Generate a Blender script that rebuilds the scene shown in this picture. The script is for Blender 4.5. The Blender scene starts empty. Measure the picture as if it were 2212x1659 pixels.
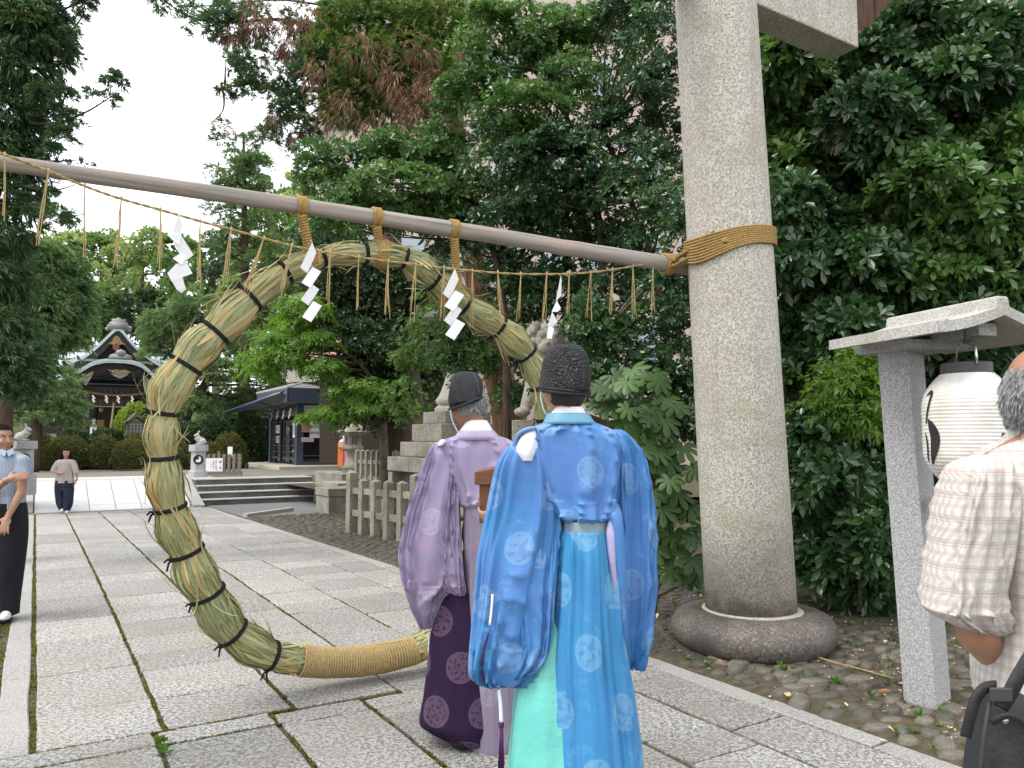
import bpy, bmesh, math, random
import numpy as np
from mathutils import Vector, Matrix
R = random.Random(7)
RNG = np.random.default_rng(11)
S = bpy.context.scene
COL = S.collection
PI = math.pi
# ---------------------------------------------------------------- camera, sky, sun, exposure
F = 1660.0                      # focal length in units of a 2212 x 1659 picture
TH = math.atan(120.5 / F)       # the phone is tilted up about four degrees
EYE = 1.5
cam_d = bpy.data.cameras.new('camera'); cam = bpy.data.objects.new('camera', cam_d); COL.objects.link(cam)
cam_d.sensor_width = 36.0; cam_d.lens = F / 2212.0 * 36.0; cam_d.clip_start = 0.05; cam_d.clip_end = 2000
cam.location = (0, 0, EYE); cam.rotation_euler = (PI / 2 + TH, 0, 0)
S.camera = cam
world = bpy.data.worlds.new('World'); S.world = world; world.use_nodes = True
wn = world.node_tree; wn.nodes.clear()
SUN_AZ, SUN_EL = math.radians(-118), math.radians(58)   # azimuth measured from +Y (view direction) towards +X
sky = wn.nodes.new('ShaderNodeTexSky'); sky.sky_type = 'NISHITA'; sky.sun_disc = False
sky.sun_elevation = SUN_EL; sky.sun_rotation = SUN_AZ; sky.air_density = 1.0; sky.dust_density = 3.0
bg1 = wn.nodes.new('ShaderNodeBackground'); bg1.inputs['Strength'].default_value = 0.12
wn.links.new(sky.outputs[0], bg1.inputs['Color'])
bg2 = wn.nodes.new('ShaderNodeBackground'); bg2.inputs['Strength'].default_value = 1.0     # the even cloud layer
tc = wn.nodes.new('ShaderNodeTexCoord'); cn = wn.nodes.new('ShaderNodeTexNoise'); cn.inputs['Scale'].default_value = 2.2
cn.inputs['Detail'].default_value = 5
wn.links.new(tc.outputs['Generated'], cn.inputs['Vector'])
cr = wn.nodes.new('ShaderNodeMixRGB'); cr.inputs[1].default_value = (0.93, 0.96, 1.0, 1); cr.inputs[2].default_value = (1.0, 1.0, 0.99, 1)
wn.links.new(cn.outputs['Fac'], cr.inputs[0]); wn.links.new(cr.outputs[0], bg2.inputs['Color'])
mx = wn.nodes.new('ShaderNodeMixShader'); mx.inputs[0].default_value = 0.85
wn.links.new(bg1.outputs[0], mx.inputs[1]); wn.links.new(bg2.outputs[0], mx.inputs[2])
wo = wn.nodes.new('ShaderNodeOutputWorld'); wn.links.new(mx.outputs[0], wo.inputs['Surface'])
sun_d = bpy.data.lights.new('sun', 'SUN'); sun = bpy.data.objects.new('sun', sun_d); COL.objects.link(sun)
sun_d.energy = 1.25; sun_d.angle = math.radians(24); sun_d.color = (1.0, 0.965, 0.9)
sdir = Vector((math.sin(SUN_AZ) * math.cos(SUN_EL), math.cos(SUN_AZ) * math.cos(SUN_EL), math.sin(SUN_EL)))
sun.rotation_euler = sdir.to_track_quat('Z', 'Y').to_euler()
vs = S.view_settings
vs.view_transform = 'Standard'; vs.look = 'None'; vs.gamma = 1.0; vs.use_curve_mapping = False; vs.exposure = 1.25
S.render.engine = 'CYCLES'
S.cycles.max_bounces = 6; S.cycles.diffuse_bounces = 3; S.cycles.glossy_bounces = 2; S.cycles.transmission_bounces = 4
S.cycles.transparent_max_bounces = 6; S.cycles.use_denoising = True

# ---------------------------------------------------------------- coordinates measured on the photograph (used once, to find real positions)
def ray(u, v):
    x = (u - 1106) / F; y = (829.5 - v) / F; c, s = math.cos(TH), math.sin(TH)
    return (x, c - s * y, s + c * y)
def P(u, v, Y):
    r = ray(u, v); t = Y / r[1]
    return Vector((r[0] * t, Y, EYE + r[2] * t))
PH = math.radians(31.7)         # the path leads off to the left of the view
EA = Vector((-math.sin(PH), math.cos(PH), 0)); EB = Vector((math.cos(PH), math.sin(PH), 0)); EZ = Vector((0, 0, 1))
def W(a, b, z=0.0): return EA * a + EB * b + Vector((0, 0, z))
def ab(p): return (p[0] * EA.x + p[1] * EA.y, p[0] * EB.x + p[1] * EB.y)
def zg(a): return -0.0137 * max(0.0, a - 9.0)      # the path falls away gently beyond nine metres
def G(u, v):
    r = ray(u, v); z = 0.0
    for i in range(30):
        t = (z - EYE) / r[2]; p = (r[0] * t, r[1] * t); z = zg(ab(p)[0])
    return Vector((p[0], p[1], z))
def onplane(u, v, p0, n):
    r = Vector(ray(u, v)); o = Vector((0, 0, EYE)); t = (p0 - o).dot(n) / r.dot(n)
    return o + r * t
def px(Y): return Y / F         # metres per picture unit at that distance

# ---------------------------------------------------------------- objects
ORG = {}
def empty(name, loc):
    o = bpy.data.objects.new(name, None); o.empty_display_size = 0.1; COL.objects.link(o)
    o.location = loc; ORG[o] = Vector(loc); return o
def tag(o, label=None, cat=None, group=None, kind=None):
    if label: o['label'] = label
    if cat: o['category'] = cat
    if group: o['group'] = group
    if kind: o['kind'] = kind
    return o
def thing(name, label, cat, loc, group=None):
    return tag(empty(name, Vector(loc)), label, cat, group)
def link(name, mesh, m, parent=None, local=False):
    o = bpy.data.objects.new(name, mesh); COL.objects.link(o)
    if m is not None and len(mesh.materials) == 0:
        for k in (m if isinstance(m, (list, tuple)) else [m]): mesh.materials.append(k)
    if parent is not None:
        o.parent = parent
        if not local:
            o.location = -ORG[parent]; ORG[o] = Vector((0, 0, 0))
    if o not in ORG: ORG[o] = Vector((0, 0, 0))
    return o
def copy_tree(o, parent=None):
    c = o.copy(); COL.objects.link(c); c.parent = parent; ORG[c] = ORG.get(o, Vector())
    for ch in o.children: copy_tree(ch, c)
    return c
def bev(o, w, seg=2):
    b = o.modifiers.new('bevel', 'BEVEL'); b.width = w; b.segments = seg; b.limit_method = 'ANGLE'; b.angle_limit = 0.7
    return o

class MB:
    """collects shapes into one mesh"""
    def __init__(s): s.v = []; s.f = []; s.m = []; s.uv = {}; s.mi = 0
    def add(s, vs_, fs, uvs=None):
        n = len(s.v); s.v.extend([tuple(p) for p in vs_])
        for i, f in enumerate(fs):
            s.f.append(tuple(k + n for k in f)); s.m.append(s.mi)
            if uvs is not None: s.uv[len(s.f) - 1] = uvs[i]
        return s
    def box(s, c, h, ax=None, taper=(1, 1)):
        ax = ax or (Vector((1, 0, 0)), Vector((0, 1, 0)), Vector((0, 0, 1))); c = Vector(c); vs_ = []
        for k in (-1, 1):
            t = taper if k > 0 else (1, 1)
            for i, j in ((-1, -1), (1, -1), (1, 1), (-1, 1)):
                vs_.append(c + ax[0] * (i * h[0] * t[0]) + ax[1] * (j * h[1] * t[1]) + ax[2] * (k * h[2]))
        return s.add(vs_, [(3, 2, 1, 0), (4, 5, 6, 7), (0, 1, 5, 4), (1, 2, 6, 5), (2, 3, 7, 6), (3, 0, 4, 7)])
    def tube(s, pts, rad, n=8, cap=True, squash=None):
        pts = [Vector(p) for p in pts]; k = len(pts)
        if not isinstance(rad, (list, tuple)): rad = [rad] * k
        vs_ = []; up = None
        for i in range(k):
            t = (pts[min(i + 1, k - 1)] - pts[max(i - 1, 0)])
            if t.length < 1e-9: t = Vector((0, 0, 1))
            t.normalize()
            if up is None:
                up = Vector((0, 0, 1)) if abs(t.z) < 0.9 else Vector((1, 0, 0))
            x = up - t * up.dot(t)
            if x.length < 1e-6: x = t.orthogonal()
            x.normalize(); y = t.cross(x); up = x
            for j in range(n):
                a = 2 * PI * j / n
                vs_.append(pts[i] + (x * math.cos(a) + y * math.sin(a)) * rad[i])
        fs = []
        for i in range(k - 1):
            for j in range(n):
                fs.append((i * n + j, i * n + (j + 1) % n, (i + 1) * n + (j + 1) % n, (i + 1) * n + j))
        if cap:
            fs.append(tuple(range(n - 1, -1, -1))); fs.append(tuple((k - 1) * n + j for j in range(n)))
        return s.add(vs_, fs)
    def capsule(s, p0, r0, p1, r1, n=10):
        p0, p1 = Vector(p0), Vector(p1); d = p1 - p0
        if d.length < 1e-6: return s.ball(p0, (r0,) * 3, n=n)
        d.normalize(); pts, rr = [], []
        for q in (-0.97, -0.75, -0.4, 0): pts.append(p0 + d * (r0 * q)); rr.append(r0 * math.sqrt(1 - q * q))
        for q in (0, 0.4, 0.75, 0.97): pts.append(p1 + d * (r1 * q)); rr.append(r1 * math.sqrt(1 - q * q))
        return s.tube(pts, rr, n)
    def ball(s, c, r, ax=None, n=12):
        ax = ax or (Vector((1, 0, 0)), Vector((0, 1, 0)), Vector((0, 0, 1))); c = Vector(c); m = max(6, n // 2 + 2)
        vs_ = [c - ax[2] * r[2]]; fs = []
        for i in range(1, m):
            t = -PI / 2 + PI * i / m
            for j in range(n):
                a = 2 * PI * j / n
                vs_.append(c + ax[0] * (r[0] * math.cos(t) * math.cos(a)) + ax[1] * (r[1] * math.cos(t) * math.sin(a)) + ax[2] * (r[2] * math.sin(t)))
        vs_.append(c + ax[2] * r[2]); e = len(vs_) - 1
        for j in range(n):
            fs.append((0, 1 + (j + 1) % n, 1 + j)); fs.append((e, 1 + (m - 2) * n + j, 1 + (m - 2) * n + (j + 1) % n))
        for i in range(m - 2):
            for j in range(n):
                fs.append((1 + i * n + j, 1 + i * n + (j + 1) % n, 1 + (i + 1) * n + (j + 1) % n, 1 + (i + 1) * n + j))
        return s.add(vs_, fs)
    def lathe(s, c, prof, n=24, ax=None, sq=0.0):
        """prof: (radius, z) list bottom to top; sq bends the round towards a square"""
        ax = ax or (Vector((1, 0, 0)), Vector((0, 1, 0)), Vector((0, 0, 1))); c = Vector(c); vs_ = []
        for r, z in prof:
            for j in range(n):
                a = 2 * PI * (j + 0.5) / n; k = 1.0
                if sq: k = (1 - sq) + sq / max(abs(math.cos(a)), abs(math.sin(a)))
                vs_.append(c + ax[0] * (r * k * math.cos(a)) + ax[1] * (r * k * math.sin(a)) + ax[2] * z)
        fs = []
        for i in range(len(prof) - 1):
            for j in range(n):
                fs.append((i * n + j, i * n + (j + 1) % n, (i + 1) * n + (j + 1) % n, (i + 1) * n + j))
        fs.append(tuple(range(n - 1, -1, -1))); fs.append(tuple((len(prof) - 1) * n + j for j in range(n)))
        return s.add(vs_, fs)
    def prism(s, poly, d):
        """poly: points of a planar outline, d: extrusion vector"""
        n = len(poly); poly = [Vector(p) for p in poly]; d = Vector(d)
        vs_ = poly + [p + d for p in poly]
        fs = [tuple(range(n - 1, -1, -1)), tuple(range(n, 2 * n))]
        fs += [(i, (i + 1) % n, n + (i + 1) % n, n + i) for i in range(n)]
        return s.add(vs_, fs)
    def ribbon(s, left, right, thick=None):
        n = len(left); vs_ = [Vector(p) for p in left] + [Vector(p) for p in right]
        return s.add(vs_, [(i, i + 1, n + i + 1, n + i) for i in range(n - 1)])
    def mesh(s, name='mesh', smooth=False, fix=True):
        me = bpy.data.meshes.new(name); me.from_pydata(s.v, [], s.f)
        if any(s.m): me.polygons.foreach_set('material_index', s.m)
        if s.uv:
            l = me.uv_layers.new(name='UVMap')
            for pi, uvs in s.uv.items():
                for k, li in enumerate(me.polygons[pi].loop_indices): l.data[li].uv = uvs[k]
        if fix:
            bm = bmesh.new(); bm.from_mesh(me); bmesh.ops.recalc_face_normals(bm, faces=bm.faces); bm.to_mesh(me); bm.free()
        if smooth: me.polygons.foreach_set('use_smooth', [True] * len(me.polygons))
        me.update(); return me
    def obj(s, name, m, parent=None, smooth=False, local=False, fix=True):
        return link(name, s.mesh(name, smooth, fix), m, parent, local)

def fuse(mb, voxel, smooth=3, name='body'):
    """one continuous surface out of overlapping pieces"""
    me = mb.mesh('tmp'); o = bpy.data.objects.new('tmp', me); COL.objects.link(o)
    r = o.modifiers.new('r', 'REMESH'); r.mode = 'VOXEL'; r.voxel_size = voxel; r.use_smooth_shade = True
    if smooth:
        k = o.modifiers.new('s', 'SMOOTH'); k.factor = 0.5; k.iterations = smooth
    dg = bpy.context.evaluated_depsgraph_get(); dg.update()
    out = bpy.data.meshes.new_from_object(o.evaluated_get(dg)); out.name = name
    bpy.data.objects.remove(o); bpy.data.meshes.remove(me)
    out.polygons.foreach_set('use_smooth', [True] * len(out.polygons))
    return out
def paint(me, fn):
    """material slot of each face from its centre"""
    me.polygons.foreach_set('material_index', [fn(p.center) for p in me.polygons])

def crom(pts, k):
    """smooth curve through the rows of pts (tuples), k steps between each"""
    a = np.array(pts, float); out = []
    n = len(a)
    for i in range(n - 1):
        p0, p1, p2, p3 = a[max(i - 1, 0)], a[i], a[i + 1], a[min(i + 2, n - 1)]
        for j in range(k):
            t = j / k
            out.append(0.5 * (2 * p1 + (p2 - p0) * t + (2 * p0 - 5 * p1 + 4 * p2 - p3) * t * t + (3 * p1 - p0 - 3 * p2 + p3) * t ** 3))
    out.append(a[-1]); return np.array(out)
# ---------------------------------------------------------------- materials
def nd(t, typ, ins=None, **props):
    n = t.nodes.new('ShaderNode' + typ)
    for k, v in props.items(): setattr(n, k, v)
    for k, v in (ins or {}).items():
        s = n.inputs[k]
        if isinstance(v, bpy.types.NodeSocket): t.links.new(v, s)
        else:
            if isinstance(v, (tuple, list)) and s.type == 'RGBA' and len(v) == 3: v = (*v, 1)
            s.default_value = v
    return n
def mth(t, op, a, b=0.0, c=None):
    ins = {0: a, 1: b}
    if c is not None: ins[2] = c
    return nd(t, 'Math', ins, operation=op).outputs[0]
def mixc(t, f, a, b, mode='MIX'): return nd(t, 'MixRGB', {0: f, 1: a, 2: b}, blend_type=mode).outputs[0]
def ramp(t, f, lo, hi): return nd(t, 'MapRange', {0: f, 1: lo, 2: hi, 3: 0.0, 4: 1.0}).outputs[0]
def noise(t, vec, scale, detail=4, rough=0.6): return nd(t, 'TexNoise', {'Vector': vec, 'Scale': scale, 'Detail': detail, 'Roughness': rough}).outputs['Fac']
def base(name, rough=0.7, spec=0.5):
    m = bpy.data.materials.new(name); m.use_nodes = True; t = m.node_tree
    b = t.nodes['Principled BSDF']; b.inputs['Roughness'].default_value = rough; b.inputs['Specular IOR Level'].default_value = spec
    return m, t, b
def bump(t, b, h, dist=0.01, strength=0.6):
    n = nd(t, 'Bump', {'Height': h, 'Distance': dist, 'Strength': strength}); t.links.new(n.outputs[0], b.inputs['Normal'])
def M(name, c1, c2=None, scale=6.0, rough=0.7, spec=0.4, bscale=None, bdist=0.004, metal=0.0, rand=0.0, stretch=None, lo=0.35, hi=0.65):
    m, t, b = base(name, rough, spec); b.inputs['Metallic'].default_value = metal
    vec = nd(t, 'TexCoord').outputs['Object']
    if stretch: vec = nd(t, 'Mapping', {'Vector': vec, 'Scale': stretch}).outputs[0]
    c = nd(t, 'RGB'); c.outputs[0].default_value = (*c1, 1); col = c.outputs[0]
    if c2: col = mixc(t, ramp(t, noise(t, vec, scale, 5), lo, hi), (*c1, 1), (*c2, 1))
    if rand:
        oi = nd(t, 'ObjectInfo').outputs['Random']
        col = nd(t, 'HueSaturation', {'Color': col, 'Value': mth(t, 'ADD', 1 - rand / 2, mth(t, 'MULTIPLY', oi, rand))}).outputs[0]
    t.links.new(col, b.inputs['Base Color'])
    if bscale: bump(t, b, noise(t, vec, bscale, 5), bdist)
    return m
def granite(name, light, dark, grain=85.0, amount=0.5, rand=0.15, stain=None, rough=0.75, bdist=0.003, world_uv=False, stain_amt=0.5, con=0.1):
    m, t, b = base(name, rough, 0.35)
    vec = nd(t, 'TexCoord').outputs['Object'] if not world_uv else nd(t, 'NewGeometry').outputs['Position']
    n1 = noise(t, vec, grain, 2, 0.5); n2 = noise(t, vec, grain * 2.3, 2, 0.5); n3 = noise(t, vec, 2.3, 5, 0.6)
    spk = ramp(t, n1, 0.5 - con, 0.5 + con)
    col = mixc(t, mth(t, 'MULTIPLY', spk, amount), light, dark)
    col = mixc(t, mth(t, 'MULTIPLY', ramp(t, n2, 0.58, 0.66), 0.7), col, tuple(min(1, k * 1.5 + .06) for k in light))
    col = mixc(t, mth(t, 'MULTIPLY', ramp(t, n2, 0.42, 0.36), 0.6), col, tuple(k * 0.4 for k in dark))
    if stain: col = mixc(t, mth(t, 'MULTIPLY', ramp(t, n3, 0.42, 0.72), stain_amt), col, stain)
    oi = nd(t, 'ObjectInfo').outputs['Random']
    col = nd(t, 'HueSaturation', {'Color': col, 'Value': mth(t, 'ADD', 1 - rand / 2, mth(t, 'MULTIPLY', oi, rand))}).outputs[0]
    t.links.new(col, b.inputs['Base Color'])
    bump(t, b, mth(t, 'ADD', n1, mth(t, 'MULTIPLY', n2, 0.5)), bdist, 0.7)
    return m
def leafmat(name, c1, c2, c3=None, rough=0.38, spec=0.5, trans=0.22, f3=0.8):
    """leaf colour varies from leaf to leaf with the mesh attribute 'tint'"""
    m, t, b = base(name, rough, spec)
    tint = nd(t, 'Attribute', attribute_name='tint').outputs['Fac']
    col = mixc(t, tint, c1, c2)
    if c3: col = mixc(t, ramp(t, tint, f3, f3 + 0.03), col, c3)
    t.links.new(col, b.inputs['Base Color'])
    tr = nd(t, 'BsdfTranslucent', {'Color': nd(t, 'HueSaturation', {'Color': col, 'Value': 1.6, 'Saturation': 1.15}).outputs[0]})
    mix = nd(t, 'MixShader', {0: trans, 1: b.outputs[0], 2: tr.outputs[0]})
    t.links.new(mix.outputs[0], t.nodes['Material Output'].inputs['Surface'])
    return m
def medallions(t, cw, ch, r, detail=34.0):
    """staggered round crests woven into cloth; returns (mask, inner pattern)"""
    uv = nd(t, 'UVMap').outputs[0]; sp = nd(t, 'SeparateXYZ', {0: uv}); d = None
    for o in (0.0, 0.5):
        fx = mth(t, 'MULTIPLY', mth(t, 'SUBTRACT', mth(t, 'FRACT', mth(t, 'ADD', mth(t, 'DIVIDE', sp.outputs[0], cw), o)), 0.5), cw)
        fy = mth(t, 'MULTIPLY', mth(t, 'SUBTRACT', mth(t, 'FRACT', mth(t, 'ADD', mth(t, 'DIVIDE', sp.outputs[1], ch), o)), 0.5), ch)
        e = mth(t, 'SQRT', mth(t, 'ADD', mth(t, 'MULTIPLY', fx, fx), mth(t, 'MULTIPLY', fy, fy)))
        d = e if d is None else mth(t, 'MINIMUM', d, e)
    mask = ramp(t, d, r, r * 0.965)
    n = noise(t, uv, detail, 3, 0.55)
    pat = mth(t, 'MULTIPLY', ramp(t, n, 0.53, 0.56), ramp(t, d, r * 0.86, r * 0.8))
    return mask, pat, uv
def silk(name, c1, c2, crest, cw=0.235, ch=0.27, r=0.062, cloud=None, cloud_amt=0.3, crest_amt=0.6, rough=0.45, detail=34.0, sheen=0.1, spec=.35):
    m, t, b = base(name, rough, spec)
    mask, pat, uv = medallions(t, cw, ch, r, detail)
    vec = nd(t, 'NewGeometry').outputs['Position']
    col = mixc(t, ramp(t, noise(t, vec, 3.0, 3), 0.35, 0.65), c1, c2)
    if cloud:
        cl = mth(t, 'MULTIPLY', ramp(t, noise(t, uv, 11.0, 2, 0.45), 0.60, 0.63), ramp(t, noise(t, uv, 55.0, 2), 0.42, 0.5))
        col = mixc(t, mth(t, 'MULTIPLY', cl, cloud_amt), col, cloud)
    f = mth(t, 'MULTIPLY', mask, mth(t, 'SUBTRACT', crest_amt, mth(t, 'MULTIPLY', pat, crest_amt * 0.75)))
    col = mixc(t, f, col, crest)
    t.links.new(col, b.inputs['Base Color'])
    b.inputs['Sheen Weight'].default_value = sheen; b.inputs['Sheen Roughness'].default_value = 0.5
    weave = nd(t, 'TexNoise', {'Vector': uv, 'Scale': 900.0, 'Detail': 1.0}).outputs['Fac']
    soft = noise(t, vec, 9.0, 2)
    bump(t, b, mth(t, 'ADD', mth(t, 'MULTIPLY', weave, 0.03), mth(t, 'MULTIPLY', soft, 0.8)), 0.012, 0.5)
    return m
mat = {}
mat['granite_path'] = granite('granite_path', (0.37, 0.36, 0.345), (0.085, 0.083, 0.08), 46, 0.75, 0.34, (0.235, 0.215, 0.18), world_uv=True, bdist=0.005, con=.075, stain_amt=.7)
mat['granite_kerb'] = granite('granite_kerb', (0.32, 0.31, 0.30), (0.12, 0.118, 0.115), 60, 0.5, 0.12, (0.34, 0.32, 0.30), world_uv=True)
mat['granite_pillar'] = granite('granite_pillar', (0.52, 0.49, 0.43), (0.15, 0.14, 0.12), 58, 0.55, 0.0, (0.29, 0.25, 0.20), con=.08)
mat['granite_lamp'] = granite('granite_lamp', (0.40, 0.40, 0.405), (0.13, 0.13, 0.135), 85, 0.5, 0.05)
mat['granite_roof'] = granite('granite_roof', (0.44, 0.43, 0.41), (0.2, 0.19, 0.165), 70, 0.4, 0.05, (0.2, 0.19, 0.13), stain_amt=0.55)
mat['base_stone'] = granite('base_stone', (0.14, 0.12, 0.105), (0.075, 0.067, 0.058), 26, 0.45, 0.05, (0.04, 0.036, 0.033), rough=0.6, bdist=0.006, stain_amt=0.9)
mat['old_stone'] = granite('old_stone', (0.31, 0.29, 0.24), (0.12, 0.112, 0.09), 34, 0.55, 0.16, (0.075, 0.072, 0.05), stain_amt=0.8)
mat['fence_stone'] = granite('fence_stone', (0.29, 0.27, 0.215), (0.12, 0.11, 0.085), 40, 0.55, 0.22, (0.08, 0.075, 0.05), stain_amt=0.8)
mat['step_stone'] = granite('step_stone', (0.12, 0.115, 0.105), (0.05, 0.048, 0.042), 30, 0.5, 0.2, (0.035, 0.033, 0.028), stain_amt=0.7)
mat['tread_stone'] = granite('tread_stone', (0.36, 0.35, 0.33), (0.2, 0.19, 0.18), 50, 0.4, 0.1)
mat['white_tile'] = granite('white_tile', (0.47, 0.47, 0.48), (0.37, 0.37, 0.38), 60, 0.3, 0.1)
mat['pale_stone'] = granite('pale_stone', (0.42, 0.385, 0.33), (0.27, 0.25, 0.21), 40, 0.4, 0.1, (0.3, 0.26, 0.2))
mat['cobble'] = granite('cobble', (0.15, 0.135, 0.11), (0.05, 0.047, 0.04), 34, 0.6, 1.0, (0.075, 0.062, 0.042), rough=0.6, bdist=0.006)
mat['asphalt'] = granite('asphalt', (0.14, 0.14, 0.142), (0.09, 0.09, 0.09), 90, 0.5, 0.0)
mat['soil'] = M('soil', (0.085, 0.07, 0.05), (0.05, 0.05, 0.025), 7, 0.95, 0.1, 40, 0.02)
mat['gravel'] = M('gravel', (0.2, 0.185, 0.155), (0.13, 0.12, 0.1), 25, 0.9, 0.2, 90, 0.01)
mat['joint'] = M('joint', (0.12, 0.10, 0.07), (0.06, 0.058, 0.032), 16, 0.95, 0.1, 70, 0.02)
mat['moss'] = leafmat('moss', (0.10, 0.105, 0.025), (0.20, 0.19, 0.06), rough=0.9, spec=0.1, trans=0.1)
mat['log'] = M('log', (0.36, 0.30, 0.265), (0.235, 0.195, 0.175), 4.5, 0.75, 0.25, 14, 0.006, stretch=(0.9, 0.9, 16))
mat['rope'] = M('rope', (0.40, 0.265, 0.10), (0.26, 0.16, 0.055), 60, 0.85, 0.2, 200, 0.003)
mat['rope_pale'] = M('rope_pale', (0.44, 0.32, 0.15), (0.30, 0.215, 0.10), 60, 0.85, 0.2, 150, 0.003)
mat['straw'] = leafmat('straw', (0.62, 0.48, 0.24), (0.48, 0.35, 0.15), rough=0.7, spec=0.3, trans=0.15)
mat['reed'] = None
mat['black_cord'] = M('black_cord', (0.012, 0.012, 0.013), (0.02, 0.02, 0.022), 90, 0.9, 0.2, 250, 0.003)
mat['paper'] = M('paper', (0.74, 0.74, 0.75), None, rough=0.7, spec=0.3, bscale=25, bdist=0.002)
mat['black_wood'] = M('black_wood', (0.014, 0.012, 0.012), (0.022, 0.019, 0.018), 8, 0.5, 0.4, 30)
mat['dark_wood'] = M('dark_wood', (0.05, 0.036, 0.026), (0.03, 0.022, 0.017), 8, 0.7, 0.3, 30, stretch=(6, 6, 1))
mat['brown_wall'] = M('brown_wall', (0.085, 0.052, 0.035), (0.05, 0.03, 0.022), 5, 0.8, 0.2, 20, stretch=(6, 6, 1))
mat['copper'] = M('copper', (0.36, 0.46, 0.48), (0.46, 0.53, 0.54), 6, 0.45, 0.5, 30, 0.002, metal=0.0)
mat['roof_tile'] = M('roof_tile', (0.22, 0.22, 0.23), (0.14, 0.14, 0.15), 12, 0.5, 0.5, 40, 0.004)
mat['gold'] = M('gold', (0.34, 0.25, 0.09), (0.12, 0.09, 0.035), 14, 0.5, 0.5, 40, 0.004, metal=0.3)
mat['bark'] = M('bark', (0.105, 0.07, 0.052), (0.04, 0.028, 0.022), 5, 0.9, 0.15, 9, 0.05, stretch=(7, 7, 0.8))
mat['bark_orange'] = M('bark_orange', (0.26, 0.145, 0.075), (0.07, 0.043, 0.03), 4, 0.9, 0.15, 9, 0.05, stretch=(7, 7, 0.7))
mat['bark_grey'] = M('bark_grey', (0.17, 0.145, 0.105), (0.085, 0.07, 0.05), 6, 0.9, 0.15, 14, 0.015)
mat['twig'] = M('twig', (0.06, 0.05, 0.035), (0.04, 0.033, 0.025), 8, 0.9, 0.1)
mat['skin'] = M('skin', (0.40, 0.225, 0.15), (0.35, 0.19, 0.125), 14, 0.5, 0.4, 120, 0.0006)
mat['skin_tan'] = M('skin_tan', (0.32, 0.16, 0.10), (0.27, 0.13, 0.08), 14, 0.5, 0.4, 120, 0.0006)
mat['lip'] = M('lip', (0.42, 0.15, 0.13), rough=0.4)
mat['eye_white'] = M('eye_white', (0.7, 0.68, 0.65), rough=0.2)
mat['eye_dark'] = M('eye_dark', (0.02, 0.013, 0.01), rough=0.2)
mat['hair_black'] = M('hair_black', (0.006, 0.0055, 0.0055), (0.011, 0.01, 0.01), 60, 0.85, 0.06, 140, 0.004, stretch=(1, 1, 0.15))
mat['hair_grey'] = M('hair_grey', (0.36, 0.36, 0.365), (0.12, 0.12, 0.125), 55, 0.6, 0.4, 110, 0.006, stretch=(1, 1, 0.12))
mat['hair_short'] = M('hair_short', (0.02, 0.018, 0.017), (0.035, 0.03, 0.028), 150, 0.8, 0.3, 400, 0.003)
mat['hat_cloth'] = M('hat_cloth', (0.02, 0.021, 0.024), (0.032, 0.033, 0.037), 30, 0.85, 0.3, 260, 0.002)
mat['white_cloth'] = M('white_cloth', (0.72, 0.72, 0.75), None, rough=0.75, spec=0.2, bscale=14, bdist=0.006)
mat['grey_cloth'] = M('grey_cloth', (0.22, 0.285, 0.32), (0.19, 0.27, 0.31), 25, 0.6, 0.3, 30, 0.004)
mat['black_cloth'] = M('black_cloth', (0.012, 0.013, 0.017), (0.018, 0.019, 0.024), 10, 0.85, 0.2, 25, 0.01)
mat['purple_cord'] = M('purple_cord', (0.06, 0.012, 0.075), None, rough=0.8, bscale=200, bdist=0.002)
mat['mint'] = M('mint', (0.15, 0.52, 0.46), (0.11, 0.45, 0.41), 4, 0.3, 0.5, 9, 0.012)
mat['lavender_lining'] = M('lavender_lining', (0.36, 0.33, 0.52), (0.31, 0.285, 0.47), 5, 0.5, 0.3, 10, 0.008)
mat['blue_silk'] = silk('blue_silk', (0.040, 0.19, 0.43), (0.072, 0.175, 0.44), (0.19, 0.33, 0.53), cw=0.30, ch=0.40, cloud=(0.11, 0.27, 0.50), cloud_amt=0.5, crest_amt=.46)
mat['cyan_silk'] = silk('cyan_silk', (0.03, 0.225, 0.44), (0.04, 0.205, 0.45), (0.18, 0.37, 0.54), cw=0.30, ch=0.42, r=.066, cloud=(0.08, 0.30, 0.50), cloud_amt=0.4, crest_amt=.48)
mat['lilac_silk'] = silk('lilac_silk', (0.245, 0.21, 0.345), (0.30, 0.235, 0.345), (0.37, 0.34, 0.48), cw=0.32, ch=0.40, r=0.068, cloud=(0.40, 0.20, 0.26), cloud_amt=0.45, crest_amt=0.6)
mat['lilac_panel'] = silk('lilac_panel', (0.215, 0.18, 0.25), (0.24, 0.195, 0.27), (0.31, 0.28, 0.36), cw=0.32, ch=0.44, r=0.072, cloud=(0.33, 0.20, 0.23), cloud_amt=0.5, crest_amt=0.6)
mat['hakama_purple'] = silk('hakama_purple', (0.022, 0.010, 0.035), (0.027, 0.013, 0.042), (0.14, 0.09, 0.14), cw=0.24, ch=0.42, r=0.075, crest_amt=0.6, detail=60, sheen=0.0, rough=.75, spec=.12)
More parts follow.
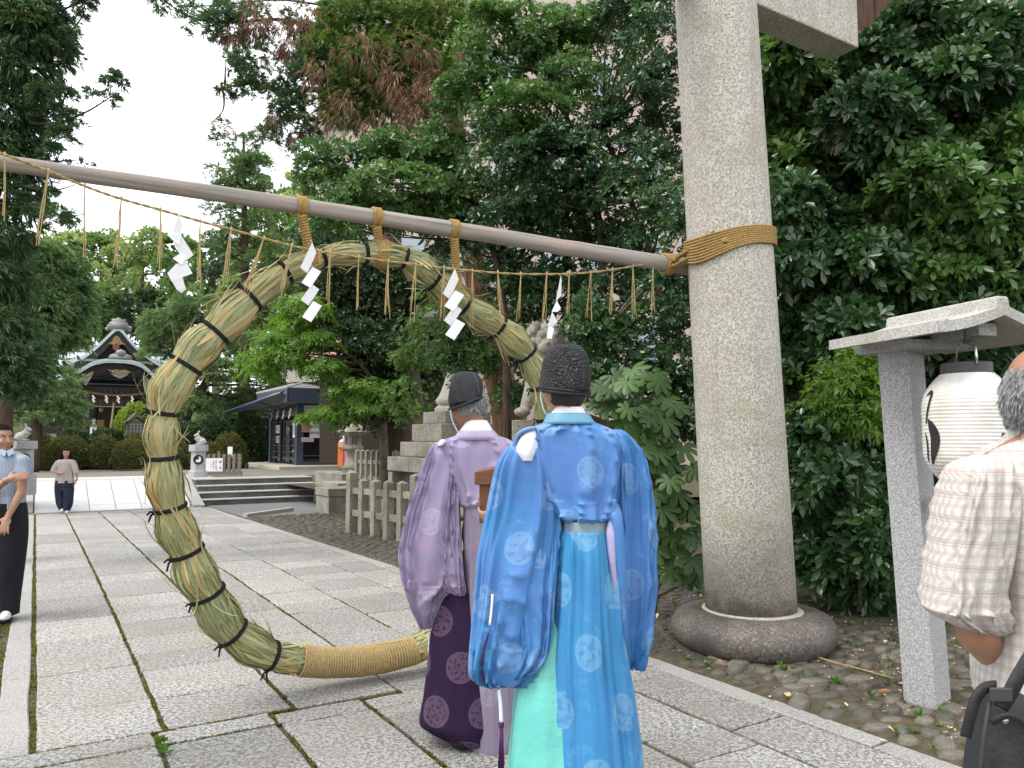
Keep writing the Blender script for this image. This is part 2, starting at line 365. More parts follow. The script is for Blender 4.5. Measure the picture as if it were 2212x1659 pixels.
def stripes(name, c, lines, rough=0.75, fuzz=0.002):
    """woven stripes: lines = (axis, period, width, colour, amount)"""
    m, t, b = base(name, rough, 0.2)
    uv = nd(t, 'UVMap').outputs[0]; sp = nd(t, 'SeparateXYZ', {0: uv}); cc = nd(t, 'RGB'); cc.outputs[0].default_value = (*c, 1); col = cc.outputs[0]
    wob = mth(t, 'MULTIPLY', mth(t, 'SUBTRACT', noise(t, uv, 9.0, 2), 0.5), fuzz * 3)
    for ax, per, wd, lc, amt, off in lines:
        x = mth(t, 'FRACT', mth(t, 'DIVIDE', mth(t, 'ADD', mth(t, 'ADD', sp.outputs[ax], wob), off), per))
        k = mth(t, 'MULTIPLY', mth(t, 'LESS_THAN', x, wd / per), amt)
        col = mixc(t, k, col, lc)
    t.links.new(col, b.inputs['Base Color'])
    vec = nd(t, 'NewGeometry').outputs['Position']
    bump(t, b, noise(t, vec, 16.0, 3), 0.012, 0.5)
    return m
mat['plaid'] = stripes('plaid', (0.53, 0.505, 0.48), [(0, 0.024, 0.011, (0.35, 0.305, 0.285), 0.5, 0), (1, 0.026, 0.010, (0.38, 0.335, 0.31), 0.45, 0),
    (1, 0.052, 0.0018, (0.36, 0.22, 0.16), 0.6, 0.004), (1, 0.052, 0.0018, (0.36, 0.22, 0.16), 0.6, -0.003), (1, 0.052, 0.0016, (0.36, 0.22, 0.16), 0.5, -0.009)])
mat['pinstripe'] = stripes('pinstripe', (0.19, 0.245, 0.34), [(0, 0.011, 0.0045, (0.42, 0.46, 0.53), 0.8, 0)], fuzz=0.0005)
mat['blouse'] = M('blouse', (0.43, 0.365, 0.345), (0.37, 0.31, 0.29), 9, 0.7, 0.25, 12, 0.02)
mat['navy'] = M('navy', (0.016, 0.022, 0.042), (0.022, 0.03, 0.055), 12, 0.8, 0.2, 14, 0.02)
mat['shoe_white'] = M('shoe_white', (0.7, 0.69, 0.66), (0.5, 0.48, 0.45), 20, 0.6)
mat['box_wood'] = M('box_wood', (0.19, 0.085, 0.038), (0.13, 0.055, 0.024), 5, 0.5, 0.4, 20, 0.001, stretch=(2, 2, 10))
mat['bag_nylon'] = M('bag_nylon', (0.012, 0.012, 0.013), (0.02, 0.02, 0.022), 20, 0.6, 0.4, 90, 0.004)
mat['plastic_dark'] = M('plastic_dark', (0.05, 0.045, 0.05), rough=0.45)
mat['steel'] = M('steel', (0.55, 0.55, 0.55), rough=0.3, metal=1.0)
mat['pink_tile'] = None

def weather(m, foot, foot_h, streak, lichen):
    """rain streaks down the shaft, grime at the foot, a little lichen"""
    t = m.node_tree; b = t.nodes['Principled BSDF']; col = b.inputs['Base Color'].links[0].from_socket
    vec = nd(t, 'TexCoord').outputs['Object']; sp = nd(t, 'SeparateXYZ', {0: vec})
    n = noise(t, nd(t, 'Mapping', {'Vector': vec, 'Scale': (7, 7, .35)}).outputs[0], 1.6, 5)       # pillar_streak
    col = mixc(t, mth(t, 'MULTIPLY', ramp(t, n, .52, .75), .42), col, streak)
    n2 = noise(t, vec, 3.0, 6)
    col = mixc(t, mth(t, 'MULTIPLY', ramp(t, n2, .56, .68), .4), col, lichen)
    h = mth(t, 'ADD', sp.outputs[2], mth(t, 'MULTIPLY', noise(t, vec, 9.0, 4), foot_h))
    col = mixc(t, mth(t, 'MULTIPLY', ramp(t, h, .27 + foot_h * 1.15, .27 + foot_h * .5), .8), col, foot)
    t.links.new(col, b.inputs['Base Color'])
weather(mat['granite_pillar'], (0.07, 0.062, 0.05), .22, (0.24, 0.20, 0.165), (0.27, 0.28, 0.17))
# ---------------------------------------------------------------- leaves, boughs and trees
def fastmesh(name, co, faces, tint=None, smooth=False):
    """co (N,3), faces (M,k) all with k corners"""
    me = bpy.data.meshes.new(name); n, (m, k) = len(co), faces.shape
    me.vertices.add(n); me.vertices.foreach_set('co', np.ascontiguousarray(co, dtype=np.float32).ravel())
    me.loops.add(m * k); me.loops.foreach_set('vertex_index', np.ascontiguousarray(faces, dtype=np.int32).ravel())
    me.polygons.add(m); me.polygons.foreach_set('loop_start', np.arange(m, dtype=np.int32) * k)
    if tint is not None:
        at = me.attributes.new('tint', 'FLOAT', 'POINT'); at.data.foreach_set('value', np.ascontiguousarray(tint, dtype=np.float32))
    me.update(calc_edges=True)
    if smooth: me.polygons.foreach_set('use_smooth', np.ones(m, dtype=bool))
    return me
def unit(a): return a / np.maximum(np.linalg.norm(a, axis=-1, keepdims=True), 1e-9)
def leafmesh(name, c, d, n, L, Wd, spread=(0.3, 1.2), fold=0.2, six=False, droop=0.0, tint=None, tvar=0.25, lvar=0.35, even=False):
    N = len(c); c = np.repeat(c, n, 0); d = np.repeat(d, n, 0); K = N * n
    rv = RNG.normal(size=(K, 3)) 
    if even:                       # whorl: leaves set round the twig end
        rv0 = np.repeat(RNG.normal(size=(N, 3)), n, 0); x = unit(rv0 - d * (rv0 * d).sum(1, keepdims=True)); y = np.cross(d, x)
        a = np.tile(np.arange(n), N) * 2 * PI / n + RNG.normal(size=K) * 0.25
        r = x * np.cos(a)[:, None] + y * np.sin(a)[:, None]
    else:
        r = unit(rv - d * (rv * d).sum(1, keepdims=True))
    ang = RNG.uniform(spread[0], spread[1], K)[:, None]
    ld = d * np.cos(ang) + r * np.sin(ang)
    sd = unit(np.cross(ld, d + RNG.normal(size=(K, 3)) * 0.35)); nm = np.cross(sd, ld)
    nm *= np.sign((nm * d).sum(1, keepdims=True) + 1e-6)
    l = (L * (1 + RNG.uniform(-lvar, lvar, K)))[:, None]; w = l * (Wd / L)
    b = c + ld * l * 0.08
    dz = np.zeros((K, 3)); dz[:, 2] = -droop
    if six:
        pts = [b, b + ld * l * .33 + sd * w * .30 + nm * w * fold * .5, b + ld * l * .72 + sd * w * .5 + nm * w * fold + dz * l * .4, b + ld * l + dz * l,
               b + ld * l * .72 - sd * w * .5 + nm * w * fold + dz * l * .4, b + ld * l * .33 - sd * w * .30 + nm * w * fold * .5]
        co = np.stack(pts, 1).reshape(-1, 3); i = np.arange(K) * 6
        fc = np.concatenate([np.stack([i, i + 1, i + 2, i + 3], 1), np.stack([i, i + 3, i + 4, i + 5], 1)]); pv = 6
    else:
        pts = [b, b + ld * l * .5 + sd * w * .5 + nm * w * fold + dz * l * .3, b + ld * l + dz * l, b + ld * l * .5 - sd * w * .5 + nm * w * fold + dz * l * .3]
        co = np.stack(pts, 1).reshape(-1, 3); i = np.arange(K) * 4
        fc = np.stack([i, i + 1, i + 2, i + 3], 1); pv = 4
    tt = np.full(N, 0.5) if tint is None else tint
    tt = np.clip(np.repeat(tt, n) + RNG.uniform(-tvar, tvar, K), 0, 1)
    return fastmesh(name, co, fc, np.repeat(tt, pv))
TOCAM = np.array([0.0, 0.0, EYE])
def E_(u, v, ru, rv, Y, rd=None):
    """an ellipsoid of crown: centre and radii in metres"""
    p = P(u, v, Y); k = px(Y)
    return (p.x, p.y, p.z, ru * k, rd if rd else (ru + rv) * 0.5 * k, rv * k)
def pads(lobes, n, pr, per, shell=0.5, flat=0.35, up=0.55, facing=-0.35, arch=0.3):
    """boughs: flattened pads of twig ends spread through the lobes; returns twig ends, directions, bough tint, bough centres"""
    lb = np.array([l[:6] for l in lobes]); wt = lb[:, 3] * lb[:, 5] + lb[:, 3] * lb[:, 4]; wt = wt / wt.sum()
    C, D_, T, PC = [], [], [], []
    idx = RNG.choice(len(lb), n, p=wt)
    for i in idx:
        c, r = lb[i, :3], lb[i, 3:]
        tc_ = unit(TOCAM - c)
        for _ in range(20):
            q = unit(RNG.normal(size=3))
            if q @ tc_ > facing: break
        rad = shell + (1 - shell) * math.sqrt(RNG.random())
        pc = c + q * r * rad
        out = unit(q / np.maximum(r, 1e-3))
        nrm = unit(out * (1 - up) + np.array([0, 0, up]) + RNG.normal(size=3) * 0.15)
        x = unit(np.cross(nrm, RNG.normal(size=3))); y = np.cross(nrm, x)
        m = max(3, int(per * RNG.uniform(.6, 1.4))); rr = pr * RNG.uniform(.65, 1.35)
        a = RNG.uniform(0, 2 * PI, m); s = np.sqrt(RNG.random(m)) * rr
        h = RNG.normal(size=m) * flat * rr * .5 - arch * s * s / rr
        pts = pc + x * (s * np.cos(a))[:, None] + y * (s * np.sin(a))[:, None] + nrm * h[:, None]
        dd = unit(nrm * 0.6 + (x * np.cos(a)[:, None] + y * np.sin(a)[:, None]) * (s / rr)[:, None] * 0.8 + out * 0.4 + RNG.normal(size=(m, 3)) * .25)
        C.append(pts); D_.append(dd); T.append(np.full(m, np.clip(RNG.normal(.45, .2), 0, .75))); PC.append(pc)
    return np.concatenate(C), np.concatenate(D_), np.concatenate(T), np.array(PC)
def foliage(name, lobes, n, pr, per, m, leaf, parent=None, kw=None, pk=None):
    """crown leaves as one mesh. leaf: (leaves per twig, length, width)"""
    c, d, t, pc = pads(lobes, n, pr, per, **(pk or {}))
    me = leafmesh(name, c, d, leaf[0], leaf[1], leaf[2], tint=t, **(kw or {}))
    o = link(name, me, m, parent); o['kind'] = 'stuff'
    return o, pc
def limbs(parent, m, trunk, ends, n, r, name='branch', sag=0.0):
    """boughs from the trunk line to bough centres, one mesh"""
    mb = MB(); tr = [Vector(p) for p in trunk]
    for k in range(min(n, len(ends))):
        e = Vector(ends[k]); best = min(tr, key=lambda q: (q - e).length + max(0, q.z - e.z) * 1.5)
        mid = best.lerp(e, .55) + Vector((R.uniform(-.1, .1), R.uniform(-.1, .1), R.uniform(-.05, .1) * (best - e).length - sag))
        pts = crom([best, best.lerp(mid, .5), mid, e], 3)
        mb.tube(pts, [r * (1 - .85 * i / (len(pts) - 1)) for i in range(len(pts))], 5)
    return mb.obj(name, m, parent, smooth=True)
def trunk_mesh(pts, rad, n=12, ridges=0.0, sub=5):
    a = crom([(*p, r) for p, r in zip(pts, rad)], sub); mb = MB()
    mb.tube([p[:3] for p in a], [p[3] for p in a], n)
    if ridges:
        k = len(mb.v) // n
        for i in range(len(mb.v)):
            j = i % n; q = i // n; c = a[q][:3]
            f = 1 + ridges * (math.sin(j * 2.7 + q * .13) * .6 + R.uniform(-.5, .5))
            mb.v[i] = tuple(c[t] + (mb.v[i][t] - c[t]) * f for t in range(3))
    return mb

# ---------------------------------------------------------------- ground, path, steps, terrace
A_STEP, A_TER, Z_TER = 20.7, 22.3, 0.46
def grid(a0, a1, b0, b1, zf, na, nb):
    mb = MB(); vs_ = [W(a0 + (a1 - a0) * i / na, b0 + (b1 - b0) * j / nb, 0) for i in range(na + 1) for j in range(nb + 1)]
    vs_ = [Vector((p.x, p.y, zf(*ab(p)))) for p in vs_]
    mb.add(vs_, [(i * (nb + 1) + j, i * (nb + 1) + j + 1, (i + 1) * (nb + 1) + j + 1, (i + 1) * (nb + 1) + j) for i in range(na) for j in range(nb)])
    return mb
tag(grid(-30, 900, -450, 500, lambda a, b: zg(min(a, 23)) - 0.05, 120, 20).obj('ground', mat['soil']), kind='structure')
path = thing('path', None, None, W(8, 1.8, 0)); path['kind'] = 'structure'
grid(-4, 21, -0.16, 3.7, lambda a, b: zg(a) - 0.014, 25, 2).obj('joint_bed', mat['joint'], path)
SLABS = []
def slab(a0, a1, b0, b1, m='granite_path', gap=0.005, parent=path, name='paving_slab', zf=zg, th=0.05, k=4, jit=0.006, zj=0.003):
    c = [(a0 + gap, b0 + gap), (a0 + gap, b1 - gap), (a1 - gap, b1 - gap), (a1 - gap, b0 + gap)]
    out = []
    for i in range(4):
        p, q = c[i], c[(i + 1) % 4]
        for j in range(k): t = j / k; out.append((p[0] + (q[0] - p[0]) * t + R.uniform(-jit, jit), p[1] + (q[1] - p[1]) * t + R.uniform(-jit, jit)))
    ca, cb = (a0 + a1) / 2, (b0 + b1) / 2; dz = R.uniform(-zj, zj); n = len(out); ch = 0.007
    def ring(ins, z):
        r = []
        for a, b in out:
            la, lb = max(abs(a - ca), 1e-4), max(abs(b - cb), 1e-4)
            a2 = a - math.copysign(min(ins, la), a - ca) if la > (a1 - a0) * .3 else a
            b2 = b - math.copysign(min(ins, lb), b - cb) if lb > (b1 - b0) * .3 else b
            r.append(W(a2, b2, zf(a2) + z + dz))
        return r
    mb = MB(); vs_ = ring(0, -th) + ring(0, -ch * .8) + ring(ch, 0)
    fs = [tuple(2 * n + i for i in range(n))]
    for q in (0, 1): fs += [(q * n + i, q * n + (i + 1) % n, (q + 1) * n + (i + 1) % n, (q + 1) * n + i) for i in range(n)]
    mb.add(vs_, fs)
    return mb.obj(name, mat[m], parent)
BC = [0.045, 0.63, 1.29, 1.91, 2.48, 3.11, 3.53]
MG = [0.014, 0.012, 0.012, 0.009, 0.005, 0.004, 0.004]
def cross(b): return 4.45 - 0.03 * b if b < 1.3 else 4.38 - 0.06 * (b - 1.3)
st0 = [G(80, v) for v in (1548, 1464, 1390, 1345, 1298, 1258, 1232, 1209, 1176, 1155, 1136, 1122, 1109)]
RAMP_A0 = 20.3
for ci in range(6):
    b0, b1 = BC[ci], BC[ci + 1]
    if ci == 0: st = [cross(b0)] + [ab(p)[0] for p in st0]; st = [s for s in st if s < RAMP_A0 - .2] + [RAMP_A0]
    else:
        st = [cross(b0)]; 
        while st[-1] < RAMP_A0 - .9: st.append(st[-1] + R.choice((.42, .55, .62, .75, .9)))
        st.append(RAMP_A0)
    g = (MG[ci] + MG[ci + 1]) / 2
    for i in range(len(st) - 1):
        if st[i + 1] - st[i] > 0.1: slab(st[i], st[i + 1], b0 + MG[ci] * .6, b1 - MG[ci + 1] * .6, k=4 if st[i] < 12 else 2)
def run(a, a1, b0, b1, m, ls=(1.3, 1.9), **kw):
    while a < a1 - .05:
        e = min(a1, a + R.uniform(*ls)); slab(a, e, b0, b1, m, **kw); a = e
run(4.45, RAMP_A0, -0.13, 0.03, 'granite_kerb', name='kerb_stone')
run(-1.0, RAMP_A0 - .1, 3.54, 3.69, 'granite_kerb', (0.5, 1.1), name='kerb_stone')
# the slabs this side of the gateway are laid differently
NB = [-0.62, 0.575, 1.155, 1.665, 2.15, 2.63, 3.115, 3.54]
for i in range(7):
    b0, b1 = NB[i] + .008, NB[i + 1] - .008; c = cross((b0 + b1) / 2)
    band = c - (0.2 if i != 3 else 0.33)
    if i in (0, 1, 2, 3): slab(band, c - .004, b0, b1)
    else: band = c - .004
    st = [band]
    if i == 6: st = [c, 3.78, 2.895, 1.9]
    elif i == 5: st = [c, 3.86, 3.02, 2.70, 1.8]
    else:
        while st[-1] > 0.3: st.append(st[-1] - R.uniform(.62, 1.0))
    for j in range(len(st) - 1):
        if st[j] - st[j + 1] > .1: slab(st[j + 1], st[j], b0, b1)
# moss in the long joints
mc, md = [], []
for bi, hw, a1, dens in ((BC[0], .014, 20, 260), (BC[1], .013, 20, 230), (BC[2], .012, 19, 190), (BC[3], .009, 17, 120), (-0.15, .022, 20, 240), (BC[4], .004, 12, 50), (0.575, .014, 4.4, 260), (1.155, .016, 4.4, 260), (1.665, .014, 4.4, 260)):
    a0 = cross(bi) if bi not in (0.575, 1.155, 1.665) else 2.6
    for k in range(int((a1 - a0) * dens)):
        a = a0 + (a1 - a0) * R.random() ** 1.25
        if math.sin(a * 7.1 + bi * 30) + math.sin(a * 2.3 + bi * 11) > 0.35 and R.random() < .88: continue
        mc.append(W(a, bi + R.gauss(0, hw * .55), zg(a) - .013)); md.append((R.gauss(0, .3), R.gauss(0, .3), 1))
for k in range(1500):       # a little in the cross joints near the camera
    b = R.uniform(0.05, 1.9); mc.append(W(cross(b) - .002 - R.choice((0, .2)) + R.gauss(0, .006), b, -.012)); md.append((R.gauss(0, .3), R.gauss(0, .3), 1))
mo = link('moss', leafmesh('moss', np.array(mc), unit(np.array(md)), 5, 0.013, 0.009, (0.3, 1.4), tvar=.5), mat['moss']); mo['kind'] = 'stuff'
# cobbles beside the path
def cob_mesh(n=8):
    mb = MB(); pr = [R.uniform(.74, 1.16) for _ in range(n)]; vs_ = []
    for rr, z in ((1.06, -.03), (0.98, .004), (0.70, .016)):
        for j in range(n):
            a = 2 * PI * j / n; vs_.append((math.cos(a) * pr[j] * rr * .5, math.sin(a) * pr[j] * rr * .5, z + (R.uniform(-.0035, .0045) if z > .01 else 0)))
    fs = [tuple(2 * n + j for j in range(n))]
    for q in (0, 1): fs += [(q * n + j, q * n + (j + 1) % n, (q + 1) * n + (j + 1) % n, (q + 1) * n + j) for j in range(n)]
    mb.add(vs_, fs); return mb
protos = [cob_mesh(R.choice((5, 6, 7, 8))) for _ in range(12)]; pmesh = [p.mesh('cobble', True) for p in protos]
for me in pmesh: me.materials.append(mat['cobble'])
bank = thing('cobbled_verge', None, None, W(4, 4.8, 0)); bank['kind'] = 'structure'
grid(-1.5, 16.9, 3.665, 7.6, lambda a, b: zg(a) + .002 - .012 * max(0, 1 - (b - 3.665) / .06) + .004 * math.sin(a * 9) * math.sin(b * 11) + .03 * max(0, b - 5.5), 120, 30).obj('verge_bed', mat['joint'], bank)
spots = []
row = 0; a = -0.4
while a < 16.6:
    step = .105 if a < 6 else .12; b = 3.79 + (row % 2) * .09
    while b < (6.9 if a < 7 else 5.4):
        spots.append((a + R.uniform(-.025, .025), b + R.uniform(-.035, .035), R.uniform(.6, 1.4))); b += R.uniform(.145, .2)
    a += step; row += 1
def inview(p):
    y = p.y * math.cos(TH) + (p.z - EYE) * math.sin(TH)
    if y < .3: return False
    u = 1106 + F * p.x / y; v = 829.5 - F * ((p.z - EYE) * math.cos(TH) - p.y * math.sin(TH)) / y
    return -40 < u < 2252 and -40 < v < 1700
TOR = W(4.0, 4.56); LAMP = Vector((2.42, 4.56, 0))
near, rest = [], []
for a, b, s in spots:
    p = W(a, b, zg(a) + .002 + R.uniform(-.008, .004))
    if (p - TOR).length < .5 or (p - LAMP).length < .16: continue
    (near if inview(p) and a < 3.9 and len(near) < 290 else rest).append((p, s))
for p, s in near:
    i = R.randrange(12); o = bpy.data.objects.new('cobble', pmesh[i]); COL.objects.link(o); o.parent = bank
    o.matrix_local = Matrix.Translation(p - ORG[bank]) @ Matrix.Rotation(PH + R.uniform(-.6, .6), 4, 'Z') @ Matrix.Rotation(R.gauss(0, .03), 4, 'X') @ Matrix.Diagonal((.185 * s, .118 * R.uniform(.8, 1.15), R.uniform(.6, 1.4), 1))
mb = MB()
for p, s in rest:
    q = protos[R.randrange(12)]; mtx = Matrix.Translation(p) @ Matrix.Rotation(PH + R.uniform(-.2, .2), 4, 'Z') @ Matrix.Diagonal((.185 * s, .115 * R.uniform(.85, 1.15), R.uniform(.5, 1.2), 1))
    mb.add([mtx @ Vector(v) for v in q.v], q.f)
rb = mb.obj('cobble_field', mat['cobble'], bank, smooth=True); rb['kind'] = 'stuff'
# cobbles at the left edge of the path
lv = thing('cobbled_edge', None, None, W(8, -.5, 0)); lv['kind'] = 'structure'
grid(2, 21, -1.6, -0.135, lambda a, b: zg(a) - .02, 20, 2).obj('edge_bed', mat['joint'], lv)
mb = MB(); a = 3.0
while a < 19:
    b = -.24
    while b > -1.3:
        q = protos[R.randrange(12)]; mtx = Matrix.Translation(W(a + R.uniform(-.02, .02), b, zg(a) - .012)) @ Matrix.Rotation(PH + R.uniform(-.2, .2), 4, 'Z') @ Matrix.Diagonal((.15 * R.uniform(.8, 1.1), .11, .8, 1))
        mb.add([mtx @ Vector(v) for v in q.v], q.f); b -= .165
    a += .12
lo_ = mb.obj('cobble_field', mat['cobble'], lv, smooth=True); lo_['kind'] = 'stuff'
# asphalt before the steps
grid(16.4, A_STEP + .1, 3.70, 7.2, lambda a, b: zg(a) + .004, 6, 3).obj('asphalt', mat['asphalt'])['kind'] = 'structure'
mb = MB(); p, q = W(16.62, 3.75, 0), W(17.62, 5.0, 0); d = (q - p).normalized(); nrm = Vector((-d.y, d.x, 0))
mb.box((p + q) / 2 + Vector((0, 0, zg(17) + .03)), ((q - p).length / 2, .06, .05), (d, nrm, EZ))
o = mb.obj('kerb_stone', mat['tread_stone']); bev(o, .01); tag(o, 'pale kerb stone between the asphalt and the cobbles', 'kerb')
# four steps right of the ramp, three seen at its left
steps = thing('stone_steps', None, None, W(A_STEP, 5, 0)); steps['kind'] = 'structure'
ZB = zg(A_STEP); RISE = (Z_TER - ZB) / 4; TR = 0.36
for i in range(4):
    zt = ZB + RISE * (i + 1)
    for b0, b1 in ((3.62, 6.75), (-6.0, -0.42)):
        a0 = A_STEP + TR * i; n = 3; 
        for j in range(n):
            c0, c1 = b0 + (b1 - b0) * j / n, b0 + (b1 - b0) * (j + 1) / n
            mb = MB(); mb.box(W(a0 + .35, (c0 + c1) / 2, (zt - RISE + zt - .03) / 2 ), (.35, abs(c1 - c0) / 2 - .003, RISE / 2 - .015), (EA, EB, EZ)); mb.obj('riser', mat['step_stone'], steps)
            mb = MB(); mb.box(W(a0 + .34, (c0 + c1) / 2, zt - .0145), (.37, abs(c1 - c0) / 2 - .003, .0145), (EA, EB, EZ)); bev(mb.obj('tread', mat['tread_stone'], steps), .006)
# the pale ramp in line with the path
rampo = thing('ramp', None, None, W(21, 1.8, 0)); rampo['kind'] = 'structure'
ZR0 = zg(RAMP_A0) + .02; RA1 = A_TER + .25
def zr(a): return ZR0 + (Z_TER + .004 - ZR0) * (a - RAMP_A0 - .12) / (RA1 - RAMP_A0 - .12)
mb = MB(); mb.prism([W(RAMP_A0 + .1, -.36, -.4), W(RAMP_A0 + .1, -.36, zr(RAMP_A0 + .1) - .012), W(RA1, -.36, Z_TER - .012), W(RA1, -.36, -.4)], EB * 3.98)
mb.obj('ramp_bed', mat['joint'], rampo)
nb_, na_ = 6, 6
for i in range(na_):
    for j in range(nb_):
        a0, a1 = RAMP_A0 + .12 + (RA1 - RAMP_A0 - .12) * i / na_, RAMP_A0 + .12 + (RA1 - RAMP_A0 - .12) * (i + 1) / na_
        b0, b1 = 0.02 + 3.3 * j / nb_, 0.02 + 3.3 * (j + 1) / nb_
        slab(a0, a1, b0, b1, 'white_tile', .006, rampo, 'ramp_tile', zr, .02, 1, 0, .001)
for b0, b1 in ((-.36, 0.0), (3.34, 3.62)):
    for i in range(3):
        a0, a1 = RAMP_A0 + (RA1 - RAMP_A0) * i / 3, RAMP_A0 + (RA1 - RAMP_A0) * (i + 1) / 3
        slab(a0, a1, b0, b1, 'granite_kerb', .004, rampo, 'ramp_kerb', lambda a: zr(max(a, RAMP_A0 + .12)) + .03, .12, 1, 0, 0)
slab(RAMP_A0 - .0, RAMP_A0 + .11, -.05, 3.36, 'granite_kerb', .004, rampo, 'ramp_sill', lambda a: ZR0 - .004, .04, 1, 0, 0)
# upper terrace
ter = thing('terrace', None, None, W(30, 0, Z_TER)); ter['kind'] = 'structure'
mb = grid(A_TER + .28, 200, -120, 140, lambda a, b: Z_TER - .004, 30, 10); mb.obj('terrace_gravel', mat['gravel'], ter)
mb = MB(); mb.box(W(A_TER + .33, -63, .1), (.04, 57.0, .355), (EA, EB, EZ)); mb.box(W(A_TER + .33, 73, .1), (.04, 66.5, .355), (EA, EB, EZ)); mb.obj('terrace_edge', mat['old_stone'], ter)
for i in range(8):
    slab(RA1 + .02, RA1 + .85, -1.5 + i * .72, -1.5 + (i + 1) * .72, 'pale_stone', .005, ter, 'terrace_slab', lambda a: Z_TER + .004, .02, 1, 0, .001)
    slab(RA1 + .86, RA1 + 1.9, -1.5 + i * .72, -1.5 + (i + 1) * .72, 'white_tile', .005, ter, 'terrace_slab', lambda a: Z_TER + .004, .02, 1, 0, .001)
# ---------------------------------------------------------------- the stone gateway
torii = thing('torii', 'tall grey granite gateway with round pillars on dark rounded base stones', 'gateway', W(4.0, 1.83, 0))
LEAN = 0.053
def pillar(bc, sgn):
    base = W(4.0, bc, 0); ax = (EZ - EB * (LEAN * sgn)).normalized()
    pts = [base + ax * (z - .0) for z in (.2, 1.0, 2.2, 3.4, 4.6, 5.8)]
    mb = MB(); mb.tube(pts, [.327, .324, .318, .310, .302, .294], 48); o = mb.obj('pillar', mat['granite_pillar'], torii, smooth=True)
    prof = [(.50, -.03), (.57, .03), (.592, .09), (.585, .15), (.54, .215), (.45, .25), (.385, .255), (.36, .245), (.30, .245)]
    mb = MB(); n = 48; mb.lathe(base, prof, n)
    for i, v in enumerate(mb.v):
        d = Vector(v) - base; a = math.atan2(d.y, d.x); f = 1 + .018 * math.sin(3 * a + 1) + .012 * math.sin(7 * a) + (.02 if abs(math.sin(2.5 * a + .6)) < .12 else 0)
        mb.v[i] = (base.x + d.x * f, base.y + d.y * f, v[2])
    mb.obj('base_stone', mat['base_stone'], torii, smooth=True)
    mb = MB(); mb.lathe(base, [(.32, .235), (.362, .238), (.362, .252), (.335, .262), (.32, .262)], 40); mb.obj('mortar_ring', mat['pale_stone'], torii, smooth=True)
pillar(4.56, 1); pillar(-1.0, -1)
n0 = onplane(1740, 56, W(3.83, 0), EA); n1 = onplane(1862, 91, W(3.83, 0), EA)
zb, be = (n0.z + n1.z) / 2, ab(n1)[1]
mb = MB(); mb.box(W(4.0, (be + 1.83 * 2 - be) / 2, zb + .27), (.14, be - 1.83, .27), (EA, EB, EZ)); bev(mb.obj('tie_beam', mat['granite_pillar'], torii), .012)
mb = MB()
for s in (1, -1):
    pts = [(0, .0), (3.2, .06), (4.4, .22), (4.4, .62), (3.2, .42), (0, .36)]
    mb.prism([W(3.74, 1.83 + s * x, 5.75 + z) for x, z in pts], EA * .52)
mb.obj('lintel', mat['granite_pillar'], torii)
# ---------------------------------------------------------------- the log tied across
PR, PL = P(1470, 577, 5.94), P(0, 358, 3.71)
pdir = (PR - PL).normalized(); p_0, p_1 = PL - pdir * 1.3, PR + pdir * .62; PLEN = (p_1 - p_0).length
pp = []
for i in range(41):
    t = i / 40; p = p_0.lerp(p_1, t) + Vector((0, 0, .03 * math.sin(PI * t) - .004)); p += Vector((R.gauss(0, .0015), R.gauss(0, .0015), R.gauss(0, .0015))); pp.append(p)
mb = MB(); mb.tube(pp, [.034 + .030 * i / 40 + R.gauss(0, .0006) for i in range(41)], 20)
logm, lt, lb = base('log_wood', .75, .25)
lv_ = nd(lt, 'TexCoord').outputs['Object']; ang = math.atan2(pdir.y, pdir.x)
lm = nd(lt, 'Mapping', {'Vector': lv_, 'Rotation': (0, 0, -ang)}).outputs[0]
lg = nd(lt, 'Mapping', {'Vector': lm, 'Scale': (.55, 20, 20)}).outputs[0]
n1_ = noise(lt, lg, 1.6, 5); n2_ = noise(lt, lm, 2.2, 4)
col = mixc(lt, ramp(lt, n1_, .35, .65), (0.19, 0.17, 0.155), (0.36, 0.325, 0.295)); col = mixc(lt, mth(lt, 'MULTIPLY', ramp(lt, n2_, .45, .7), .45), col, (0.40, 0.27, 0.19))
col = mixc(lt, ramp(lt, n1_, .33, .29), col, (0.05, 0.04, 0.035))
lt.links.new(col, lb.inputs['Base Color']); bump(lt, lb, n1_, .006)
mb.v = [tuple(v) for v in mb.v]
logo = mb.obj('log_pole', logm, None, smooth=True)
tag(logo, 'weathered grey log lashed across between the gateway pillars', 'log')
def pole_at(u):                      # point of the log axis under that picture column
    best = min(range(2001), key=lambda i: abs((lambda p: 1106 + F * p.x / (p.y * math.cos(TH) + (p.z - EYE) * math.sin(TH)))(p_0.lerp(p_1, i / 2000)) - u))
    t = best / 2000; return p_0.lerp(p_1, t) + Vector((0, 0, .03 * math.sin(PI * t) - .004)), .034 + .03 * t
def helix(mb, c, ax, r, turns, pitch, wire, n=14, wn=6, out=None):
    x = ax.orthogonal().normalized(); y = ax.cross(x); pts = []
    for i in range(int(turns * n) + 1):
        a = 2 * PI * i / n; t = i / n
        pts.append(c + ax * (pitch * t) + (x * math.cos(a) + y * math.sin(a)) * (r if not callable(r) else r(t)))
    mb.tube(pts, wire, wn)
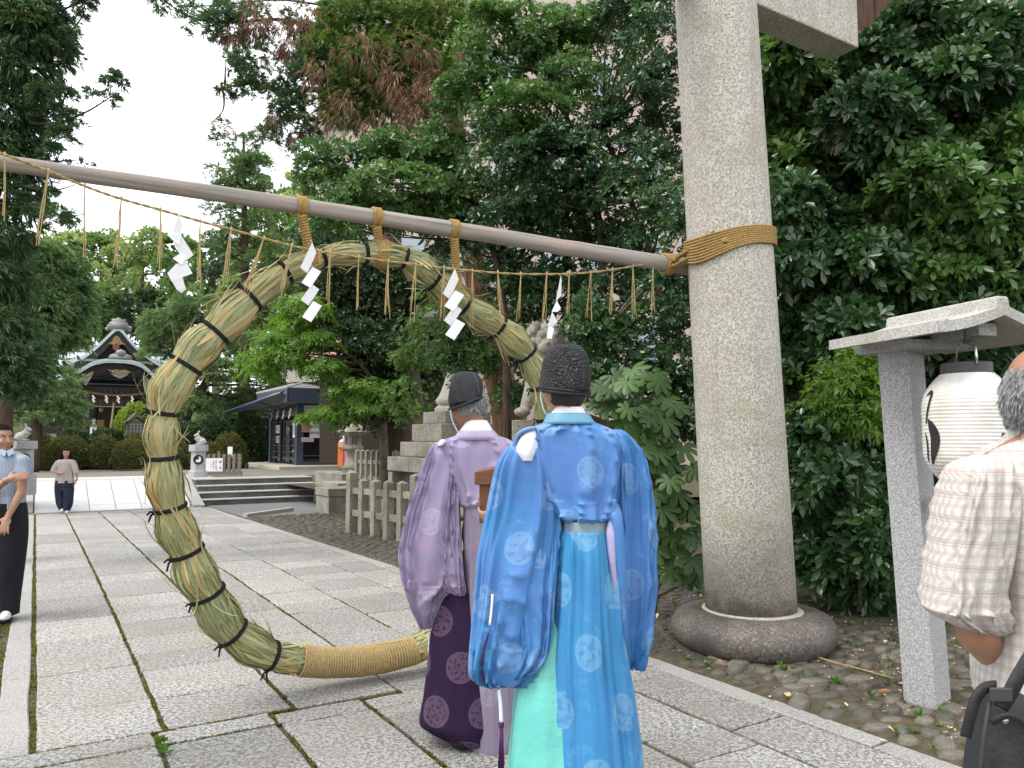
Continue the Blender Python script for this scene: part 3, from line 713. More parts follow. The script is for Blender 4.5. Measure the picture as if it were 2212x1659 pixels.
# ---------------------------------------------------------------- the great straw ring
RP0 = W(4.45, 1.7, 2.8); RN = (EA + EZ * .075).normalized()
RING = [(930, 1386, 27), (895, 1403, 27), (830, 1420, 28), (770, 1429, 28), (705, 1431, 28), (650, 1427, 29), (588, 1417, 31), (545, 1395, 38), (504, 1366, 35), (474, 1328, 42), (450, 1282, 36), (423, 1238, 42), (405, 1192, 35),
        (382, 1145, 41), (368, 1097, 33), (356, 1042, 38), (353, 989, 30), (349, 942, 37), (353, 893, 30), (366, 842, 42), (401, 790, 36), (430, 752, 42), (463, 718, 36), (500, 680, 40), (539, 644, 33), (576, 615, 33), (614, 589, 27),
        (655, 570, 26), (696, 556, 21), (742, 549, 26), (788, 547, 22), (830, 549, 29), (872, 557, 23), (906, 578, 33), (937, 604, 27), (970, 630, 32), (1003, 657, 26), (1040, 682, 33), (1076, 706, 26), (1108, 735, 33), (1137, 764, 25), (1157, 800, 28),
        (1167, 836, 21), (1176, 872, 22), (1177, 908, 18), (1180, 990, 25), (1168, 1090, 26), (1140, 1185, 26), (1095, 1270, 27), (1030, 1345, 27), (975, 1372, 27)]
TIES = [6, 8, 10, 12, 14, 16, 18, 20, 22, 24, 26, 28, 30, 32, 34, 36, 38, 40, 42, 44]
WRAP = (1, 5)
rows = []
for u, v, hw in RING:
    p = onplane(u, v, RP0, RN); d = (p - Vector((0, 0, EYE))).length
    k = p.y / (math.cos(TH) * 1.0) / F
    rows.append((p.x, p.y, p.z, hw * p.y / F * .98))
cl = np.array(rows + rows[:1]); RS = 8
ext = np.vstack([rows[-1:], rows, rows[:2]])
rc = crom([tuple(r) for r in ext], RS)[RS:RS * (len(rows) + 1)]       # closed centre line, RS samples per row
NR = len(rc); rpos = rc[:, :3]; rrad = rc[:, 3]
tan = unit(np.roll(rpos, -1, 0) - np.roll(rpos, 1, 0)); nB = np.array(RN); nO = unit(np.cross(nB, tan))
for q in range(len(rows)):
    for w in range(-3, 4):
        rrad[(q * RS + w) % NR] *= 1 - (.10 if q in TIES else -.03) * (1 - abs(w) / 4)
for w in range(2): rrad = (np.roll(rrad, 1) + 2 * rrad + np.roll(rrad, -1)) / 4
rs = rows[28]; zmin = float((rpos[:, 2] - rrad).min())
ring = thing('straw_ring', 'huge ring of green and yellow reeds tied with black cord, hung under the log', 'straw ring', Vector((*rpos[3 * RS][:2], 0)))
core = []
def ringpt(s, th, f):
    i = int(s) % NR; j = (i + 1) % NR; t = s - math.floor(s)
    p = rpos[i] * (1 - t) + rpos[j] * t; o = nO[i] * (1 - t) + nO[j] * t; r = rrad[i] * (1 - t) + rrad[j] * t
    return p + (o * math.cos(th) + nB * math.sin(th)) * (r * f)
mb = MB(); n = 14
vs_ = [ringpt(i, 2 * PI * j / n, .93) for i in range(NR) for j in range(n)]
mb.add(vs_, [(i * n + j, i * n + (j + 1) % n, ((i + 1) % NR) * n + (j + 1) % n, ((i + 1) % NR) * n + j) for i in range(NR) for j in range(n)])
reed_m = leafmat('reed', (0.20, 0.24, 0.105), (0.52, 0.465, 0.24), (0.52, 0.36, 0.145), rough=.5, spec=.4, trans=.12, f3=.88)
reed_core = M('reed_core', (0.17, 0.17, 0.07), (0.28, 0.24, 0.10), 30, .8, .2, 60, .01)
mb.obj('reed_bundle', reed_core, ring, smooth=True)
seg = 6; co, fc, ti = [], [], []
def blade(s0, s1, th, w, f0, f1, tint, loose=0.0, drift=0.0):
    b = len(co); up = R.uniform(-.5, .5)
    for q in range(seg + 1):
        t = q / seg; s = s0 + (s1 - s0) * t; a = th + drift * t
        f = f0 + (f1 - f0) * t + loose * t * t
        dt = min(abs((s - k * RS + NR / 2) % NR - NR / 2) for k in TIES); f = min(f, 1.0 + .10 * max(0, dt - 1.2)) if dt < 4 and loose < .25 else f
        c = Vector(ringpt(s, a, f)); i = int(s) % NR
        side = Vector(np.cross(tan[i], nO[i] * math.cos(a) + nB * math.sin(a))); outv = Vector(nO[i] * math.cos(a) + nB * math.sin(a))
        ww = w * (math.sin(PI * min(.95, .12 + t * .8)) ** .6 if t < 1 else .08)
        sv = (side + outv * up * (.5 + t * .5)).normalized()
        co.append(c - sv * ww * .5); co.append(c + sv * ww * .5 ); ti.extend((tint, tint))
    for q in range(seg): fc.append((b + 2 * q, b + 2 * q + 1, b + 2 * q + 3, b + 2 * q + 2))
wr0, wr1 = WRAP[0] * RS, WRAP[1] * RS
for k in range(6400):
    s0 = R.uniform(0, NR); L = R.uniform(10, 26); d = 1 if R.random() < .8 else -1
    if wr0 - 2 < s0 < wr1 + 2 and R.random() < .97: continue
    s1 = s0 + L * d
    if wr0 < s1 < wr1: s1 = wr0 - 1 if d > 0 else wr1 + 1
    i = int(s0) % NR; patch = .5 + .5 * math.sin(i * .045 + 1.0 + math.sin(i * .02) * 2)
    g = R.gauss(.22 + .34 * patch, .30); tint = min(1, max(0, g)); 
    if R.random() < .05: tint = .95
    f0 = R.uniform(.86, 1.03)
    blade(s0, s1, R.uniform(0, 2 * PI), R.uniform(.008, .027), f0, f0 + R.uniform(-.08, .10), tint, R.choice((0, 0, 0, 0, 0, .10)), R.gauss(0, .3))
for k in range(330):                 # loose ends standing off
    s0 = R.uniform(wr1 + 4, NR); blade(s0, s0 + R.uniform(8, 15) * R.choice((1, 1, -1)), R.uniform(0, 2 * PI), R.uniform(.005, .016), .95, 1.2, R.choice((.3, .6, .95, .75)), R.uniform(.2, .9), R.gauss(0, .3))
for k in range(130):                 # frayed reed ends where the rope winding stops
    e = R.choice((wr0 - 1, wr1 + 1)); d = -1 if e < wr0 else 1
    blade(e, e + d * R.uniform(4, 8), R.uniform(0, 2 * PI), R.uniform(.005, .012), .95, 1.05, R.uniform(.6, 1), R.uniform(.05, .25), R.gauss(0, .2))
o = link('reed_blades', fastmesh('reed_blades', np.array([tuple(c) for c in co]), np.array(fc), np.array(ti)), reed_m, ring); o['kind'] = 'stuff'
for k in TIES:                       # black cord ties
    s = k * RS; pts = []
    i = s % NR
    for j in range(25):
        a = 2 * PI * j / 24; pts.append(Vector(ringpt(s + .3 * math.sin(a), a, 1.085)))
    mb = MB(); mb.tube(pts, .0085, 7)
    pts2 = [p + Vector(tan[i]) * .009 for p in pts]; mb.tube(pts2, .0075, 7)
    ka = 3.4 if k < 28 else .25
    kp = Vector(ringpt(s, ka, 1.12)); ov = Vector(nO[i]) if ka < 1 else -Vector(nO[i]); mb.ball(kp, (.013,) * 3, n=8)
    for q in (-1, 1): mb.tube([kp, kp + ov * .02 + EZ * .004 + Vector(tan[i]) * .01 * q, kp + ov * .035 + Vector(tan[i]) * .02 * q - EZ * R.uniform(.0, .03)], [.007, .006, .005], 6)
    mb.obj('cord_tie', mat['black_cord'], ring, smooth=True)
mb = MB(); pts = []                  # rope winding at the foot of the ring
turns = 46
for j in range(turns * 16 + 1):
    s = wr0 + (wr1 - wr0) * j / (turns * 16); pts.append(ringpt(s, 2 * PI * j / 16, 1.05 + R.uniform(-.008, .008)))
mb.tube(pts, .0088, 6); mb.obj('rope_winding', mat['rope_pale'], ring, smooth=True)
# ---------------------------------------------------------------- three ropes that hold the ring
for (u, ur, k, lab) in ((650, 672, 27.5, 'straw rope holding the ring to the log, left of three'), (811, 815, 30.7, 'straw rope holding the ring to the log, middle of three, widest binding'), (979, 970, 35.0, 'straw rope holding the ring to the log, right of three with a frayed knot')):
    c, r = pole_at(u); s = k * RS; top = Vector(ringpt(s, 0, 1.05)) if True else None
    i = int(s) % NR
    tpt = max((Vector(ringpt(s, a, 1.02)) for a in np.linspace(0, 2 * PI, 24)), key=lambda p: p.z)
    rope = thing('hanging_rope', lab, 'rope', tpt, 'ropes from the log to the ring')
    mb = MB()
    for q in range(4): helix(mb, c + pdir * (q - 1.5) * .014, pdir, r + .008, 1, .003, .0085)
    mb.obj('log_loop', mat['rope'], rope, smooth=True)
    a_ = c - EZ * (r + .008); b_ = tpt; mb = MB(); dd = b_ - a_
    off = -EA * .02
    mb.tube([a_ + off, b_ + off], .017, 8); helix(mb, a_ + off, dd.normalized(), .022, max(5, dd.length / .016), .016, .0085, 10)
    mb.obj('rope_shank', mat['rope'], rope, smooth=True)
    mb = MB()
    for q in range(5 if u == 811 else 3):
        s2 = s + (q - 1.5) * .9; mb.tube([ringpt(s2 + .5 * math.sin(a * 2), a, 1.07) for a in np.linspace(0, 2 * PI, 20)], .0085, 6)
    for q in range(10): e = b_ + off + Vector((R.uniform(-.03, .03), -.02, R.uniform(-.03, .02))); mb.tube([b_ + off, e, e + Vector((R.uniform(.0, .06), -.01, R.uniform(-.02, .02)))], [.004, .003, .001], 5)
    mb.obj('ring_loop', mat['rope'], rope, smooth=True)
# ---------------------------------------------------------------- rope round the pillar
bind = thing('pillar_binding', 'brown straw rope wound several times round the pillar and knotted to the log', 'rope', W(4.0, 4.4, 2.9))
pc0 = W(4.0, 4.56, 0); ax = (EZ - EB * LEAN).normalized()
endp, er = pole_at(1440)
mb = MB()
for k in range(9):
    z = 2.925 + k * .0145; pts = []
    for j in range(41):
        a = 2 * PI * j / 40; d = EB * math.cos(a) + EA * math.sin(a); rr = .333
        zz = z + .035 * math.cos(a) - (.10 + .012 * (8 - k) - .05) * max(0, -math.cos(a)) ** 3 * .6
        pts.append(pc0 + ax * zz + d * rr)
    mb.tube(pts, .0095, 6)
mb.obj('rope_turns', mat['rope'], bind, smooth=True)
mb = MB(); vc = Vector((0, 0, EYE))
for k in range(8):
    z = 2.915 + k * .016; a = PI * (1.10 + .05 * math.sin(k)); d = EB * math.cos(a) + EA * math.sin(a)
    st_ = pc0 + ax * (z - .02) + d * .335; e = endp + pdir * R.uniform(-.03, .05) - EA * (er + .01) + EZ * R.uniform(-.05, .05)
    mb.tube(crom([st_, st_.lerp(e, .5) - EA * .02, e], 4), .0085, 6)
mb.obj('rope_strands', mat['rope'], bind, smooth=True)
mb = MB()
for q in range(5): helix(mb, endp + pdir * (q - 2) * .016, pdir, er + .012 + .004 * (q % 2), 1, .01, .010)
kn = endp - EA * (er + .02) + EZ * .01
for q in range(5):
    d1 = Vector((R.gauss(0, 1), R.gauss(0, 1), R.gauss(0, 1))).normalized(); helix(mb, kn, d1, .03, 1, .004, .0095)
for q in range(6): e = kn + Vector((R.uniform(-.05, .05), -.02, R.uniform(-.06, .05))); mb.tube([kn, e], [.005, .002], 5)
mb.obj('knot', mat['rope'], bind, smooth=True)
kn2 = onplane(1566, 521, W(3.65, 4.4), EA); mb = MB()
for q in range(3): helix(mb, kn2, Vector((R.gauss(0, 1), R.gauss(0, 1), R.gauss(0, 1))).normalized(), .017, 1, .003, .009)
mb.obj('small_knot', mat['rope'], bind, smooth=True)
# ---------------------------------------------------------------- thin rope with straw tassels and folded paper
SP0 = W(4.335, 1.7, 2.7)
rope = thing('straw_garland', 'thin twisted straw rope with hanging straw tassels strung below the log', 'straw rope', onplane(840, 563, SP0, EA))
rl = [(-160, 285), (0, 331), (100, 368), (165, 395), (250, 426), (345, 453), (440, 480), (530, 504), (640, 533), (750, 552), (870, 568), (1000, 583), (1130, 592), (1280, 588), (1410, 567), (1442, 560)]
rp = crom([tuple(onplane(u, v, SP0, EA)) for u, v in rl], 12)
mb = MB()
for ph in (0, PI):
    mb.tube([Vector(p) + EA * (.0038 * math.cos(i * 1.15 + ph)) + EZ * (.0038 * math.sin(i * 1.15 + ph)) for i, p in enumerate(rp)], .0047, 6)
for k in range(70):
    p = Vector(rp[R.randrange(len(rp))]); mb.tube([p, p + Vector((R.gauss(0, .02), R.gauss(0, .01), R.gauss(0, .012)))], [.0015, .0006], 4)
mb.obj('twisted_rope', mat['rope_pale'], rope, smooth=True)
def vrope(u):
    for i in range(len(rl) - 1):
        if rl[i][0] <= u <= rl[i + 1][0]:
            t = (u - rl[i][0]) / (rl[i + 1][0] - rl[i][0]); return rl[i][1] + t * (rl[i + 1][1] - rl[i][1])
straw_t = M('straw_tassel', (0.48, 0.36, 0.17), (0.37, 0.26, 0.11), 30, .7, .3)
for u, ln, lean in ((10, 165, 0), (105, 160, -25), (183, 150, -2), (262, 150, -12), (346, 130, 0), (432, 140, -3), (499, 130, -12), (570, 120, -40), (630, 110, -20), (712, 118, -5), (774, 125, -3), (838, 122, -2), (897, 125, -8), (958, 120, -3), (1019, 122, 1), (1074, 112, 6), (1124, 100, -6),
                    (1180, 112, -4), (1228, 98, -4), (1275, 112, -4), (1322, 105, -5), (1366, 112, -1), (1410, 110, -2)):
    v = vrope(u); mb = MB(); p = onplane(u, v, SP0, EA) - EA * .008
    for q in range(R.choice((4, 5, 6))):
        l = ln * R.uniform(.8, 1.05); e = onplane(u + lean + R.uniform(-7, 7), v + l, SP0, EA) - EA * (.008 + R.uniform(-.012, .012))
        m_ = p.lerp(e, .5) + Vector((R.gauss(0, .004), R.gauss(0, .004), 0)); mb.tube([p + EZ * .006, m_, e], [.0026, .0022, .0018], 5)
    mb.ball(p, (.008, .007, .014), n=6)
    mb.obj('straw_tassel', straw_t, rope, smooth=False)
def shide(panels, label, off=.03):
    """folded paper streamer: panels are outlines, each tilted a little out of the rope's plane"""
    top = onplane(*panels[0][0], SP0, EA); o = thing('paper_streamer', label, 'paper streamer', top - EA * off, 'paper streamers on the straw rope')
    for i, q in enumerate(panels):
        mb = MB(); d = .006 * i; pts = []
        for j, (u, v) in enumerate(q):
            pts.append(onplane(u, v, SP0, EA) - EA * (off + d + (.012 if j in (1, 2) else 0) * (1 if i % 2 else -1)))
        mb.prism(pts, -EA * .0012); mb.obj('paper_fold', mat['paper'], o)
    mb = MB(); mb.tube([top + EZ * .02, top - EA * off], .003, 5); mb.obj('straw_hook', straw_t, o)
def zig(x, y, w=43, h=44, sx=1.0, n=4, st=37):
    r = [[(x + 3, y), (x + 13, y + 22), (x - 6, y + 66), (x - 23, y + 54)]]
    for i in range(1, n):
        y0 = y + 12 + st * i + 4; x0 = x + 1 + (i % 2) * 2
        r.append([(x0, y0), (x0 + 17, y0 + 11), (x0 - 6, y0 + 46), (x0 - 24, y0 + 34)])
    return r
shide(zig(668, 526), 'white zigzag paper streamer over the upper left of the straw ring')
shide(zig(975, 582, st=31), 'white zigzag paper streamer right of the middle holding rope')
shide([[(384, 462), (394, 488), (388, 508), (371, 503)], [(371, 503), (389, 510), (384, 536), (358, 510)], [(388, 511), (416, 553), (398, 567), (374, 536)], [(389, 549), (400, 560), (388, 577), (370, 562)],
       [(376, 575), (398, 566), (413, 594), (367, 611), (358, 594)], [(367, 611), (389, 603), (397, 630), (388, 637), (378, 630)]], 'white paper streamer twisted and larger than the rest, hanging against the sky')
shide([[(1206, 597), (1210, 606), (1209, 640), (1195, 652)], [(1196, 651), (1203, 668), (1196, 676), (1185, 675)], [(1185, 675), (1199, 696), (1185, 712), (1176, 705)], [(1176, 705), (1186, 712), (1181, 734), (1172, 733)]],
      'narrow white paper streamer nearest the stone pillar')
# ---------------------------------------------------------------- stone lamp post with roof, and its paper lantern
lp = thing('lantern_post', 'grey granite post with a small curved stone roof beside the bushes', 'lantern post', Vector((2.42, 4.56, 0)))
cN, cL, cR = G(2024, 1535), G(1953, 1519), G(2076, 1526)
e1 = (cL - cN); e1.z = 0; e2 = Vector((-e1.y, e1.x, 0)) * -1
if e2.dot(cR - cN) < 0: e2 = -e2
w1, w2 = e1.length, max(.16, (cR - cN).dot(e2.normalized())); e1.normalize(); e2.normalize()
print('post', w1, w2, cN, e1, e2)
w2 = .275
LN = Vector((-.085, .0, 0))
mb = MB(); q = [cN, cN + e1 * w1, cN + e1 * w1 + e2 * w2, cN + e2 * w2]; ZP = 2.02
mb.add([p - EZ * .05 for p in q] + [p + LN + EZ * ZP for p in q], [(3, 2, 1, 0), (4, 5, 6, 7), (0, 1, 5, 4), (1, 2, 6, 5), (2, 3, 7, 6), (3, 0, 4, 7)])
bev(mb.obj('shaft', mat['granite_lamp'], lp), .006)
pcx = (q[0] + q[2]) / 2 + LN
d1 = Vector((.28, -.96, 0)).normalized(); d2 = Vector((.96, .28, 0)).normalized()
# roof: curved section swept along d1
A0, A1, HS, ZE, ZRD = -.09, .70, .43, 2.03, 2.135
def rprof(th): return [(s, ZE + (ZRD - ZE) * (1 - abs(s) / HS) ** 1.6 + th) for s in np.linspace(-HS, HS, 25)]
up, lo = rprof(.055), rprof(0.0)
mb = MB(); sec = up + lo[::-1]; n = len(sec)
mb.add([pcx + d1 * (A0 + .03 * (1 - abs(s) / HS)) + d2 * s + EZ * z for s, z in sec] + [pcx + d1 * A1 + d2 * s + EZ * z for s, z in sec], [(i, (i + 1) % n, n + (i + 1) % n, n + i) for i in range(n)])
k = len(up)
for base_i in (0, n):
    mb.f += [(base_i + i, base_i + i + 1, base_i + n - 2 - i, base_i + n - 1 - i) for i in range(k - 1)]; mb.m += [0] * (k - 1)
mb.obj('roof', mat['granite_roof'], lp)
mb = MB(); mb.box(pcx + d1 * ((A0 + A1) / 2 + .01) + EZ * (ZRD + .06), ((A1 - A0) / 2 - .015, .05, .038), (d1, d2, EZ), (1, .75)); bev(mb.obj('ridge', mat['granite_roof'], lp), .012)
mb = MB()
for s in (-1, 1):
    mb = MB(); mb.box(pcx + d1 * ((A0 + A1) / 2) + d2 * (s * (HS - .09)) + EZ * (ZE + .064), ((A1 - A0) / 2 - .02, .008, .008), (d1, d2, EZ)); mb.obj('eave_rib', mat['granite_roof'], lp)
mb = MB(); mb.box(pcx + d1 * .08 + EZ * (ZP + .012), (.20, .2, .025), (d1, d2, EZ), (1.1, 1.15)); mb.box(pcx + d1 * .24 + EZ * (ZP + .055), (.36, .06, .035), (d1, d2, EZ)); bev(mb.obj('bracket', mat['granite_lamp'], lp), .006)
a_ = P(2024, 1085, 4.35); mb = MB(); mb.box(a_ + Vector((.06, -.03, 0)), (.1, .035, .03), (d1, d2, EZ)); bev(mb.obj('lantern_arm', mat['granite_lamp'], lp), .004)
# paper lantern
LY = 4.02; lc = P(2093, 925, LY)
lan = thing('paper_lantern', 'white ribbed paper lantern with black brush writing hanging from the stone post', 'paper lantern', Vector((lc.x, lc.y, P(2093, 1040, LY).z)))
zt, z0 = P(2093, 808, LY).z, P(2093, 1043, LY).z; H_ = zt - z0; RL = 91 * px(LY) * .99
def lr(t):      # radius profile, t 0 bottom .. 1 top
    return RL * (min(1, .62 + .38 * math.sin(min(1, t / .28) * PI / 2)) if t < .28 else (1.0 if t < .68 else 1 - .42 * ((t - .68) / .32) ** 2.1))
prof = []; NRIB = 30
for i in range(NRIB * 4 + 1):
    t = i / (NRIB * 4); prof.append((lr(t) * (.985 + .015 * abs(math.cos(PI * i / 4)) ** .5), z0 + H_ * t))
pm, t_, b_ = base('lantern_paper', .45, .45)
vec = nd(t_, 'TexCoord').outputs['Object']
t_.links.new(mixc(t_, ramp(t_, noise(t_, vec, 5.0, 4), .45, .7), (0.66, 0.64, 0.61), (0.52, 0.48, 0.41)), b_.inputs['Base Color'])
b_.inputs['Coat Weight'].default_value = .4; b_.inputs['Coat Roughness'].default_value = .12
bump(t_, b_, noise(t_, nd(t_, 'Mapping', {'Vector': vec, 'Scale': (9, 9, 1.2)}).outputs[0], 1.5, 3), .01, .4)
mb = MB(); mb.lathe((lc.x, lc.y, 0), prof, 48); mb.obj('paper_body', pm, lan, smooth=True)
rc_ = .05 * LY / 4
mb = MB(); r1 = 50 * px(LY); zc = zt + .012
mb.lathe((lc.x, lc.y, 0), [(r1 * .97, zc - .012), (r1, zc - .008), (r1, zc + .042), (r1 * .96, zc + .046), (r1 * .9, zc + .046), (r1 * .9, zc)], 40); mb.obj('top_ring', mat['plastic_dark'], lan, smooth=False)
mb = MB(); mb.lathe((lc.x, lc.y, 0), [(lr(0) * .98, z0 - .045), (lr(0) * 1.0, z0 - .04), (lr(0), z0), (lr(0) * .9, z0)], 40); mb.obj('bottom_ring', mat['plastic_dark'], lan)
mb = MB(); hz = zt + .17
mb.tube([Vector((lc.x - .02, lc.y - .13, zc + .03)), Vector((lc.x - .015, lc.y - .11, zc + .12)), Vector((lc.x - .01, lc.y - .03, hz - .01)), Vector((lc.x, lc.y, hz))], [.007, .007, .006, .005], 6)
mb.tube([Vector((lc.x + .02, lc.y + .13, zc + .03)), Vector((lc.x + .015, lc.y + .1, zc + .12)), Vector((lc.x, lc.y, hz))], .006, 6)
mb.obj('hanger', mat['steel'], lan, smooth=True)
mb = MB(); mb.tube([Vector((lc.x, lc.y, hz - .01)), Vector((lc.x, lc.y, hz + .12))], .006, 6); mb.ball((lc.x, lc.y, hz), (.012,) * 3, n=8); mb.obj('hook', mat['plastic_dark'], lan)
ink = M('ink', (0.015, 0.014, 0.014), rough=.6)
def brush(mb, strokes):
    """strokes on the lantern: lists of (angle deg, height 0..1, half width in degrees)"""
    for st_ in strokes:
        a = crom(st_, 6); L_, R_ = [], []
        for i, (an, t, hw) in enumerate(a):
            d = a[min(i + 1, len(a) - 1)] - a[max(i - 1, 0)]; da, dt = d[0] * RL * PI / 180, d[1] * H_
            ln = math.hypot(da, dt) or 1; na, nt = -dt / ln, da / ln; wm = hw * RL * PI / 180
            for s, lst in ((1, L_), (-1, R_)):
                t2 = t + s * nt * wm / H_; an2 = math.radians(an + s * na * wm / RL * 180 / PI); rr = lr(min(1, max(0, t2))) + .0022
                lst.append(Vector((lc.x + rr * math.cos(an2), lc.y + rr * math.sin(an2), z0 + H_ * t2)))
        mb.ribbon(L_, R_)
mb = MB(); toc = math.degrees(math.atan2(-lc.y, -lc.x))      # angle that faces the camera
lf, rt = toc - 54, toc + 50      # left limb / right limb as seen
brush(mb, [[(lf - 8, .80, 1), (lf - 1, .83, 3), (lf + 3, .80, 2.5), (lf + 1, .72, 2), (lf - 4, .62, 1.8), (lf - 7, .54, 1.2)],
           [(lf - 2, .58, 1), (lf + 4, .52, 6), (lf + 10, .42, 8), (lf + 8, .30, 6.5), (lf + 2, .20, 2.5), (lf - 2, .17, .6)],
           [(lf - 10, .46, 1), (lf - 6, .38, 2), (lf - 5, .28, 2), (lf - 8, .19, 1)]])
mb.obj('brush_writing', ink, lan); mb = MB()
brush(mb, [[(rt - 6, .70, 2), (rt - 2, .66, 3), (rt + 2, .60, 4), (rt + 4, .50, 6), (rt + 3, .42, 5), (rt - 3, .40, 3), (rt - 8, .40, 2.5)], [(rt - 8, .55, 1.5), (rt - 5, .55, 3), (rt - 2, .51, 3), (rt + 4, .51, 3)],
           [(rt - 9, .42, 1.5), (rt - 8, .44, 3), (rt - 6, .39, 3)], [(rt + 6, .72, 2), (rt + 12, .6, 6), (rt + 14, .45, 6)]])
mb.obj('brush_writing', ink, lan)
# ---------------------------------------------------------------- people
from mathutils import noise as mnoise
def wrinkle(A, kx, ky, sh, seed, ridge=True):
    def f(th, s):
        x = math.cos(th) * kx + sh * s * (1 if math.sin(th) < 0 else -1); q = mnoise.noise(Vector((x, ky * s, seed + (3.7 if math.sin(th) > 0 else 0))))
        q2 = mnoise.noise(Vector((x * 2.3, ky * 2.1 * s, seed + 9)))
        return A * (1.7 * math.exp(-abs(q) * 13) - .55 + .7 * q + .5 * q2) * min(1, s * 4) * min(1, max(0, abs(math.sin(th)) - .25) * 1.8)
    return f
def loft(rows, n=72, sub=7, fold=None, cap=(True, False), pw=.74, uoff=0.0):
    """rows: (v, left, right, distance, half depth): a closed garment shape round a vertical line"""
    a = crom(rows, sub); k = len(a); vs_, U, V = [], [], []; vl = 0; last = None
    for i, (v, l, r, Y, t) in enumerate(a):
        c = P((l + r) / 2, v, Y); hw = max(.002, (P(r, v, Y) - P(l, v, Y)).length / 2)
        if last is not None: vl -= (c - last).length
        last = c; s = i / (k - 1); ring_ = []
        for j in range(n):
            th = 2 * PI * j / n + PI / 2
            cx, sy = math.cos(th), math.sin(th)
            x = math.copysign(abs(cx) ** pw, cx) * hw; y = math.copysign(abs(sy) ** pw, sy) * t
            f = fold(th, s) if fold else 0
            ln = math.hypot(x / max(hw, .01), y / max(t, .01)) or 1
            dn = Vector((cx / max(hw, .02), sy / max(t, .02), 0)).normalized()
            ring_.append(c + Vector((x, y, 0)) + dn * f)
        vs_ += ring_; us = [0]
        for j in range(n): us.append(us[-1] + (ring_[(j + 1) % n] - ring_[j]).length)
        mid = us[n // 2]; U.append([q - mid + uoff for q in us]); V.append(vl)
    fs, uv = [], []
    for i in range(k - 1):
        for j in range(n):
            fs.append((i * n + j, i * n + (j + 1) % n, (i + 1) * n + (j + 1) % n, (i + 1) * n + j))
            uv.append([(U[i][j], V[i]), (U[i][j + 1], V[i]), (U[i + 1][j + 1], V[i + 1]), (U[i + 1][j], V[i + 1])])
    if cap[0]: fs.append(tuple(range(n - 1, -1, -1))); uv.append([(U[0][j], 0) for j in range(n - 1, -1, -1)])
    if cap[1]: fs.append(tuple((k - 1) * n + j for j in range(n))); uv.append([(U[-1][j], V[-1]) for j in range(n)])
    return MB().add(vs_, fs, uv)
def garment(name, rows, m, parent, **kw): return loft(rows, **kw).obj(name, m, parent, smooth=True)
def folds(*terms):
    """terms: (amplitude, waves round, phase, twist, s0, s1)"""
    def f(th, s):
        d = 0
        for A, k, ph, tw, s0, s1 in terms:
            w = max(0, min(1, (s - s0) / max(.001, s1 - s0))); w = w * w * (3 - 2 * w)
            q = math.sin(k * th + ph + tw * s); d += A * w * (q * abs(q) ** .3 if A > 0 else q)
        return d
    return f
def crease(*lines):
    """soft ridges along lines: (angle at top, angle at bottom, width, height, s0, s1)"""
    def f(th, s):
        d = 0
        for a0, a1, w, h, s0, s1 in lines:
            if s < s0 or s > s1: continue
            t = (s - s0) / (s1 - s0); a = a0 + (a1 - a0) * t; x = (th - PI / 2 - a + PI) % (2 * PI) - PI
            d += h * math.exp(-(x / w) ** 2) * math.sin(PI * min(1, t * 1.6)) if t < .6 else h * math.exp(-(x / w) ** 2) * (1 - ((t - .6) / .4) ** 2 * .6)
        return d
    return f
def both(*fs): return lambda th, s: sum(f(th, s) for f in fs)
def build_head(mb, c, fwd, up=EZ, k=1.0, neck=None):
    side = fwd.cross(up).normalized(); ax = (side, fwd, up)
    mb.ball(c + up * .02 * k - fwd * .006 * k, (.074 * k, .094 * k, .096 * k), ax, 20)
    mb.ball(c - up * .028 * k + fwd * .022 * k, (.061 * k, .07 * k, .083 * k), ax, 16)
    mb.ball(c - up * .083 * k + fwd * .05 * k, (.034 * k, .034 * k, .03 * k), ax, 12)
    mb.capsule(c + fwd * .088 * k + up * .008 * k, .008 * k, c + fwd * .104 * k - up * .028 * k, .0115 * k, 8)
    for s in (-1, 1):
        mb.ball(c + side * (.074 * k * s) - fwd * .004 * k - up * .006 * k, (.011 * k, .021 * k, .032 * k), ((side + fwd * .35 * -s * 0 - fwd * .4).normalized() if s < 0 else (side * -1 - fwd * .4).normalized(), fwd, up), 10)
        mb.ball(c + side * (.036 * k * s) + fwd * .066 * k - up * .028 * k, (.026 * k, .022 * k, .024 * k), ax, 10)
    if neck: mb.capsule(c - up * .06 * k - fwd * .018 * k, .05 * k, neck, .056 * k, 12)
    return side
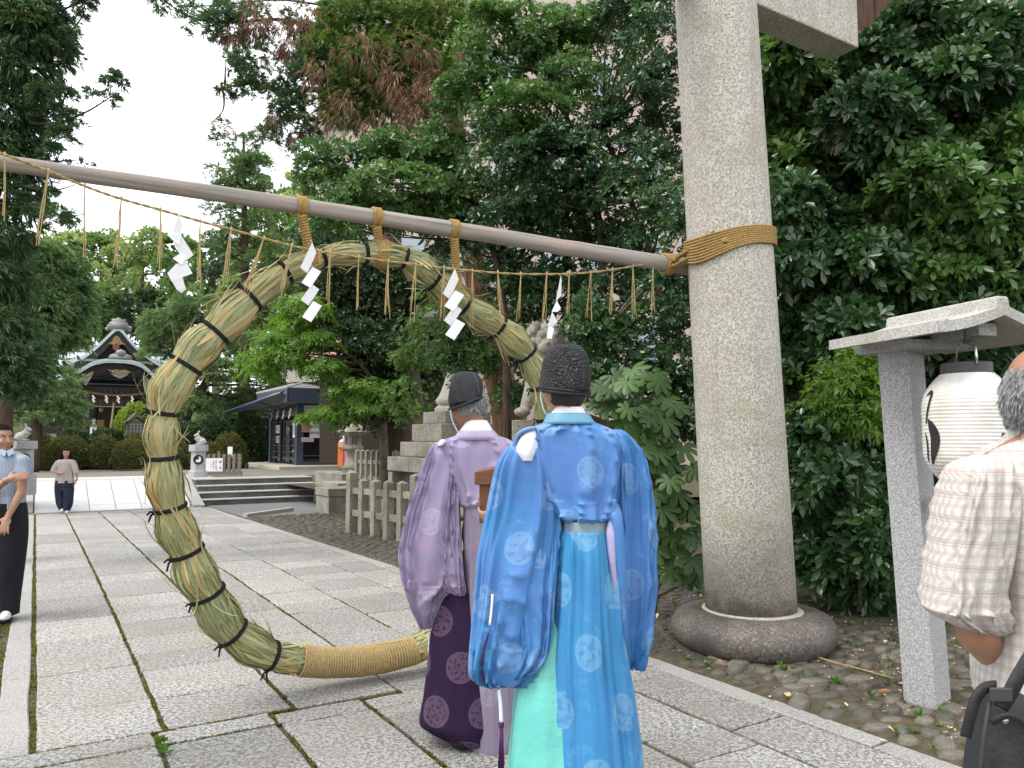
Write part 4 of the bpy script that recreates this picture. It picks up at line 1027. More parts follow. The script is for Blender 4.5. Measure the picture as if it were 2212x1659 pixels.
def face_parts(parent, c, fwd, up, k, m_lip='lip'):
    side = fwd.cross(up).normalized()
    for s in (-1, 1):
        e = c + side * (.031 * k * s) + fwd * .0815 * k + up * .004 * k
        mb = MB(); mb.ball(e, (.0135 * k, .006 * k, .0058 * k), (side, (fwd + side * s * .3).normalized(), up), 10); eo = mb.obj('eye', mat['eye_white'], parent, smooth=True)
        mb = MB(); mb.ball(e + fwd * .0035 * k, (.0058 * k, .004 * k, .0056 * k), (side, fwd, up), 8); mb.obj('iris', mat['eye_dark'], eo, smooth=True)
        mb = MB(); mb.tube([e + side * (x * .013 * k) + up * (.0065 * k * (1 - x * x * .6)) + fwd * (.003 * k - abs(x) * .004 * k) for x in (-1, -.5, 0, .5, 1)], .0017 * k, 5); mb.obj('eyelid', mat['eye_dark'], eo, smooth=True)
        mb = MB(); mb.tube([e + side * (s * x * .018 * k) + up * ((.023 - .004 * x * x + .003 * x) * k) + fwd * ((.004 - .009 * max(0, x)) * k) for x in (-.9, -.4, .1, .6, 1.1)], [.002 * k, .0032 * k, .0032 * k, .0026 * k, .0012 * k], 6); mb.obj('eyebrow', mat['hair_black'], parent, smooth=True)
    mb = MB()
    mp = c + fwd * .0905 * k - up * .056 * k
    mb.tube([mp + side * (x * .021 * k) + up * (.0028 * k * (1 - abs(x))) - fwd * (abs(x) ** 2 * .012 * k) for x in (-1, -.5, 0, .5, 1)], [.0015 * k, .004 * k, .0045 * k, .004 * k, .0015 * k], 7)
    mb.tube([mp - up * .0075 * k + side * (x * .017 * k) + up * (.003 * k * abs(x)) - fwd * (abs(x) ** 2 * .011 * k) for x in (-1, -.5, 0, .5, 1)], [.0015 * k, .0045 * k, .0055 * k, .0045 * k, .0015 * k], 7)
    mb.obj('lips', mat[m_lip], parent, smooth=True)
def hand(mb, wrist, d, nrm, k=1.0, curl=.35, thumb=1, spread=.12):
    """palm and five bent fingers: d along the hand, nrm out of the palm's back"""
    d = d.normalized(); nrm = (nrm - d * nrm.dot(d)).normalized(); sd = d.cross(nrm)
    pc = wrist + d * .048 * k; mb.ball(pc, (.038 * k, .052 * k, .015 * k), (sd, d, nrm), 12); mb.capsule(wrist - d * .02 * k, .024 * k, wrist + d * .03 * k, .024 * k, 8)
    for i, (x, l) in enumerate(((-1.35, .066), (-.45, .076), (.45, .07), (1.3, .054))):
        p = wrist + d * (.088 - .004 * abs(x)) * k + sd * (x * .0195 * k); dd = (d + sd * x * spread).normalized()
        q = curl; a = p
        for j, (f, r0, r1) in enumerate(((.45, .0098, .009), (.32, .009, .0082), (.23, .0082, .0068))):
            dd = (dd * math.cos(q * .6) - nrm * math.sin(q * .6)).normalized(); b = a + dd * (l * f * k); mb.capsule(a, r0 * k, b, r1 * k, 8); a = b
    t0 = wrist + d * .022 * k + sd * (thumb * -.028 * k); t1 = t0 + (d * .6 + sd * (-thumb * .7) - nrm * .25).normalized() * .036 * k; t2 = t1 + (d * .9 + sd * (-thumb * .25) - nrm * .3).normalized() * .03 * k
    mb.capsule(t0, .0135 * k, t1, .0105 * k, 8); mb.capsule(t1, .0105 * k, t2, .008 * k, 8)
def hairs(name, pts, dirs, L, Wd, m, parent, n=3):
    me = leafmesh(name, pts, dirs, n, L, Wd, (.0, .5), .1, tvar=.4); o = link(name, me, m, parent); o['kind'] = 'stuff'; return o
crinkle, ct, cb = base('crinkle_hat', .42, .5)
cv = nd(ct, 'TexCoord').outputs['Object']; cm = nd(ct, 'Mapping', {'Vector': cv, 'Scale': (1, 1, 1.9)}).outputs[0]
vo = nd(ct, 'TexVoronoi', {'Vector': nd(ct, 'MixRGB', {0: .06, 1: cm, 2: nd(ct, 'TexNoise', {'Vector': cv, 'Scale': 40.0}).outputs['Color']}).outputs[0], 'Scale': 80.0}).outputs['Distance']
ct.links.new(mixc(ct, vo, (0.006, 0.006, 0.008), (0.03, 0.031, 0.036)), cb.inputs['Base Color']); bump(ct, cb, vo, .02, 1.0)
# ---- priest in blue
YB = 3.0
blue = thing('person', 'person in bright blue silk robe and crinkled black hat, back turned, carrying a box', 'person', Vector((.30, YB, 0)))
bf = Vector((-.28, .96, -.06)).normalized(); hc = P(1222, 848, YB)
mb = MB(); up_ = (EZ + bf * .06).normalized()
build_head(mb, hc, bf, up_, 1.02, P(1228, 925, YB))
def trunk_body(mb, cx, Y, zs, k=.8):
    c = lambda z: Vector((cx, Y, z))
    mb.ball(c(zs - .18), (.165 * k, .1 * k, .2 * k), None, 14); mb.ball(c(zs - .45), (.135 * k, .1 * k, .2 * k), None, 14); mb.ball(c(zs - .6), (.15 * k, .11 * k, .15 * k), None, 14)
    mb.capsule(c(zs + .02), .06, c(zs - .1), .09, 12)
    for s in (-1, 1):
        mb.capsule(c(zs - .66) + Vector((s * .085, 0, 0)), .08 * k, Vector((cx + s * .09, Y, .48)), .055, 10); mb.capsule(Vector((cx + s * .09, Y, .48)), .055, Vector((cx + s * .095, Y, .09)), .04, 10)
        mb.capsule(Vector((cx + s * .095, Y - .03, .05)), .04, Vector((cx + s * .1, Y + .14, .04)), .035, 8)
    return c
zsh = P(1228, 945, YB).z
trunk_body(mb, hc.x + .03, YB, zsh)
ls, rs_ = P(1150, 965, YB), P(1320, 970, YB)
el, wr = P(1098, 1120, 2.98), P(1078, 1116, 3.20)
mb.capsule(hc * 0 + P(1200, 955, YB), .06, ls, .055); mb.capsule(ls, .052, el, .04); mb.capsule(el, .04, wr, .027)
mb.capsule(P(1270, 955, YB), .06, rs_, .055); mb.capsule(rs_, .052, P(1345, 1120, 2.98), .04); mb.capsule(P(1345, 1120, 2.98), .04, P(1290, 1116, 3.2), .027)
hand(mb, P(1074, 1116, 3.21), P(1046, 1117, 3.26) - P(1074, 1116, 3.21), Vector((-.3, -.8, -.5)), .92, .75, 1)
hand(mb, P(1285, 1116, 3.21), P(1255, 1117, 3.30) - P(1285, 1116, 3.21), Vector((.3, -.8, -.5)), .92, .75, -1)
link('body', fuse(mb, .0065, 3), mat['skin'], blue)
# short black hair at the nape, below the hat
mb = MB(); side = bf.cross(up_).normalized(); pts, dr = [], []
mb.ball(hc + up_ * .018 - bf * .013, (.0765, .094, .098), (side, bf, up_), 26)
keep = [f for f in mb.f if (sum((Vector(mb.v[i]) for i in f), Vector()) / len(f) - hc).dot(bf) < .012 and (sum((Vector(mb.v[i]) for i in f), Vector()) / len(f) - hc).dot(up_) > -.062]
mb.f = keep; mb.m = [0] * len(keep)
ho = mb.obj('hair', mat['hair_short'], blue, smooth=True)
hat_rows = [(744, 1214, 1232, YB, .015), (746, 1202, 1244, YB, .05), (752, 1190, 1256, YB, .078), (764, 1180, 1265, YB, .098), (784, 1172, 1271, YB, .112), (810, 1168, 1274, YB, .116), (836, 1166, 1274, YB, .116), (846, 1170, 1272, YB, .114)]
hat = garment('hat', hat_rows, crinkle, blue, n=80, sub=8, fold=lambda th, s: .0016 * math.sin(th * 23 + s * 60) * math.sin(th * 17 - s * 71))
mb = MB(); bp = crom([tuple(P(u, v, YB + dy)) for u, v, dy in ((1272, 845, .04), (1274, 849, 0), (1262, 846, -.07), (1240, 844.5, -.108), (1215, 842.5, -.118), (1190, 839.5, -.10), (1172, 837, -.06), (1165, 836, 0), (1168, 836, .05))], 5)
mb.tube([Vector(p) for p in bp], .006, 8); mb.tube([Vector(p) + EZ * -.011 for p in bp], .0055, 8); mb.obj('hat_band', mat['hat_cloth'], hat, smooth=True)
mb = MB(); mb.tube([P(u, v, YB + dy) for u, v, dy in ((1246, 747, -.062), (1254, 762, -.082), (1259, 785, -.094), (1260, 812, -.098), (1259, 842, -.098))], .0045, 6); mb.obj('hat_seam', mat['plastic_dark'], hat, smooth=True)
mb = MB(); mb.tube(crom([tuple(P(u, v, YB + dy)) for u, v, dy in ((1169, 838, -.04), (1169, 860, -.03), (1174, 884, -.01), (1186, 906, .02))], 4), .003, 6); mb.obj('chin_cord', mat['white_cloth'], hat, smooth=True)
garment('white_collar', [(880, 1199, 1258, YB, .068), (888, 1193, 1263, YB, .075), (900, 1186, 1268, YB, .085), (912, 1180, 1274, YB, .09)], mat['white_cloth'], blue, sub=4, cap=(False, False))
band_m = M('robe_collar', (0.13, 0.30, 0.42), (0.11, 0.27, 0.40), 20, .5, .4, 60, .002)
garment('robe_collar', [(893, 1184, 1268, YB, .090), (896, 1181, 1273, YB, .098), (906, 1176, 1279, YB, .105), (913, 1173, 1284, YB, .108), (917, 1174, 1283, YB, .104)], band_m, blue, sub=4, cap=(False, False))
ft = both(wrinkle(.017, 3.4, 1.4, 1.6, 1.3), crease((-2.62, -2.3, .10, .016, .12, 1), (2.75, 2.35, .09, .018, .15, 1), (3.05, 2.9, .07, .008, .3, 1), (2.3, 2.45, .1, .014, .2, .9), (-2.95, -3.05, .06, .007, .25, .95)), folds((.004, 5, .4, 3, .3, .9), (.003, 9, 1.4, -5, .4, .9)))
# the back of the robe down to the blouse over the belt
robe = garment('robe_back', [(908, 1192, 1268, YB, 0.0675), (914, 1172, 1288, YB, 0.0882), (926, 1142, 1318, YB, 0.1035), (940, 1124, 1338, YB, 0.1098), (965, 1126, 1352, YB, 0.1143), (1010, 1136, 1356, YB, 0.1188), (1060, 1160, 1348, YB, 0.1224), (1086, 1180, 1340, YB, 0.126), (1106, 1196, 1334, YB, 0.135), (1117, 1204, 1328, YB, 0.134), (1125, 1212, 1318, YB, 0.106)], mat['blue_silk'], blue, fold=ft, n=96, sub=9, uoff=.10)
garment('belt', [(1122, 1214, 1314, YB, .118), (1132, 1211, 1316, YB, .120), (1154, 1208, 1320, YB, .122)], mat['grey_cloth'], blue, sub=4, cap=(False, False))
ps = both(wrinkle(.014, 4.2, .4, .25, 5.1), folds((.004, 7, .3, .6, .2, 1), (.003, 13, 1.1, -1, .3, 1)), crease((2.55, 2.5, .06, .012, .2, 1), (-2.55, -2.6, .05, .006, .3, 1), (2.2, 2.15, .05, .014, .3, 1)))
garment('back_panel', [(1143, 1205, 1322, YB - .005, .125), (1150, 1204, 1324, YB - .005, .13), (1200, 1201, 1334, YB - .01, .14), (1300, 1196, 1345, YB - .015, .15), (1400, 1190, 1353, YB - .02, .16), (1500, 1190, 1370, YB - .02, .175), (1600, 1189, 1384, YB - .02, .19), (1680, 1188, 1392, YB - .02, .20), (1752, 1187, 1398, YB - .02, .205)], mat['cyan_silk'], blue, fold=ps, n=96, pw=.8, uoff=.02)
hk = lambda th, s: .010 * max(0, s - .1) * math.copysign(abs(math.sin(th * 9 + .5)) ** .5, math.sin(th * 9 + .5)) + .004 * math.sin(th * 4 + s * 9)
garment('hakama', [(1180, 1215, 1310, YB + .03, .10), (1300, 1170, 1318, YB + .03, .12), (1400, 1128, 1325, YB + .03, .15), (1500, 1110, 1335, YB + .03, .18), (1600, 1102, 1345, YB + .03, .2), (1680, 1097, 1350, YB + .03, .21), (1765, 1094, 1356, YB + .03, .21)], mat['mint'], blue, fold=hk, n=96)
fl = both(wrinkle(.030, 3.6, .6, 1.9, 2.7), crease((2.55, 2.9, .12, .020, .1, 1), (3.0, 3.35, .09, .016, .25, 1), (2.1, 2.3, .10, -.014, .3, 1), (-2.5, -2.75, .09, .012, .2, .9), (3.6, 3.5, .07, .010, .45, 1)), folds((.003, 7, .2, 6, .3, .9)))
garment('left_sleeve', [(952, 1118, 1150, YB - .05, 0.0204), (966, 1096, 1172, YB - .055, 0.0442), (1000, 1073, 1193, YB - .05, 0.0612), (1050, 1060, 1206, YB - .04, 0.0680), (1100, 1050, 1212, YB - .03, 0.0748), (1150, 1040, 1212, YB - .03, 0.0748), (1200, 1031, 1208, YB - .035, 0.0748), (1250, 1027, 1203, YB - .04, 0.0748), (1300, 1023, 1198, YB - .05, 0.0714), (1350, 1019, 1192, YB - .055, 0.0680), (1400, 1015, 1186, YB - .06, 0.0612), (1440, 1013, 1178, YB - .06, 0.0510), (1464, 1017, 1166, YB - .06, 0.0374), (1479, 1040, 1140, YB - .06, 0.0204), (1482, 1070, 1115, YB - .06, 0.0082)], mat['blue_silk'], blue, fold=fl, n=120, sub=9, cap=(True, True), pw=.5)
garment('sleeve_layer', [(1080, 1098, 1205, YB + .0, .03), (1150, 1090, 1207, YB - .05, .03), (1230, 1084, 1204, YB - .095, .028), (1290, 1096, 1199, YB - .108, .026), (1345, 1120, 1193, YB - .112, .024), (1400, 1127, 1187, YB - .112, .024), (1440, 1121, 1166, YB - .11, .02), (1462, 1113, 1138, YB - .105, .012), (1468, 1118, 1126, YB - .103, .004)], mat['blue_silk'], blue, n=90, cap=(True, True), pw=.5, uoff=.12, fold=both(wrinkle(.020, 3.4, .8, 1.6, 12.7), crease((2.7, 3.1, .12, .012, .2, 1))))
garment('under_sleeve', [(926, 1140, 1158, YB - .02, .05), (934, 1126, 1164, YB - .03, .07), (950, 1116, 1166, YB - .04, .08), (975, 1110, 1166, YB - .045, .082), (995, 1118, 1160, YB - .045, .07)], mat['white_cloth'], blue, cap=(True, True), sub=5, pw=1.0, fold=folds((.003, 6, 1, 4, .1, 1)))
mb = MB(); ap = crom([tuple(P(u, v, YB + dy)) for u, v, dy in ((1156, 924, -.10), (1136, 928, -.105), (1120, 938, -.10), (1112, 955, -.09), (1109, 978, -.085))], 6)
mb.tube([Vector(p) for p in ap], .0075, 8); mb.obj('armhole_edge', mat['blue_silk'], blue, smooth=True)
mb = MB(); q = [Vector(p) for p in ap]; mb.ribbon(q, [p + Vector((.016, .05, -.012)) for p in q]); mb.obj('armhole_lining', mat['lavender_lining'], blue)
fr = both(wrinkle(.028, 3.6, .6, 1.0, 7.9), crease((2.6, 2.5, .14, .02, .1, 1), (3.3, 3.1, .10, -.016, .2, 1), (-2.3, -2.4, .12, .012, .2, 1)), folds((.003, 6, 1.2, 5, .2, 1)))
garment('right_sleeve', [(928, 1318, 1342, YB - .01, 0.0204), (940, 1318, 1358, YB - .02, 0.0408), (965, 1322, 1378, YB - .02, 0.0544), (1000, 1324, 1394, YB - .02, 0.0612), (1050, 1324, 1403, YB - .015, 0.0646), (1100, 1322, 1410, YB - .01, 0.0680), (1150, 1321, 1413, YB - .01, 0.0680), (1200, 1324, 1412, YB - .01, 0.0680), (1300, 1331, 1408, YB - .01, 0.0612), (1370, 1339, 1398, YB - .01, 0.0476), (1420, 1347, 1388, YB - .01, 0.0340), (1446, 1357, 1377, YB - .01, 0.0136)], mat['blue_silk'], blue, fold=fr, n=110, cap=(True, True), uoff=.17, pw=.5)
garment('sleeve_fold', [(1085, 1314, 1336, YB - .06, .03), (1120, 1310, 1345, YB - .075, .05), (1200, 1316, 1349, YB - .08, .05), (1300, 1328, 1352, YB - .08, .045), (1380, 1338, 1354, YB - .075, .03), (1408, 1343, 1350, YB - .075, .01)], mat['blue_silk'], blue, n=40, cap=(True, True), uoff=.05)
garment('sleeve_lining', [(1118, 1316, 1322, YB - .10, .012), (1150, 1309, 1328, YB - .112, .02), (1210, 1314, 1330, YB - .118, .02), (1260, 1322, 1333, YB - .118, .015), (1290, 1328, 1331, YB - .115, .005)], mat['lavender_lining'], blue, n=24, cap=(True, True))
def cord(name, pts, r, m, parent):
    mb = MB(); mb.tube(crom([tuple(P(*p)) for p in pts], 4), r, 6); return mb.obj(name, m, parent, smooth=True)
ys = YB - .115
cord('sleeve_cord', [(1064, 1284, ys - .01), (1062, 1315, ys - .012), (1058, 1350, ys - .012)], .0048, mat['white_cloth'], blue)
cord('sleeve_cord', [(1054, 1368, ys - .01), (1047, 1400, ys - .01), (1041, 1440, ys - .004)], .0045, mat['purple_cord'], blue)
cord('sleeve_cord', [(1041, 1448, ys), (1042, 1460, ys + .005), (1052, 1478, ys + .02)], .0045, mat['purple_cord'], blue)
cord('sleeve_cord', [(1076, 1478, ys + .05), (1081, 1520, ys + .04), (1083, 1560, ys + .04)], .0075, mat['white_cloth'], blue)
mb = MB(); mb.ball(P(1083, 1566, ys + .04), (.011, .011, .016), None, 8)
for k in range(16): mb.tube([P(1083 + R.uniform(-3, 3), 1568, ys + .04 + R.uniform(-.006, .006)), P(1082 + R.uniform(-7, 7), 1655 + R.uniform(-8, 14), ys + .04 + R.uniform(-.012, .012))], .0032, 5)
mb.obj('tassel', mat['purple_cord'], blue, smooth=True)
cord('sleeve_cord', [(1370, 1444, YB - .02), (1367, 1462, YB - .03), (1362, 1490, YB - .03)], .002, mat['white_cloth'], blue)
for s in (-1, 1):
    mb = MB(); mb.ball(Vector((.34 + s * .1, YB + .08, .055)), (.055, .14, .055), None, 14); mb.obj('shoe', mat['black_cloth'], blue, smooth=True)
# ---- the wooden box
bx = P(1025, 1128, 3.30); k_ = px(3.30)
box = thing('wooden_box', 'brown wooden box with an arched lid carried against the blue robe', 'box', bx + Vector((.13, .1, 0)))
bw = 140 * k_; zl, zb_ = P(1060, 1046, 3.3).z, P(1060, 1131, 3.3).z
mb = MB(); mb.box((bx.x + 10 * k_ + bw * .45, 3.40, (zl + zb_) / 2), (bw * .45, .10, (zl - zb_) / 2)); bev(mb.obj('box_body', mat['box_wood'], box), .004)
zt_ = P(1060, 1009, 3.3).z; mb = MB()
pr = [(0, zl - .002), (bw, zl - .002)] + [(bw * (1 - i / 12), zl + (zt_ - zl) * (.72 + .28 * math.sin(PI * i / 12))) for i in range(13)]
mb.prism([Vector((bx.x + x, 3.285, z)) for x, z in pr], Vector((0, .235, 0))); bev(mb.obj('lid', mat['box_wood'], box), .003)
mb = MB(); mb.box(P(1062, 1090, 3.295) , (.0095, .012, .06)); mb.ball(P(1062, 1060, 3.29), (.0095, .012, .012)); mb.obj('box_strip', mat['box_wood'], box)
# ---- elder priest in lilac
YP = 3.95
lil = thing('person', 'grey haired person in lilac robe and smooth black hat, back turned, head bowed', 'person', Vector((-.17, YP, 0)))
lf_ = Vector((-.72, .66, -.24)).normalized(); lu = (EZ + Vector((lf_.x, lf_.y, 0)) * .26).normalized(); hc = P(1012, 874, YP)
mb = MB(); build_head(mb, hc, lf_, lu, 1.0, P(1036, 945, YP)); zsh = P(1040, 960, YP).z; trunk_body(mb, -.15, YP, zsh)
mb.capsule(P(1000, 970, YP), .06, P(965, 985, YP), .055); mb.capsule(P(965, 985, YP), .052, P(935, 1110, YP - .03), .04); mb.capsule(P(935, 1110, YP - .03), .04, P(985, 1120, YP + .2), .028); hand(mb, P(985, 1120, YP + .2), Vector((.7, .6, 0)), Vector((-.5, -.2, .8)), .92, .6)
mb.capsule(P(1080, 970, YP), .06, P(1115, 985, YP), .055); mb.capsule(P(1115, 985, YP), .052, P(1135, 1110, YP - .03), .04); mb.capsule(P(1135, 1110, YP - .03), .04, P(1085, 1120, YP + .2), .028); hand(mb, P(1085, 1120, YP + .2), Vector((-.7, .6, 0)), Vector((.5, -.2, .8)), .92, .6, -1)
link('body', fuse(mb, .0075, 3), mat['skin_tan'], lil)
side = lf_.cross(lu).normalized(); mb = MB(); mb.ball(hc + lu * .012 - lf_ * .012, (.079, .099, .098), (side, lf_, lu), 26); pts, dr = [], []
def fc_(f): return sum((Vector(mb.v[i]) for i in f), Vector()) / len(f) - hc
keep = [f for f in mb.f if (fc_(f).dot(lf_) < .0 or fc_(f).dot(lu) > .045) and fc_(f).dot(lu) > -.075]
mb.f = keep; mb.m = [0] * len(keep); mb.obj('hair', mat['hair_grey'], lil, smooth=True)
for k in range(2600):
    q = unit(RNG.normal(size=3)); d = side * q[0] * .080 + lf_ * q[1] * .100 + lu * q[2] * .099
    if d.dot(lf_) > .005 or d.dot(lu) < -.07 or d.dot(lu) > .06: continue
    pts.append(tuple(hc + lu * .012 - lf_ * .012 + d)); o_ = d.normalized(); dr.append(tuple((-EZ * .95 + o_ * .22 + lf_ * .1 + Vector(RNG.normal(size=3)) * .07).normalized()))
greyh = leafmat('grey_hair_strands', (0.46, 0.46, 0.465), (0.12, 0.12, 0.125), rough=.5, spec=.4, trans=.05)
hairs('hair_strands', np.array(pts), np.array(dr), .018, .0024, greyh, lil, 3)
hat = garment('hat', [(803, 998, 1012, YP, .015), (805, 988, 1024, YP, .05), (812, 980, 1034, YP, .08), (826, 975, 1041, YP, .10), (846, 971, 1045, YP, .11), (862, 970, 1046, YP, .112), (872, 971, 1040, YP, .105), (882, 971, 1012, YP + .02, .07)], mat['hat_cloth'], lil, sub=6, cap=(True, True), fold=lambda th, s: .003 * math.sin(th * 3 + s * 6) + .0015 * math.sin(th * 7 - s * 11))
mb = MB(); mb.tube(crom([tuple(P(u, v, YP + dy)) for u, v, dy in ((970, 884, .02), (975, 884, -.06), (992, 878, -.10), (1012, 870, -.118), (1030, 862, -.11), (1041, 858, -.07))], 5), .008, 8); mb.obj('hat_band', mat['hat_cloth'], hat, smooth=True)
mb = MB(); mb.tube([P(u, v, YP + dy) for u, v, dy in ((1022, 806, -.06), (1030, 822, -.085), (1034, 842, -.095), (1036, 858, -.098))], .003, 6); mb.obj('hat_seam', mat['plastic_dark'], hat, smooth=True)
mb = MB(); mb.tube(crom([tuple(P(u, v, YP + dy)) for u, v, dy in ((973, 885, -.06), (976, 905, -.05), (983, 922, -.03), (992, 938, -.02))], 4), .003, 6); mb.obj('chin_cord', mat['white_cloth'], hat, smooth=True)
garment('white_collar', [(908, 1010, 1052, YP, .07), (916, 1004, 1057, YP, .085), (930, 994, 1065, YP, .095), (944, 986, 1072, YP, .10)], mat['white_cloth'], lil, sub=4, cap=(False, False))
lb_ = M('lilac_collar', (0.40, 0.33, 0.47), (0.36, 0.30, 0.44), 20, .5, .4, 60, .002)
garment('robe_collar', [(930, 993, 1067, YP, .105), (934, 989, 1071, YP, .110), (944, 982, 1079, YP, .115), (950, 983, 1078, YP, .11)], lb_, lil, sub=4, cap=(False, False))
garment('robe_back', [(940, 990, 1072, YP, 0.0810), (946, 968, 1092, YP, 0.1035), (956, 950, 1110, YP, 0.1125), (975, 948, 1124, YP, 0.1215), (1010, 956, 1130, YP, 0.1260), (1050, 976, 1128, YP, 0.1305), (1076, 986, 1124, YP, 0.1350), (1088, 990, 1120, YP, 0.1350), (1096, 998, 1114, YP, 0.1125)], mat['lilac_silk'], lil, n=96, sub=8, fold=both(wrinkle(.016, 3.4, 1.4, 1.6, 6.3), crease((-2.75, -2.55, .1, .012, .1, 1), (2.8, 2.6, .1, .012, .2, 1)), folds((.004, 6, .3, 4, .3, 1))), uoff=.08)
garment('back_panel', [(1088, 1002, 1114, YP, .128), (1108, 1001, 1116, YP, .13), (1200, 1001, 1119, YP, .14), (1300, 1004, 1122, YP, .15), (1450, 1008, 1126, YP, .165), (1560, 1011, 1130, YP, .17), (1602, 1013, 1131, YP, .17)], mat['lilac_panel'], lil, n=80, pw=.8, fold=both(wrinkle(.008, 4.0, .8, .2, 8.2), folds((.004, 7, .3, .8, .1, 1))), uoff=.03)
fs_ = both(wrinkle(.030, 3.6, .6, 1.7, 4.4), crease((2.5, 2.8, .16, .022, .1, 1), (3.2, 3.3, .12, .020, .2, 1), (2.05, 2.2, .1, -.014, .3, 1), (3.75, 3.6, .09, .014, .4, 1)), folds((.003, 7, .6, 5, .2, 1)))
garment('left_sleeve', [(954, 944, 966, YP - .02, 0.0204), (962, 934, 978, YP - .03, 0.0408), (985, 921, 988, YP - .03, 0.0612), (1020, 908, 992, YP - .03, 0.0714), (1060, 896, 993, YP - .03, 0.0782), (1100, 882, 994, YP - .03, 0.0816), (1150, 870, 996, YP - .035, 0.0816), (1190, 862, 998, YP - .04, 0.0816), (1225, 864, 1000, YP - .04, 0.0782), (1250, 868, 999, YP - .045, 0.0714), (1270, 874, 985, YP - .05, 0.0612), (1290, 880, 962, YP - .05, 0.0510), (1315, 890, 951, YP - .05, 0.0408), (1340, 905, 942, YP - .05, 0.0272), (1357, 919, 932, YP - .05, 0.0102)], mat['lilac_silk'], lil, n=120, sub=9, fold=fs_, cap=(True, True), pw=.5)
garment('under_sleeve', [(949, 955, 962, YP - .04, .05), (952, 951, 964, YP - .045, .065), (957, 948, 964, YP - .048, .07), (963, 947, 958, YP - .05, .066)], mat['white_cloth'], lil, sub=4, cap=(True, True))
garment('sleeve_layer', [(1050, 930, 990, YP + .0, .03), (1130, 930, 994, YP - .06, .03), (1200, 940, 999, YP - .10, .028), (1250, 950, 1003, YP - .112, .026), (1268, 956, 1006, YP - .112, .022), (1280, 972, 1007, YP - .108, .016), (1287, 986, 1003, YP - .105, .005)], mat['lilac_silk'], lil, n=80, cap=(True, True), pw=.5, uoff=.1, fold=wrinkle(.020, 3.4, .8, 1.6, 15.2))
hk2 = lambda th, s: .014 * max(0, s - .05) * math.copysign(abs(math.sin(th * 7 + .9)) ** .4, math.sin(th * 7 + .9))
garment('hakama', [(1240, 962, 1090, YP + .02, .11), (1300, 938, 1095, YP + .02, .13), (1400, 926, 1100, YP + .02, .16), (1500, 914, 1106, YP + .02, .18), (1546, 907, 1108, YP + .02, .19), (1562, 924, 1106, YP + .02, .185), (1580, 958, 1100, YP + .02, .17), (1590, 985, 1090, YP + .02, .15)], mat['hakama_purple'], lil, n=112, fold=hk2, uoff=.03)
for s in (-1, 1):
    mb = MB(); mb.ball(Vector((-.17 + s * .075, YP - .02, .05)), (.075, .15, .06), None, 16); mb.obj('shoe', mat['black_cloth'], lil, smooth=True)
cord('sleeve_cord', [(926, 1355, YP - .05), (927, 1380, YP - .055), (925, 1412, YP - .05)], .003, mat['white_cloth'], lil)
cord('sleeve_cord', [(931, 1352, YP - .05), (934, 1370, YP - .055), (934, 1400, YP - .05)], .004, mat['white_cloth'], lil)
# ---- the older man at the right edge
YM = 1.75
man = thing('person', 'older grey haired person in a plaid short sleeved shirt at the right edge', 'person', Vector((1.27, YM, 0)))
mf = Vector((.55, .83, -.05)).normalized(); hc = P(2252, 858, YM)
mb = MB(); build_head(mb, hc, mf, EZ, 1.0, P(2268, 965, YM)); trunk_body(mb, 1.30, YM, P(2300, 985, YM).z)
sh_ = P(2150, 1035, YM); elb = P(2112, 1368, YM - .02); wri = P(2196, 1470, YM + .12)
mb.capsule(P(2230, 1000, YM), .07, sh_, .062, 12); mb.capsule(sh_, .055, elb, .045, 12); mb.capsule(elb, .045, wri, .03, 12); hand(mb, wri, Vector((.5, .6, -.5)), Vector((-.6, .1, .6)), 1, .6)
s2_ = P(2450, 1035, YM); e2_ = P(2480, 1360, YM); mb.capsule(P(2370, 1000, YM), .07, s2_, .062, 12); mb.capsule(s2_, .055, e2_, .045, 12); w2_ = P(2440, 1490, YM + .15); mb.capsule(e2_, .045, w2_, .03, 12); hand(mb, w2_, Vector((-.3, .6, -.6)), Vector((.6, .1, .6)), 1, .6, -1)
link('body', fuse(mb, .0075, 3), mat['skin_tan'], man)
side = mf.cross(EZ).normalized(); pts, dr = [], []; mb = MB(); mb.ball(hc + EZ * .004 - mf * .010, (.080, .100, .098), (side, mf, EZ), 26)
def fm_(f): return sum((Vector(mb.v[i]) for i in f), Vector()) / len(f) - hc
keep = [f for f in mb.f if fm_(f).dot(mf) < .005 and -.07 < fm_(f).z < .062 - .1 * 0]
mb.f = keep; mb.m = [0] * len(keep); mb.obj('hair', mat['hair_grey'], man, smooth=True)
for k in range(5200):
    q = unit(RNG.normal(size=3)); d = side * q[0] * .081 + mf * q[1] * .101 + EZ * q[2] * .099
    if d.dot(mf) > .015 or d.z < -.068 or d.z > .068: continue
    pts.append(tuple(hc + EZ * .004 - mf * .01 + d)); o_ = d.normalized(); dr.append(tuple((-EZ * .9 + o_ * .2 - mf * .2 + Vector(RNG.normal(size=3)) * .09).normalized()))
hairs('hair_strands', np.array(pts), np.array(dr), .017, .0013, greyh, man, 3)
fm = both(wrinkle(.012, 3.0, 1.4, 1.4, 3.3), crease((-2.2, -2.5, .10, .014, .15, 1), (-2.6, -2.3, .08, -.010, .3, .9), (2.6, 2.8, .12, .012, .2, 1), (-1.9, -2.0, .08, .012, .3, 1)), folds((.004, 5, .3, 6, .2, 1)))
